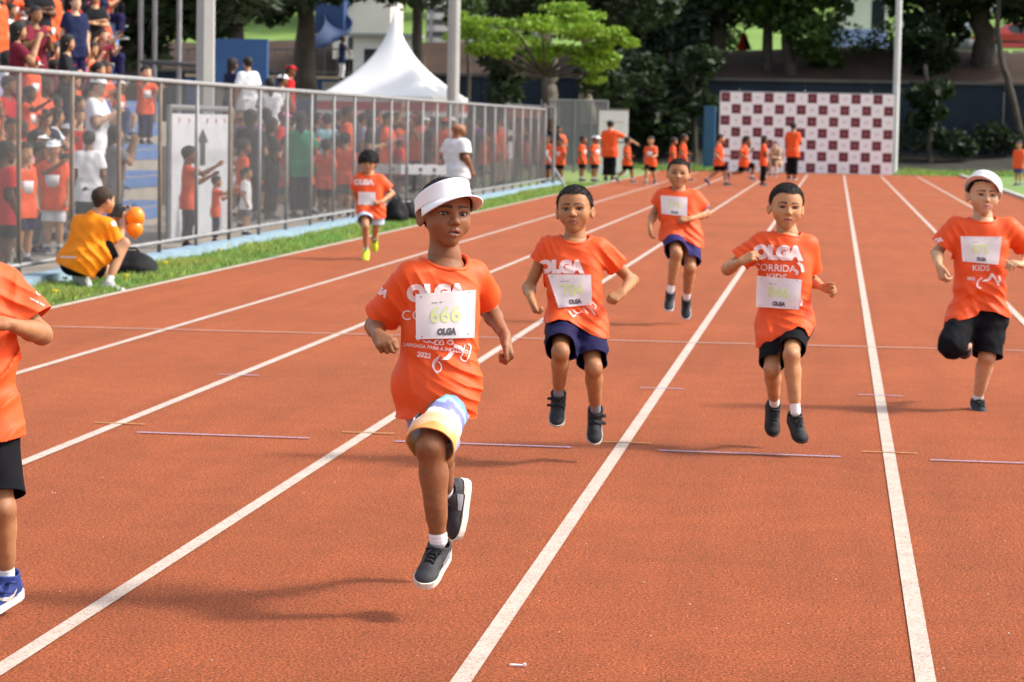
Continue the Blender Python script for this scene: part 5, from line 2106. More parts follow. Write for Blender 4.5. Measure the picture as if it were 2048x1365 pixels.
wx0, wx1 = on_x(1198, 78), on_x(1256, 78)
wb = tag(empty('white_board', ((wx0 + wx1) / 2, 78, 0)), 'tall plain white board standing at the track end, left of the backdrop', 'board')
MB().box((0, 0, 1.0), (wx1 - wx0, .05, 2.0)).build('panel', WHITE, wb)
MB().box((0, -.03, 1.0), (wx1 - wx0 + .06, .02, .05)).box((0, -.03, 2.0), (wx1 - wx0 + .06, .02, .05)).build('frame', GALV, wb)
MB().box((0, -.028, 1.62), ((wx1 - wx0) * .7, .01, .05)).build('printed_line', mat('faint_print', (.6, .55, .55)), wb)
MB().box((0, .3, .03), (.5, .7, .06)).build('foot', GALV, wb)
p = at(1418, 300, 93)
tag(MB().box((0, 0, 1.15), (.42, .5, 2.3)).box((0, -.26, 1.2), (.34, .03, 2.0)).build('blue_cabinet', mat('cabinet_blue', (.03, .09, .19), rough=.6, noise=(2, .1)), loc=(p[0], p[1], 0)), 'narrow tall blue cabinet left of the checkered backdrop', 'cabinet')


# ------------------------------------------------------------------ small things by the fence
def hurdle(x, y, rz, label):
    h = tag(empty('hurdle', (x, y, 0), rz), label, 'hurdle', 'hurdles parked by the fence')
    for k in range(5):
        MB().box((-.44 + .22 * k, 0, .73), (.165, .04, .15)).build('white_block', WHITE, h)
    MB().box((.0, .03, .73), (1.06, .02, .06)).build('rail', GALV, h)
    for sx in (-.5, .5):
        MB().tube([(sx, 0, .04), (sx, 0, .7)], .018, 8).build('upright', GALV, h)
        MB().box((sx, .3, .02), (.05, .7, .04)).build('foot', GALV, h)


g = ground(838, 432)
hurdle(g[0] - .1, g[1], rad(8), 'front hurdle with white blocks parked on the verge')
hurdle(g[0] - .35, g[1] + .7, rad(10), 'rear hurdle parked behind another by the fence')


def bag(loc, size, label, seed=1):
    S = Sdf()
    w_, d_, h_ = size
    S.el((0, 0, h_ * .45), (w_ * .5, d_ * .5, h_ * .5), k=.02)
    S.el((0, 0, h_ * .25), (w_ * .52, d_ * .55, h_ * .27), k=.1)
    S.el((w_ * .1, -d_ * .35, h_ * .3), (w_ * .3, d_ * .3, h_ * .22), k=.04)
    v, F = S.mesh(.015, disp=lambda P: .02 * vnoise(P * 9, seed), pad=.02)
    v, F = clip(v, F, v[:, 2])[:2]
    r_ = tag(empty('bag', loc), label, 'bag')
    blk = cloth('bag_black', (.012, .012, .013), rough=.7)
    obj('bag_body', np_mesh('bag', v, F), blk, r_)
    MB().tube([(-w_ * .2, 0, h_ * .85), (-w_ * .1, 0, h_ * 1.08), (w_ * .1, 0, h_ * 1.08), (w_ * .2, 0, h_ * .85)], .012, 6).build('handle', blk, r_)
    MB().tube([(-w_ * .35, -d_ * .4, h_ * .6), (-w_ * .5, -d_ * .55, h_ * .3), (-w_ * .3, -d_ * .5, .03)], .015, 6).build('strap', blk, r_)


bag(tuple(ground(262, 552)), (.46, .3, .24), 'black camera bag lying on the grass beside the photographer', 1)
bag(tuple(ground(792, 447)), (.34, .3, .38), 'black backpack on the verge behind the curly haired boy', 2)
bag(tuple(ground(818, 443)), (.36, .3, .30), 'black bag slumped on the verge under the hurdles', 3)


def balloon(c, r, label, parent_pt=None):
    o = tag(empty('balloon', tuple(c)), label, 'balloon', 'orange balloons')
    S = Sdf()
    S.el((0, 0, 0), (r * .92, r * .92, r), k=.02)
    S.rc((0, 0, -r * .8), (0, 0, -r * 1.08), r * .3, r * .06, r * .3)
    v, F = S.mesh(r * .12, smooth=2)
    obj('skin', np_mesh('balloon', v, F), mat('balloon_orange', (.90, .30, .015), rough=.18, spec=.5, trans=.25), o)
    MB().tube([(0, 0, -r * 1.05), (.0, 0, -r * 1.14)], [r * .05, r * .1], 8).build('knot', mat('balloon_orange', (1, 1, 1)), o)


d = 21.9
balloon(at(271, 434, d), .088, 'upper orange balloon on the fence beside the photographer')
balloon(at(269, 458, d), .08, 'lower orange balloon on the fence beside the photographer')
balloon(at(163, 73, 44), .13, 'orange balloon held up among the upper bleacher rows')

# litter on the track
p = ground(1035, 1334)
tag(MB().box((0, 0, .005), (.042, .008, .004)).box((.02, 0, .0075), (.006, .011, .006)).build('paper_scrap', WHITE, loc=tuple(p)), 'white scrap lying on the track near the bottom edge', 'litter')
mb = MB()
r_ = np.random.RandomState(5)
for x, y in [(205, 957), (1480, 955), (1712, 987), (1960, 848), (865, 1035), (1200, 992), (1955, 1085), (1175, 1106), (700, 1320), (490, 1183), (880, 1130), (120, 1185), (1380, 1210), (1640, 1180), (1560, 1040), (620, 1000)] + [(r_.uniform(0, 2048), r_.uniform(900, 1360)) for _ in range(60)]:
    g = ground(x, y)
    s_ = r_.uniform(.0008, .0024)
    mb.box(g + np.array([0, 0, .003]), (s_ * 2.2, s_, s_), [[math.cos(x), -math.sin(x), 0], [math.sin(x), math.cos(x), 0], [0, 0, 1]])
tag(mb.build('track_crumbs', mat('crumb', (.65, .6, .55))), 'tiny pale crumbs and grit scattered over the track', 'litter', kind='stuff')
# ------------------------------------------------------------------ bank, walls, hillside, trees, buildings
def terrain(name, prof, x0, x1, m, nx=60, seed=0, amp=.15):
    """prof: (y, z) polyline swept along x"""
    P = np.array(prof, float)
    V, F = [], []
    for i in range(nx + 1):
        x = x0 + (x1 - x0) * i / nx
        for j, (y, z) in enumerate(P):
            w = 0 if j == 0 else amp
            n = vnoise(np.array([[x * .25, y * .3, seed]]), seed)[0] + .4 * vnoise(np.array([[x * .9, y * .9, seed]]), seed)[0]
            V.append((x, y, z + w * n))
    m_ = len(P)
    for i in range(nx):
        for j in range(m_ - 1):
            F.append((i * m_ + j, (i + 1) * m_ + j, (i + 1) * m_ + j + 1, i * m_ + j + 1))
    return tag(obj(name, np_mesh(name, np.array(V), np.array(F)), m), kind='structure')


SOIL = mat('bank_soil', (.04, .022, .013), rough=.95, noise=(.7, .5), bump=(12, .5))
DIRT = mat('dark_soil', (.025, .023, .016), rough=.95, noise=(1.2, .5), bump=(12, .5))
HILLG = mat('hill_grass', (.13, .22, .04), rough=.95, noise=(.4, .35), bump=(10, .4))
terrain('bank_foot', [(96, -.02), (98.5, .25), (101, .6), (101.6, .7)], -60, 60, DIRT, seed=1, amp=.12)
terrain('bank', [(101.9, 3.1), (103, 3.5), (105, 4.1), (106.5, 4.75), (108, 4.85)], -60, 60, SOIL, seed=2, amp=.2)
terrain('hillside', [(107.9, 4.75), (122, 4.9), (130, 6.5), (150, 10), (175, 17), (230, 30)], -110, 110, HILLG, seed=3, amp=.3)
wall = tag(empty('retaining_wall', (0, 101.7, 0)), 'dark blue retaining wall along the foot of the bank', 'wall')
WALLM = mat('wall_blue_dark', (.010, .017, .030), rough=.85, noise=(1.0, .35), bump=(8, .2))
for k in range(-14, 15):
    MB().box((k * 2.6, 0, 1.75), (2.57, .3, 3.3)).build('panel', WALLM, wall)
MB().box((0, -.02, 3.45), (76, .45, .12)).build('coping', mat('coping', (.09, .08, .07), rough=.9, noise=(1, .3)), wall)
lw = tag(empty('low_blue_wall', (on_x(1330, 109), 109, 4.85)), 'low blue wall with pale ledge on top of the bank', 'wall')
for k in range(4):
    MB().box((-2.6 + k * 1.15, 0, .3), (1.1, .25, .55)).build('panel', mat('wall_blue', (.05, .12, .30), rough=.8, noise=(1, .2)), lw)
MB().box((-.9, -.3, -.05), (5, .5, .14)).build('ledge', mat('ledge_pale', (.42, .38, .33), rough=.9, noise=(1, .2)), lw)
lw2 = tag(empty('stone_kerb', (on_x(1960, 108.6), 108.6, 4.8)), 'pale broken kerb stones beneath the parked cars', 'kerb')
for k in range(6):
    MB().box((-3.4 + k * 1.3, 0, .06), (1.1, .3, .24)).build('kerb_stone', mat('ledge_pale', (.42, .38, .33)), lw2)


# trees -------------------------------------------------------------
def leaf_cloud(blobs, leaf, seed, cols, flat=1.0):
    """blobs: (centre, radii, count) -> many small folded leaves"""
    r = np.random.RandomState(seed)
    Vs, Cs = [], []
    for c, rad_, n in blobs:
        d = r.normal(size=(n, 3))
        d /= np.linalg.norm(d, axis=1)[:, None]
        q = d * (r.uniform(.35, 1, (n, 1)) ** .6)
        p = np.array(c) + q * np.array(rad_)
        # clumps
        g = vnoise(p * (1.6 / max(np.mean(rad_), .3)) * 2.2 + seed * 7, seed)
        keep = g > -.35
        p, q = p[keep], q[keep]
        m = len(p)
        u = r.normal(size=(m, 3))
        u[:, 2] *= flat * .6
        u /= np.linalg.norm(u, axis=1)[:, None]
        w = np.cross(u, r.normal(size=(m, 3)) * np.array([.5, .5, 1.0]) + np.array([0, 0, .6]))
        w /= np.maximum(np.linalg.norm(w, axis=1)[:, None], 1e-6)
        s_ = leaf * r.uniform(.55, 1.3, (m, 1))
        Vs.append(np.stack([p - u * s_, p + w * s_ * .45, p + u * s_, p - w * s_ * .45], 1))
        cc = np.array(cols[0]) + (np.array(cols[1]) - np.array(cols[0])) * r.uniform(0, 1, (m, 1))
        Cs.append(np.repeat(cc[:, None], 4, 1))
    V = np.concatenate(Vs).reshape(-1, 3)
    C = np.concatenate(Cs).reshape(-1, 3)
    F = np.arange(len(V)).reshape(-1, 4)
    return V, F, C


LEAF = mat('leaf', (.05, .1, .02), rough=.55, spec=.3, vcol=True, trans=.3)
BARK = mat('bark', (.055, .045, .036), rough=.95, noise=(3, .4), bump=(18, .7))
BARKP = mat('bark_pale', (.26, .22, .17), rough=.95, noise=(3, .4), bump=(18, .5))


def tree(name, label, base, trunk, r0, r1, limbs, blobs, leaf, cols, seed, bark=None, group='trees on the bank'):
    """trunk, limbs: points relative to base; blobs relative to base"""
    b = np.array(base, float)
    t = tag(empty(name, tuple(b)), label, 'tree', group)
    n = len(trunk)
    pts = [np.array(p, float) for p in trunk]
    rr = np.random.RandomState(seed)
    fine = []
    for i in range(n - 1):
        for k in range(4):
            fine.append(pts[i] + (pts[i + 1] - pts[i]) * k / 4 + rr.normal(0, .04 * r0 / .25, 3) * (1 if i + k else 0))
    fine.append(pts[-1])
    rad_ = [r0 * 1.25] + list(np.linspace(r0, r1, len(fine) - 1))
    mb = MB().tube(fine, rad_, 9)
    for p, q, ra, rb in limbs:
        p, q = np.array(p, float), np.array(q, float)
        m = (p + q) / 2 + rr.normal(0, .12, 3)
        mb.tube([p, m, q], [ra, (ra + rb) / 2, rb], 6)
    mb.build('trunk', bark or BARK, t, smooth=True)
    V, F, C = leaf_cloud(blobs, leaf, seed, cols)
    o = obj('crown', np_mesh('crown', V, F, smooth=False, cols=C.clip(.004, .5)), LEAF, t)
    return t


def on(px, py, depth):
    return at(px, py, depth)


# the light green tree left of centre
rb = np.random.RandomState(31)
base = at(1088, 214, 74)
base[2] = 0
bl = []
for px, py, rx in [(925, 62, .75), (958, 92, .7), (990, 60, .9), (1010, 110, .7), (1040, 80, 1.0), (1090, 50, 1.0), (1140, 30, .9), (1175, 52, 1.0), (1215, 85, .8), (1235, 72, .6), (1150, 90, 1.1), (1105, 100, .8), (1180, 120, .9), (1205, 145, .6), (1165, 28, .7), (1070, 112, .6), (930, 40, .5), (1000, 85, .7), (1190, 100, .8)]:
    p = at(px, py, 74 + rb.uniform(-1.2, 1.2)) - base
    for _ in range(4):
        o_ = np.array([rb.uniform(-.6, .6) * rx, rb.uniform(-.6, .6) * rx, rb.uniform(-.28, .28)])
        k_ = rb.uniform(.35, .65)
        bl.append((p + o_, (rx * k_ * 1.2, rx * k_, .10 + .10 * k_), int(300 * rx * k_ + 40)))
c0 = np.array([0, 0, 2.9])
lm = [(c0, b_[0] - np.array([0, 0, .1]), .06, .015) for b_ in bl[::5]]
tree('light_green_tree', 'small tree with bright yellow green layered crown behind the tent', base, [(0, 0, 0), (.1, 0, 1.4), (0, 0, 2.9)], .14, .09, lm, bl, .095, ((.13, .25, .018), (.27, .40, .035)), 32, bark=BARK, group='trees behind the crowd')


def bank_tree(label, px, py, depth, lean, top, r0, blobs_px, cols, seed, bark=None, leaf=.22, z=None):
    """base at a photo pixel; crown blobs as photo pixels (x, y, radius m)"""
    b = at(px, py, depth)
    tr = [(0, 0, -.6)] + [tuple(at(x, y, depth + dd) - b) for x, y, dd in lean] + [tuple(at(top[0], top[1], depth) - b)]
    r = np.random.RandomState(seed)
    bl = []
    for x, y, rr_ in blobs_px:
        p = at(x, y, depth + r.uniform(-1.5, 1.5)) - b
        bl.append((p, (rr_, rr_, rr_ * .7), int(300 * rr_ * rr_ * (.22 / leaf) ** 1.4) + 120))
    t3 = np.array(tr[-1])
    lm = [(np.array(tr[-2]) * .5 + t3 * .5, bb[0], r0 * .35, r0 * .1) for bb in bl[:5]]
    return tree('bank_tree', label, b, tr, r0, r0 * .6, lm, bl, leaf, cols, seed, bark)


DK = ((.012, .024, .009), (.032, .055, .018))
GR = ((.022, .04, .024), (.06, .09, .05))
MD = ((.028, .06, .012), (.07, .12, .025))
bank_tree('thick trunked tree with grey green leaves in front of the blue wall', 1440, 140, 104, [(1438, 60, 0)], (1432, -80), .42, [(1290, 40, 1.7), (1340, 70, 1.5), (1385, 40, 1.8), (1300, 110, 1.3), (1350, 20, 1.8), (1420, 10, 1.6), (1270, -20, 2.2), (1390, -40, 2.6), (1460, -60, 2.6), (1500, -90, 3), (1310, 150, 1.0), (1280, 190, .9)], GR, 41)
bank_tree('twin stemmed dark tree left of the backdrop top', 1530, 190, 103, [(1535, 80, 0)], (1545, -90), .26, [(1500, 10, 1.4), (1560, 20, 1.3), (1520, -60, 2.4), (1600, -80, 2.6), (1580, 40, .9)], MD, 42)
bank_tree('straight dark tree above the middle of the backdrop', 1580, 192, 102.5, [(1578, 80, 0)], (1590, -100), .30, [(1610, 60, 1.0), (1640, 20, 1.3), (1600, -70, 2.5), (1660, -90, 2.8), (1620, 100, .7), (1650, 120, .8)], MD, 43)
bank_tree('leaning dark tree right of the slim pale pole', 1905, 185, 103, [(1885, 90, 0), (1868, 20, 0)], (1855, -90), .24, [(1820, 10, 1.2), (1850, 60, 1.0), (1830, 110, .9), (1880, 120, .8), (1900, -60, 2.6), (1800, -80, 2.6), (1840, 160, .7)], DK, 44)
bank_tree('massive black trunked tree in front of the parked cars', 1968, 118, 103.5, [(1966, 40, 0)], (1960, -100), .52, [(1930, -10, 1.1), (2020, 10, 1.2), (2060, -30, 2.0), (1980, -80, 3.0), (1900, 70, .8), (1910, 30, .8), (2070, 20, 1.3)], DK, 45)
bank_tree('thin curved trunk tree at the right edge', 2046, 250, 99, [(2022, 190, 0), (2003, 120, 0), (1996, 60, 0)], (2000, -60), .15, [(2010, -70, 2.2), (2060, -60, 2.2)], DK, 46)
bank_tree('slim shaded tree beside the low blue wall', 1345, 185, 102, [(1340, 100, 0)], (1345, -60), .16, [(1240, 130, 1.0), (1260, 170, 1.1), (1230, 60, 1.4), (1250, 10, 1.7), (1345, -70, 2.4), (1300, 215, .8)], DK, 47)
bank_tree('pale barked tree behind the bright green tree', 1178, 215, 92, [(1172, 150, 0)], (1165, 20), .26, [(1200, 160, 1.0), (1230, 190, .8), (1150, -10, 1.6), (1260, -20, 2.2), (1180, -60, 2.4)], DK, 48, bark=BARKP)
bank_tree('pale forked tree behind the gate fence', 1100, 215, 90, [(1103, 170, 0), (1112, 140, 0)], (1085, 40), .22, [(1040, 10, 1.5), (1090, -30, 2.0), (1120, 30, 1.2)], DK, 49, bark=BARKP)
bank_tree('dark evergreen mass left of the bright green tree', 1012, 215, 88, [(1012, 140, 0)], (1012, 20), .35, [(1015, 150, .7), (1010, 190, .7), (1005, 120, .8), (1020, -20, 1.6)], DK, 50)
bank_tree('tall black trunk rising behind the tent', 838, 190, 84, [(836, 90, 0)], (835, -90), .22, [(820, -70, 2.2), (880, -90, 2.6)], DK, 51)
bank_tree('thin dark sapling in front of the white building', 938, 185, 82, [(936, 100, 0)], (925, 20), .07, [(915, 40, .5), (945, 55, .6), (935, 10, .7)], MD, 52, leaf=.12)
bank_tree('dark tree behind the top of the bleachers', 265, 160, 66, [(262, 60, 0)], (260, -90), .25, [(250, 20, 1.0), (270, 60, .9), (285, 100, .8), (330, 20, .9), (375, 20, .8), (360, 50, .7), (250, -60, 2.2), (340, -70, 2.2), (430, -80, 2.4)], DK, 53)
bank_tree('broad dark tree in front of the blue playground', 470, 150, 80, [(475, 60, 0)], (470, -90), .34, [(450, 10, 1.0), (480, -60, 2.4), (540, -90, 2.6), (440, 50, .8), (400, -70, 2.4)], DK, 54)
bank_tree('dark tree beside the blue slide', 610, 160, 86, [(608, 60, 0)], (600, -90), .40, [(560, -40, 1.6), (620, -80, 2.4), (690, -90, 2.4), (545, 20, .8)], DK, 55)
bank_tree('shaded tree leaning over the wall left of the blue cabinet', 1392, 318, 98, [(1388, 230, 0)], (1380, 120), .13, [(1380, 150, 1.0), (1400, 205, .8), (1350, 190, 1.0), (1330, 240, .8), (1405, 120, .9), (1372, 262, .6)], DK, 56)
bank_tree('shaded tree in front of the wall beyond the pointing adult', 1292, 318, 98.5, [(1290, 240, 0)], (1285, 140), .12, [(1280, 180, 1.1), (1310, 220, .9), (1265, 235, .8), (1300, 270, .6), (1290, 140, 1.0)], DK, 57)
bank_tree('dark leafy tree before the wall right of the backdrop', 1862, 318, 98, [(1858, 240, 0)], (1850, 130), .13, [(1842, 190, .7), (1866, 225, .55), (1838, 240, .5), (1880, 180, .6)], DK, 58)
rt_ = np.random.RandomState(77)
for k, (px, lab) in enumerate([(120, 'far left'), (330, 'left of the thick pole'), (560, 'behind the blue slide'), (760, 'behind the tent peak'), (1010, 'behind the white building'), (1230, 'behind the light green tree'), (1420, 'behind the grey green tree'), (1560, 'left of the white kiosk'), (1830, 'right of the white kiosk'), (1985, 'behind the red car')]):
    p = at(px, 60, 138 + rt_.uniform(-6, 10))
    b = np.array([p[0], p[1], 6.0])
    bl = [((rt_.uniform(-4, 4), rt_.uniform(-2, 2), rt_.uniform(3.5, 9)), (2.6, 2.4, 2.0), 420) for _ in range(9)]
    tree('hill_tree', 'large dark tree high on the hillside, ' + lab, b, [(0, 0, -2), (.2, 0, 3), (0, 0, 7)], .35, .2, [((0, 0, 4), bb[0], .12, .04) for bb in bl[:4]], bl, .38, DK, 60 + k, group='trees on the hillside')


# bushes on the bank foot
def bush(px, py, depth, r, label, seed, cols=DK):
    b = at(px, py, depth)
    b[2] = max(b[2], 0)
    t = tag(empty('bush', tuple(b)), label, 'bush', 'bushes on the bank')
    V, F, C = leaf_cloud([((0, 0, r * .6), (r, r * .8, r * .75), int(500 * r)), ((r * .7, 0, r * .4), (r * .6, r * .6, r * .5), int(250 * r))], .14, seed, cols)
    obj('foliage', np_mesh('foliage', V, F, smooth=False, cols=C.clip(.004, .5)), LEAF, t)
    MB().tube([(0, 0, -.2), (0, .05, r * .6)], .03, 5).build('stem', BARK, t)


for k, (px, py, dp, r, lab) in enumerate([(1280, 310, 99, .9, 'dark bush between the white board and blue cabinet'), (1345, 300, 99.5, .7, 'low dark bush behind the far runners'), (1840, 300, 98.5, 1.0, 'dark bush just right of the pale pole'), (1905, 312, 98, .8, 'low bush left of the right hand walker'), (1985, 300, 99, .9, 'dark bush near the right edge under the wall'), (1690, 130, 105, 1.3, 'green bush under the white kiosk'), (1620, 95, 106, 1.2, 'leafy bush left of the kiosk slope'), (1780, 105, 105, 1.0, 'bush at the foot of the kiosk by the pole'), (1440, 100, 112, 1.0, 'bush on the hillside behind the low blue wall'), (1830, 120, 106, 1.1, 'bush on the bank right of the pale pole')]):
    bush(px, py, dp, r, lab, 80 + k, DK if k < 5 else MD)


# buildings and playground -------------------------------------------
def boxes(name, label, cat, loc, parts):
    e = tag(empty(name, tuple(loc)), label, cat)
    for nm, c, sz, m in parts:
        MB().box(c, sz).build(nm, m, e)
    return e


WB = mat('building_white', (.66, .64, .60), rough=.8, noise=(.6, .08))
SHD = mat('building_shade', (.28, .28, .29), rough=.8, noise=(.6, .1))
GLS = mat('window_glass', (.02, .025, .03), rough=.15, spec=.6)
c = at(1722, 62, 118)
boxes('kiosk', 'small white kiosk building on top of the bank', 'building', (c[0], c[1], c[2] - .3), [('wall', (0, 0, 1.1), (2.4, 2.5, 2.2), WB), ('roof', (-.5, -.2, 2.35), (4.6, 3.2, .3), mat('roof_white', (.7, .7, .7), rough=.6)), ('door', (.75, -1.26, .85), (.6, .03, 1.6), GLS), ('window', (-.6, -1.26, 1.3), (.5, .03, .5), GLS)])
e = tag(empty('blue_ramp', tuple(at(1715, 112, 108))), 'blue painted slope below the white kiosk', 'ramp')
MB().add([(-1.7, -.5, -.4), (1.6, -.5, -.4), (1.2, 5.5, 1.35), (-1.5, 5.5, 1.35), (-1.7, -.5, -.9), (1.6, -.5, -.9)], [(0, 1, 2, 3), (4, 5, 1, 0)]).build('slab', mat('ramp_blue', (.035, .07, .14), rough=.8, noise=(1, .2)), e)
MB().box((1.65, -.1, .0), (.12, 1.0, .5)).build('side_kerb', BLUEP, e)

c = at(968, 150, 108)
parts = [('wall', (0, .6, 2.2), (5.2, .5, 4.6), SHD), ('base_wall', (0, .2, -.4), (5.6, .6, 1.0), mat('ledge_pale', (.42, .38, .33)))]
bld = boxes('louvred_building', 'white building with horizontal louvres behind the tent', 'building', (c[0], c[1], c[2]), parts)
for k in range(7):
    MB().box((0, .1, .9 + k * .52), (5.0, .3, .26)).build('louvre', WB, bld)
for k in range(3):
    MB().box((-1.6 + 1.6 * k, .33, .25), (.9, .03, .8)).build('window', GLS, bld)
for k in range(4):
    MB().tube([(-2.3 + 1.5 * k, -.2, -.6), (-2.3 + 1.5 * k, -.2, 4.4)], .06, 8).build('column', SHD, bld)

c = at(728, 70, 104)
g_ = tag(empty('gabled_house', tuple(c)), 'white gable roofed house behind the tent at the left', 'building')
MB().add([(-1.3, 0, -1.0), (1.1, 0, -1.0), (1.1, 0, 2.6), (.3, 0, 2.6), (-1.3, 0, .1), (-1.3, 3, -1.0), (1.1, 3, -1.0), (1.1, 3, 2.6), (.3, 3, 2.6), (-1.3, 3, .1)],
         [(0, 1, 2, 3, 4), (9, 8, 7, 6, 5), (0, 4, 9, 5), (1, 6, 7, 2), (3, 2, 7, 8), (0, 5, 6, 1)]).build('wall', mat('house_cream', (.68, .64, .54), rough=.8, noise=(.8, .1)), g_)
MB().add([(-1.6, -.3, -.2), (.45, -.3, 2.9), (.45, 3.2, 2.9), (-1.6, 3.2, -.2), (-1.6, -.3, -.06), (.45, -.3, 3.04), (.45, 3.2, 3.04), (-1.6, 3.2, -.06)],
         [(3, 2, 1, 0), (4, 5, 6, 7), (0, 1, 5, 4), (2, 3, 7, 6), (1, 2, 6, 5), (3, 0, 4, 7)]).build('roof', mat('roof_teal', (.05, .14, .22), rough=.6), g_)
MB().box((-.4, -.02, -.35), (.5, .04, .5)).build('window', GLS, g_)
c = at(770, 125, 100)
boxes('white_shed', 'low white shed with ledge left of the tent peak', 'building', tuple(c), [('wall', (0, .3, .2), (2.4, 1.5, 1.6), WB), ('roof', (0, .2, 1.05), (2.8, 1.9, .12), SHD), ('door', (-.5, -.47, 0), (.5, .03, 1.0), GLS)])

c = at(560, 160, 92)
bw_ = tag(empty('playground_wall', (c[0], c[1], 0)), 'blue painted wall with pale top beyond the bleachers', 'wall')
for k in range(6):
    MB().box((-3.0 + k * 1.0, 0, 2.25), (.97, .2, 1.5)).build('panel', mat('wall_blue_mid', (.03, .08, .20), rough=.8, noise=(1, .25)), bw_)
MB().box((-.4, .4, 3.06), (6.2, 1.2, .1)).build('walkway', mat('walk_sand', (.45, .35, .22), rough=.9, noise=(1, .2)), bw_)
MB().box((-.4, .5, .75), (6.2, .9, 1.5)).build('base', CONC, bw_)
for k in range(14):
    MB().tube([(-3.4 + k * .46, -.1, 3.1), (-3.4 + k * .46, -.1, 4.0)], .018, 6).build('baluster', mat('dark_metal', (.06, .06, .065)), bw_)
MB().tube([(-3.5, -.1, 4.0), (2.7, -.1, 4.1)], .03, 6).build('handrail', mat('dark_metal', (.06, .06, .065)), bw_)
c = at(450, 120, 78)
boxes('playground_side_wall', 'plain blue wall panel right of the thick pole', 'wall', tuple(c), [('panel', (.5, 0, -.1), (1.7, .15, 1.5), mat('wall_blue2', (.04, .10, .24), rough=.8, noise=(1, .2))), ('support', (.5, .3, -2.4), (1.6, .4, 3.2), CONC)])
c = at(610, 40, 96)
sl = tag(empty('blue_slide', tuple(c)), 'curved blue slide of the playground at the top left', 'slide')
V, F = [], []
for i in range(17):
    t = i / 16
    a = -1.2 + 3.4 * t
    for j in range(9):
        q = math.pi * (j / 8)
        V.append((1.3 * math.cos(a) + .45 * math.cos(q) * math.cos(a), 1.3 * math.sin(a) * .6 + .3 * math.cos(q), -.9 + 2.2 * t - .35 * math.sin(q)))
for i in range(16):
    for j in range(8):
        F.append((i * 9 + j, (i + 1) * 9 + j, (i + 1) * 9 + j + 1, i * 9 + j + 1))
o = obj('chute', np_mesh('chute', np.array(V), np.array(F)), mat('slide_blue', (.012, .035, .10), rough=.7), sl)
md = o.modifiers.new('thickness', 'SOLIDIFY')
md.thickness = .06
MB().tube([(0, 0, -4.2), (0, 0, 1.4)], .09, 8).build('support', STEEL, sl)
MB().box((.9, .6, .3), (1.1, .8, 1.6)).build('tower', mat('slide_tower', (.02, .05, .14), rough=.6), sl)


# cars ---------------------------------------------------------------
def car(loc, rz, rgb, label, L=4.2):
    e = tag(empty('parked_car', tuple(loc), rz), label, 'car', 'cars parked on the terrace')
    paint = mat('paint_%d_%d_%d' % tuple(int(c * 99) for c in rgb), rgb, rough=.25, spec=.6)
    prof = [(-2.1, .35), (-2.08, .75), (-1.9, .92), (-1.2, .98), (-.65, 1.42), (.75, 1.46), (1.45, 1.0), (2.0, .88), (2.1, .6), (2.08, .35)]
    n = len(prof)
    V, F = [], []
    for y, f in ((-.84, 1.0), (-.78, 1.0), (.78, 1.0), (.84, 1.0)):
        for x, z in prof:
            inw = .0 if z < 1.0 else .14 * (1 if y > 0 else -1)
            e_ = .96 if abs(y) > .8 else 1
            V.append((x * e_, y - inw, .35 + (z - .35) * e_))
    for s_ in range(3):
        for k in range(n):
            F.append((s_ * n + k, s_ * n + (k + 1) % n, (s_ + 1) * n + (k + 1) % n, (s_ + 1) * n + k))
    F += [tuple(range(n - 1, -1, -1)), tuple(3 * n + k for k in range(n))]
    MB().add(V, F).build('body', paint, e)
    for sy in (-1, 1):
        MB().add([(-1.08, sy * .80, 1.0), (-.62, sy * .716, 1.36), (-.02, sy * .716, 1.39), (-.02, sy * .80, 1.0)], [(0, 1, 2, 3)]).build('window', GLS, e)
        MB().add([(.06, sy * .80, 1.0), (.06, sy * .716, 1.39), (.70, sy * .716, 1.40), (1.28, sy * .80, 1.0)], [(0, 1, 2, 3)]).build('window', GLS, e)
        MB().box((0, sy * .846, .62), (3.2, .02, .06)).build('side_trim', mat('trim_black', (.02, .02, .02)), e)
        for sx in (-1.3, 1.3):
            w = MB().tube([(sx, sy * .66, .31), (sx, sy * .86, .31)], .31, 18).build('wheel', mat('tyre', (.012, .012, .012), rough=.9), e)
            MB().tube([(sx, sy * .862, .31), (sx, sy * .87, .31)], .19, 14).build('rim', mat('rim', (.4, .4, .4), rough=.3, metal=.8), w)
        MB().box((2.06, sy * .6, .72), (.06, .32, .12)).build('headlight', mat('headlight', (.7, .7, .72), rough=.1), e)
        MB().box((-2.07, sy * .62, .78), (.05, .28, .16)).build('tail_light', mat('tail', (.4, .02, .02), rough=.2), e)
    MB().box((2.08, 0, .45), (.08, 1.6, .16)).build('bumper', mat('trim_black', (.02, .02, .02)), e)
    return e


c = at(2042, 100, 112)
car((c[0], c[1], 4.92), rad(8), (.42, .03, .03), 'red car parked behind the massive trunk at the right edge')
c = at(1915, 60, 124)
car((c[0] - 1.0, c[1], c[2] - .5), rad(-4), (.55, .56, .58), 'silver car parked higher up left of the massive trunk')
c = at(2010, 30, 126)
car((c[0], c[1], c[2] - .3), rad(5), (.7, .7, .7), 'white car parked above the red car')
c = at(1937, 95, 110.5)
e = tag(empty('motorbike_cover', (c[0], c[1], 4.85)), 'grey covered heap beside the massive trunk', 'cover')
S = Sdf()
S.el((0, 0, .3), (.7, .4, .45), k=.1)
S.el((.45, 0, .35), (.35, .35, .35), k=.15)
v, F = S.mesh(.05, disp=lambda P: .05 * vnoise(P * 4, 3), pad=.05)
obj('tarpaulin', np_mesh('tarpaulin', v, F), mat('tarp_grey', (.10, .10, .11), rough=.7), e)

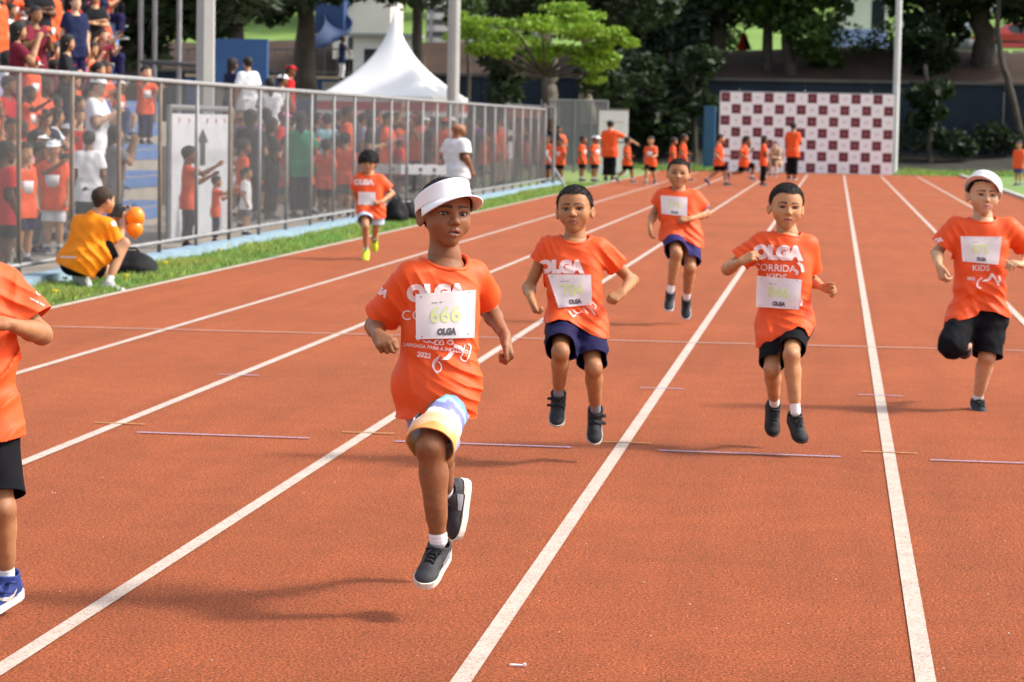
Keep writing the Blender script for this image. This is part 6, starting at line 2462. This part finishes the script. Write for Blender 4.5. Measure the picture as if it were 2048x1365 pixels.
# red and black flag on the bank
c = at(1486, 140, 106)
fl_ = tag(empty('hanging_flag', tuple(c)), 'small red and black flag drooping from a stick on the bank', 'flag')
MB().tube([(0, 0, -.3), (.02, 0, 1.75)], .02, 6).build('stick', BARK, fl_)
for nm, col, pts in (('red_half', (.45, .03, .02), [(0, -.03, 1.65), (-.28, -.05, .95), (-.12, -.03, .72), (.05, -.06, .8)]), ('black_half', (.02, .015, .02), [(0, -.03, 1.65), (.05, -.06, .8), (.35, -.04, .85), (.22, -.05, 1.15)])):
    o = MB().add(pts, [(0, 1, 2, 3)]).build(nm, cloth('flag_' + nm, col), fl_)
    md = o.modifiers.new('thickness', 'SOLIDIFY')
    md.thickness = .01
# ------------------------------------------------------------------ spectators and people at the far end
def pose(kind):
    """joints of a 1.3 m figure facing +y (subject's right = +x), origin on the ground or on the seat"""
    J = dict(hipR=(.058, 0, .62), hipL=(-.058, 0, .62), knR=(.062, .015, .345), knL=(-.062, .015, .345), anR=(.066, -.01, .075), anL=(-.066, -.01, .075),
             shR=(.112, 0, .995), shL=(-.112, 0, .995), neck=(0, -.005, 1.035), head=(0, .03, 1.175),
             elR=(.155, -.02, .79), elL=(-.155, -.02, .79), wrR=(.155, .05, .61), wrL=(-.155, .05, .61))
    F = {'R': ((0, 1, 0), (0, 0, 1)), 'L': ((0, 1, 0), (0, 0, 1))}
    up = {}
    if kind == 'point':
        up = dict(elR=(.30, .06, .90), wrR=(.46, .12, .80))
    elif kind == 'clap':
        up = dict(elR=(.16, .08, .80), wrR=(.05, .22, .90), elL=(-.16, .08, .80), wrL=(-.05, .22, .90))
    elif kind == 'phone':
        up = dict(elR=(.16, .14, .86), wrR=(.07, .22, 1.08), elL=(-.16, .14, .86), wrL=(-.07, .22, 1.08))
    elif kind == 'up':
        up = dict(elR=(.22, .06, 1.16), wrR=(.24, .12, 1.34), elL=(-.15, .12, .84), wrL=(-.02, .26, .92))
    elif kind == 'reach':
        up = dict(elR=(.17, .18, .95), wrR=(.16, .36, 1.06), elL=(-.16, .16, .84), wrL=(-.14, .33, .93))
    elif kind == 'cross':
        up = dict(elR=(.17, .05, .78), wrR=(-.03, .14, .83), elL=(-.17, .05, .77), wrL=(.03, .16, .79))
    elif kind == 'walk':
        up = dict(knR=(.06, .14, .37), anR=(.06, .16, .09), knL=(-.06, -.03, .35), anL=(-.06, -.24, .15), elR=(.15, -.1, .80), wrR=(.15, .02, .66), elL=(-.15, .06, .79), wrL=(-.13, .2, .76))
        F['L'] = ((0, .75, -.65), (0, .65, .75))
    elif kind == 'run':
        up = dict(knR=(.06, .24, .50), anR=(.06, .18, .24), knL=(-.06, -.06, .36), anL=(-.06, -.32, .30), elR=(.16, -.16, .84), wrR=(.15, 0, .74), elL=(-.15, .1, .80), wrL=(-.1, .2, .92), head=(0, .07, 1.17), neck=(0, .02, 1.035))
        F['L'] = ((0, .3, -.95), (0, .95, .3))
        F['R'] = ((0, .9, -.2), (0, .2, .95))
    if kind.startswith('sit'):
        base = dict(hipR=(.06, 0, .085), hipL=(-.06, 0, .085), knR=(.085, .28, .10), knL=(-.085, .28, .10), anR=(.085, .27, -.19), anL=(-.085, .27, -.19),
                    shR=(.112, .02, .455), shL=(-.112, .02, .455), neck=(0, .02, .495), head=(0, .06, .635), elR=(.16, .05, .255), elL=(-.16, .05, .255), wrR=(.09, .2, .17), wrL=(-.09, .2, .17))
        J.update(base)
        if kind == 'sit_clap':
            up = dict(elR=(.16, .13, .29), wrR=(.04, .26, .40), elL=(-.16, .13, .29), wrL=(-.04, .26, .40))
        elif kind == 'sit_lean':
            up = dict(shR=(.112, .12, .43), shL=(-.112, .12, .43), neck=(0, .14, .465), head=(0, .20, .595), elR=(.15, .2, .22), elL=(-.15, .2, .22), wrR=(.04, .31, .24), wrL=(-.04, .31, .24))
        elif kind == 'sit_up':
            up = dict(elR=(.2, .06, .60), wrR=(.2, .1, .78), elL=(-.2, .06, .60), wrL=(-.18, .12, .78))
        elif kind == 'sit_phone':
            up = dict(elR=(.15, .15, .30), wrR=(.05, .22, .52), elL=(-.15, .12, .26), wrL=(-.04, .24, .36))
    J.update(up)
    return {k: np.array(v, float) for k, v in J.items()}, F


PROTO = {}


def proto(key, kind, s, H, hair, trousers, vox, seed, sleeve=.68, wide=1.0, bib=False):
    J, Ft = pose(kind)
    J = {k: v * s for k, v in J.items()}
    J['head'] = J['neck'] + (J['head'] - J['neck']) / np.linalg.norm(J['head'] - J['neck']) * (H * .5 + .045 * s)
    O = dict(B=np.zeros(3), d0=0, H=H, R=face_frame((0, 1, 0), pitch=rad(-4)), skin=(.4, .2, .1), hair=hair, vox=vox, fine=False, s=s, seed=seed, thin=True, hand_q=1.0, hair_q=1.0,
             footR=Ft['R'], footL=Ft['L'], foot_len=.195, arm_r=.95, leg_r=.95, sock_h=.0 if trousers > 1.05 else .06)
    for sd in 'RL':
        d = unit(J['wr' + sd] - J['el' + sd])
        O['hand' + sd] = (d, (1 if sd == 'R' else -1, 0, .3), (25, 30, 20), 'point')
    O['shorts'] = dict(mat=BLACK_SH, len=trousers, ease=.016, flare=.006, amp=.004)
    O['shoes'] = dict(name='plain_dark', upper=(.03, .03, .035), sole=(.4, .4, .4), sock=(.6, .6, .6), kind='none')
    O['shirt'] = dict(mat=M_SHIRT, hem_len=.12 if not kind.startswith('sit') else .06, lap=.25 if not kind.startswith('sit') else 0, hem_t=1.3 if not kind.startswith('sit') else 1.12, wide=wide, ease=1.2, sleeve=sleeve, amp=.008)
    r = person('prototype', 'x', J, O)
    fw = np.array([0, 1.0, 0])
    if bib:
        c = (J['shR'] + J['shL']) / 2 * .55 + (J['hipR'] + J['hipL']) / 2 * .45 + fw * .098 * s
        V = [c + np.array([x * .085 * s, -.02 * s * x * x, z * .065 * s]) for z in (-1, 1) for x in (-1, -.5, 0, .5, 1)]
        o = obj('bib', np_mesh('bib', np.array(V), np.array([(i, i + 1, i + 6, i + 5) for i in range(4)])), MATS['bib_paper'], r['o'])
        md = o.modifiers.new('thickness', 'SOLIDIFY')
        md.thickness = .004
    C, R = J['head'], O['R']
    S = Sdf()
    S.el(C + H * (R @ np.array([0, -.07, .14])), np.array((.41, .49, .40)) * H, R, .02)
    v, F = S.mesh(vox[0])
    v, F = clip(v, F, ((v - C) @ R)[:, 2] / H - .16)[:2]
    br = MB()
    pts = [C + H * (R @ np.array([.4 * math.sin(a), -.07 + .45 * math.cos(a), .2])) for a in np.linspace(-1.2, 1.2, 9)]
    pts2 = [C + H * (R @ np.array([.36 * math.sin(a), .1 + .66 * math.cos(a), .15])) for a in np.linspace(-1.2, 1.2, 9)]
    n = len(v)
    v = np.concatenate([v, np.array(pts), np.array(pts2)])
    F = np.concatenate([F] + [np.array([(n + i, n + i + 1, n + 10 + i), (n + i, n + 10 + i, n + 9 + i)]) for i in range(8)])
    obj('cap', np_mesh('cap', v, F), WHITE, r['o'])
    PROTO[key] = r['o']
    return r['o']


VA, VK = (.013, .016, .017), (.011, .013, .014)
SHIRTS = {'orange': M_SHIRT, 'red': cloth('red', (.48, .015, .018)), 'white': cloth('white', (.72, .71, .73)), 'black': cloth('blackshirt', (.014, .014, .017)), 'purple': cloth('purple', (.16, .03, .22)),
          'blue': cloth('blue', (.03, .08, .30)), 'teal': cloth('tealshirt', (.05, .24, .24)), 'grey': cloth('grey', (.16, .16, .17)), 'pink': cloth('pink', (.62, .16, .28)), 'green': cloth('green', (.03, .27, .15)),
          'pale blue': cloth('paleblue', (.30, .50, .54)), 'maroon': cloth('maroon', (.15, .015, .03)), 'tan': cloth('tan', (.42, .28, .18)), 'navy': cloth('navyshirt', (.015, .02, .06)), 'lilac': cloth('lilac', (.30, .26, .40))}
PANTS = {'black': BLACK_SH, 'jeans': cloth('jeans', (.04, .07, .16)), 'grey': cloth('greypants', (.10, .10, .11)), 'khaki': cloth('khaki', (.30, .24, .17)), 'navy': NAVY_SH, 'white': cloth('whitepants', (.6, .6, .6))}
SKINS = [mat('skin_tone_%d' % i, c, rough=.55, spec=.3, noise=(40, .06)) for i, c in enumerate([(.10, .042, .02), (.24, .105, .05), (.42, .215, .11), (.56, .33, .21)])]
CAPS = {'white': WHITE, 'pink': SHIRTS['pink'], 'red': SHIRTS['red'], 'orange': M_SHIRT, 'black': BLACK_SH}
ADULT, KID = ('A', 1.30, .232), ('K', .93, .205)
for key, kind, (sz, s_, H_), hair, tr, sl, wide, bib in [
        ('A_stand', 'stand', ADULT, 'short', 1.85, .7, 1.1, False), ('A_cross', 'cross', ADULT, 'long', 1.85, .7, .95, False), ('A_clap', 'clap', ADULT, 'short', 1.85, .7, 1.1, False),
        ('A_phone', 'phone', ADULT, 'long', 1.85, .7, .95, False), ('A_up', 'up', ADULT, 'short', .9, .7, 1.05, False), ('A_point', 'point', ADULT, 'short', 1.85, .75, 1.25, False),
        ('A_sit', 'sit', ADULT, 'short', 1.8, .7, 1.1, False), ('A_sit_clap', 'sit_clap', ADULT, 'long', 1.8, .7, 1.0, False), ('A_sit_lean', 'sit_lean', ADULT, 'short', .95, .7, 1.1, False), ('A_sit_phone', 'sit_phone', ADULT, 'long', .95, .6, 1.0, False),
        ('K_stand', 'stand', KID, 'short', .9, .7, 1.1, True), ('K_walk', 'walk', KID, 'short', .9, .7, 1.05, True), ('K_run', 'run', KID, 'short', .95, .7, 1.05, True), ('K_reach', 'reach', KID, 'short', 1.85, .7, 1.1, True),
        ('K_up', 'up', KID, 'long', .9, .7, 1.1, True), ('K_sit', 'sit', KID, 'short', .9, .7, 1.1, True), ('K_sit_up', 'sit_up', KID, 'long', .9, .7, 1.1, True)]:
    proto(key, kind, s_, H_, hair, tr, VA if sz == 'A' else VK, len(PROTO) + 40, sl, wide, bib)


def inst(key, x, y, z, rz, scale, shirt, pants, skin, label, group, cap=None, bib=True, hairc=None, wide=1.0, roll=0.0):
    o = PROTO[key]
    c = o.copy()
    COL.objects.link(c)
    c.name = 'person'
    c.location = (x, y, z)
    c.rotation_euler = (0, roll, rz)
    c.scale = (scale * wide, scale * wide, scale)
    tag(c, label, 'person', group)
    for ch in o.children:
        nm = ch.name.split('.')[0]
        if nm == 'cap' and not cap or nm == 'bib' and not bib:
            continue
        d = ch.copy()
        COL.objects.link(d)
        d.parent = c
        m = {'body': SKINS[skin], 'shirt': SHIRTS[shirt], 'shorts': PANTS[pants], 'trousers': PANTS[pants], 'cap': CAPS.get(cap), 'hair': hair_mat(hairc or 'dark')}.get(nm)
        if m is not None:
            d.material_slots[0].link = 'OBJECT'
            d.material_slots[0].material = m
        for g in ch.children:
            h = g.copy()
            COL.objects.link(h)
            h.parent = d
    return c


ORD = ['first', 'second', 'third', 'fourth', 'fifth', 'sixth', 'seventh', 'eighth', 'ninth', 'tenth', 'eleventh', 'twelfth', 'thirteenth', 'fourteenth', 'fifteenth', 'sixteenth', 'seventeenth', 'eighteenth', 'nineteenth', 'twentieth', 'twenty-first', 'twenty-second']
rc_ = random.Random(2022)


def pick_shirt():
    return rc_.choices(['orange', 'red', 'black', 'white', 'purple', 'blue', 'grey', 'maroon', 'navy', 'teal', 'pink', 'lilac', 'tan'], [42, 9, 16, 6, 3, 4, 6, 5, 7, 2, 3, 2, 2])[0]


# bleacher rows
for i, (x, z, ya, yb) in enumerate(ROWS):
    ys_, ye = y_at(-25, x), yb - .3
    y = ys_ + rc_.uniform(0, .4)
    n = 0
    while y < ye:
        if rc_.random() < (.92 if not (i < 6 and y > y_at(238, x)) else .06):
            adult = rc_.random() < .5
            st = rc_.random() < (.22 if i < 4 else .42)
            sh = pick_shirt()
            if i >= 5 and rc_.random() < .35:  # upper rows get darker shirts, standing in for the shade up there
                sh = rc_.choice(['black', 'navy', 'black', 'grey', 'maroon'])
            if st:
                key = rc_.choice(['A_stand', 'A_cross', 'A_clap', 'A_phone'] if adult else ['K_stand', 'K_reach', 'K_up', 'K_stand'])
                zz, xx = z + .065, x - rc_.uniform(.12, .25)
            else:
                key = rc_.choice(['A_sit', 'A_sit_clap', 'A_sit_lean', 'A_sit_phone', 'A_sit'] if adult else ['K_sit', 'K_sit', 'K_sit_up'])
                zz, xx = z + .067, x - .22
            if not adult:
                sh = 'orange' if rc_.random() < .7 else sh
            cap = rc_.choice(['white', 'pink', 'white', 'red', 'orange']) if rc_.random() < .22 else None
            pn = rc_.choice(['black', 'jeans', 'grey', 'khaki', 'navy'])
            lab = '%s %s in %s shirt, %s from left on the %s bleacher row' % ('standing' if st else 'seated', 'adult' if adult else 'child', sh, ORD[n], ORD[i])
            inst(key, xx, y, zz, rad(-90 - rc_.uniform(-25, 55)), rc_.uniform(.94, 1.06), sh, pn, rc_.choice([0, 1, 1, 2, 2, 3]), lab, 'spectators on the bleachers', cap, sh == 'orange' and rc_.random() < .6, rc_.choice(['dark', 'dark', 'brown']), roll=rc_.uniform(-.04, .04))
            n += 1
        y += rc_.uniform(.44, .62)

# people standing just behind the fence, left part: photo column, distance behind the fence line
GF = 'spectators standing behind the fence'
for px, x, key, rz, sc_, sh, pn, sk, cap, bib, lab in [
        (24, -8.3, 'A_stand', -150, .88, 'tan', 'jeans', 1, None, False, 'bare armed adult in tan top at the far left behind the fence'),
        (8, -7.5, 'K_stand', -40, 1.02, 'red', 'black', 0, None, False, 'child in red shirt cut by the left edge behind the fence'),
        (46, -7.9, 'K_stand', -120, 1.0, 'orange', 'navy', 2, None, True, 'orange shirted child with bib behind the leftmost fence post'),
        (78, -8.4, 'K_reach', -100, .98, 'orange', 'grey', 1, None, False, 'orange shirted child pointing, left of the white capped child'),
        (108, -8.2, 'K_stand', -170, 1.02, 'orange', 'white', 2, 'white', True, 'child in orange shirt and white cap behind the fence, facing the track'),
        (178, -8.3, 'A_stand', 20, .80, 'white', 'black', 1, None, False, 'person in white shirt seen from behind above the photographer'),
        (228, -8.4, 'A_phone', -60, .84, 'grey', 'jeans', 2, None, False, 'person in grey top filming behind the fence'),
        (376, -7.25, 'K_reach', -70, .96, 'orange', 'black', 1, None, True, 'boy in orange shirt reaching out in front of the arrow board'),
        (432, -7.3, 'K_reach', -75, .66, 'orange', 'navy', 2, None, True, 'small child in orange at the right edge of the arrow board'),
        (500, -9.2, 'A_stand', 10, 1.0, 'purple', 'black', 1, None, False, 'adult in purple shirt right of the arrow board'),
        (486, -7.9, 'K_stand', -60, 1.0, 'orange', 'black', 1, None, False, 'child in orange shirt in front of the purple shirted adult'),
        (493, -7.4, 'K_stand', -90, .72, 'white', 'grey', 2, None, False, 'small child in white shirt low behind the fence'),
        (542, -8.2, 'A_cross', -60, .92, 'black', 'black', 1, None, False, 'person in black left of the green shirted woman'),
        (602, -7.9, 'A_cross', 15, .98, 'green', 'navy', 1, None, False, 'woman in bright green shirt seen from behind at the fence'),
        (655, -8.5, 'A_stand', 25, .98, 'pale blue', 'khaki', 2, None, False, 'adult in pale blue shirt right of the green shirted woman'),
        (652, -7.5, 'K_stand', 0, 1.0, 'orange', 'black', 1, None, False, 'child in orange in front of the pale blue shirt'),
        (691, -7.5, 'K_stand', 10, 1.08, 'orange', 'grey', 2, None, False, 'child in orange seen from behind left of the curly haired runner'),
        (565, -9.6, 'A_stand', -100, 1.0, 'red', 'jeans', 1, 'pink', False, 'adult in red shirt and pink cap behind the green shirted woman'),
        (530, -8.9, 'K_up', -110, 1.0, 'orange', 'black', 2, 'white', True, 'child in orange with white cap and raised arm'),
        (580, -8.2, 'K_stand', -20, .9, 'orange', 'black', 1, 'pink', False, 'child in orange and pink cap left of the green shirt'),
        (632, -9.8, 'A_phone', -90, 1.0, 'black', 'black', 2, 'pink', False, 'adult in black with pink cap filming'),
        (725, -8.6, 'A_stand', -70, 1.0, 'lilac', 'grey', 2, None, False, 'adult in lilac shirt behind the curly haired runner'),
        (775, -8.8, 'A_up', -50, 1.0, 'black', 'black', 2, None, False, 'adult in black raising a fist under the tent edge'),
        (798, -8.2, 'K_stand', -60, 1.0, 'red', 'black', 1, 'pink', False, 'child in red with pink cap above the hurdles'),
        (470, -10.6, 'A_stand', -90, 1.0, 'navy', 'black', 1, None, False, 'adult in navy shirt right of the thick pole')]:
    y = y_at(px, x)
    inst(key, x, y, .005, rad(rz), sc_, sh, pn, sk, lab, GF, cap, bib)

# looser crowd further along the fence
NCR = {}


def ordw(k):
    tens = {2: 'twenty', 3: 'thirty', 4: 'forty', 5: 'fifty', 6: 'sixty'}
    if k <= 20:
        return ORD[k - 1]
    return tens[k // 10] + ('-' + ORD[k % 10 - 1] if k % 10 else '-ish')


n = 0
for px in list(range(452, 700, 17)) + list(range(700, 1062, 11)):
    for lay in (0, 1):
        if rc_.random() < .34:
            continue
        x = (-8.6 if lay == 0 else -10.2) + rc_.uniform(-.5, .5)
        pxx = px + rc_.uniform(-5, 5)
        y = y_at(pxx, x)
        if y > 62 and lay == 0:
            x, y = -7.9, y_at(pxx, -7.9)
        adult = rc_.random() < (.45 if lay == 0 else .8)
        sh = pick_shirt() if adult else ('orange' if rc_.random() < .7 else pick_shirt())
        key = rc_.choice(['A_stand', 'A_cross', 'A_clap', 'A_phone', 'A_stand']) if adult else rc_.choice(['K_stand', 'K_walk', 'K_reach', 'K_up', 'K_stand'])
        cap = rc_.choice(['white', 'white', 'pink', 'orange']) if rc_.random() < .25 else None
        cnt = NCR.setdefault(lay, [0])
        cnt[0] += 1
        pn = rc_.choice(['black', 'jeans', 'grey', 'khaki', 'navy'])
        lab = '%s in %s shirt%s, %s from left in the %s fence crowd' % ('adult' if adult else 'child', sh, ' and %s cap' % cap if cap else '', ordw(cnt[0]), 'front' if lay == 0 else 'back')
        inst(key, x, y, .005, rad(rc_.choice([-90, -60, -120, 150, 20]) + rc_.uniform(-25, 25)), rc_.uniform(.92, 1.06), sh, pn, rc_.choice([0, 1, 1, 2, 2, 3]), lab, 'crowd along the far fence', cap, sh == 'orange' and rc_.random() < .6)
        n += 1

# people on the low terrace
GT = 'people standing on the terrace'
for px, yy, z, key, rz, sh, pn, sk, cap, lab in [(495, 46, 1.0, 'A_stand', 30, 'white', 'khaki', 2, None, 'man in white shirt standing above the fence line'), (462, 47, 1.0, 'A_cross', -40, 'navy', 'black', 1, None, 'dark clothed person left of the white shirted man'), (562, 49, .75, 'A_stand', -60, 'white', 'black', 1, 'white', 'person in white shirt and white cap above the fence'), (540, 45, .6, 'A_phone', 20, 'white', 'grey', 2, None, 'bending person in white shirt behind the fence'), (578, 52, 1.0, 'A_stand', -80, 'red', 'black', 1, 'red', 'person in red on the terrace beside the white capped one'), (528, 52, 1.0, 'K_stand', -90, 'orange', 'black', 1, None, 'child in orange on the terrace')]:
    x = on_x(px, yy)
    inst(key, x, yy, z, rad(rz), 1.0, sh, pn, sk, lab, GT, cap, False)
p = at(683, 165, 90)
inst('A_point', p[0], p[1], p[2] + .02, rad(-70), 1.0, 'navy', 'white', 0, 'man in navy shirt and pale shorts on the blue playground wall', GT)
MB().box((p[0], p[1] + .2, p[2] / 2), (1.2, 1.4, p[2])).build('playground_plinth', CONC)
tag(bpy.data.objects['playground_plinth'], 'concrete plinth under the man in navy shirt', 'plinth')

# far end of the track
GE = 'people at the far end of the track'
for px, py, key, rz, sc_, sh, pn, sk, cap, bib, wide, lab in [
        (1218, 363, 'A_point', -10, 1.0, 'orange', 'black', 2, None, False, 1.1, 'broad adult in orange pointing right in front of the white board'),
        (1163, 364, 'K_stand', -100, 1.0, 'orange', 'black', 1, None, True, 1.1, 'child in orange, left of a pair beside the pointing adult'),
        (1188, 365, 'K_stand', -110, 1.02, 'orange', 'black', 1, 'white', True, 1.1, 'child in orange and white cap, right of a pair beside the pointing adult'),
        (1252, 368, 'K_walk', -60, 1.0, 'orange', 'black', 1, None, True, 1.05, 'child in orange walking right of the white board'),
        (1300, 371, 'K_walk', 170, 1.02, 'orange', 'black', 2, None, True, 1.1, 'child in orange walking towards the camera near the centre'),
        (1344, 366, 'K_stand', -80, 1.0, 'orange', 'black', 1, None, False, 1.1, 'child in orange half hidden behind the chubby runner, left'),
        (1364, 364, 'K_walk', -70, 1.08, 'orange', 'navy', 1, None, False, 1.1, 'child in orange looking right behind the chubby runner'),
        (1436, 373, 'K_walk', -80, 1.1, 'orange', 'black', 2, None, True, 1.15, 'child in orange striding left of the checkered backdrop'),
        (1486, 374, 'K_run', -75, 1.08, 'orange', 'black', 1, None, True, 1.1, 'child in orange lunging in front of the checkered backdrop'),
        (1525, 373, 'A_cross', -80, .80, 'orange', 'black', 1, None, False, 1.0, 'girl in orange with long dark hair before the backdrop'),
        (1583, 361, 'A_clap', -15, 1.04, 'orange', 'black', 1, None, False, 1.0, 'tall adult in orange seen from behind before the backdrop'),
        (2036, 373, 'K_stand', 150, 1.06, 'orange', 'jeans', 2, None, False, 1.05, 'person in orange and jeans at the right edge'),
        (1100, 361, 'A_stand', 180, 1.0, 'black', 'black', 0, None, False, 1.0, 'tall dark clothed adult by the gate'),
        (1078, 363, 'K_stand', 120, 1.15, 'orange', 'black', 1, None, False, 1.0, 'child in orange left of the dark clothed adult'),
        (1094, 366, 'K_stand', 160, 1.0, 'orange', 'navy', 1, None, True, 1.05, 'child in orange in front of the dark clothed adult'),
        (1120, 365, 'K_stand', 140, .95, 'orange', 'black', 1, None, True, 1.05, 'child in orange right of the dark clothed adult'),
        (1116, 358, 'A_cross', 200, .9, 'orange', 'black', 1, None, False, 1.0, 'adult in orange behind the children at the gate')]:
    g = ground(px, py)
    inst(key, g[0], g[1], .012, rad(rz), sc_, sh, pn, sk, lab, GE, cap, bib, wide=wide)
p = np.array([on_x(1556, 80), 80, 0.0])
inst('A_sit_lean', p[0], p[1], .33, rad(160), .9, 'tan', 'khaki', 3, 'crouching person in tan beside the tall adult before the backdrop', GE)
p = np.array([on_x(914, 41), 41, 0])
wm = inst('A_stand', p[0], p[1], .004, rad(-40), .90, 'white', 'white', 1, 'man in long white shirt on the verge beside the tent pole', GF, hairc='brown', wide=1.5)
for ch in list(wm.children):
    if ch.name.startswith('hair'):
        bpy.data.objects.remove(ch)
for o in list(PROTO.values()):
    for ch in list(o.children):
        for g in list(ch.children):
            bpy.data.objects.remove(g)
        bpy.data.objects.remove(ch)
    bpy.data.objects.remove(o)
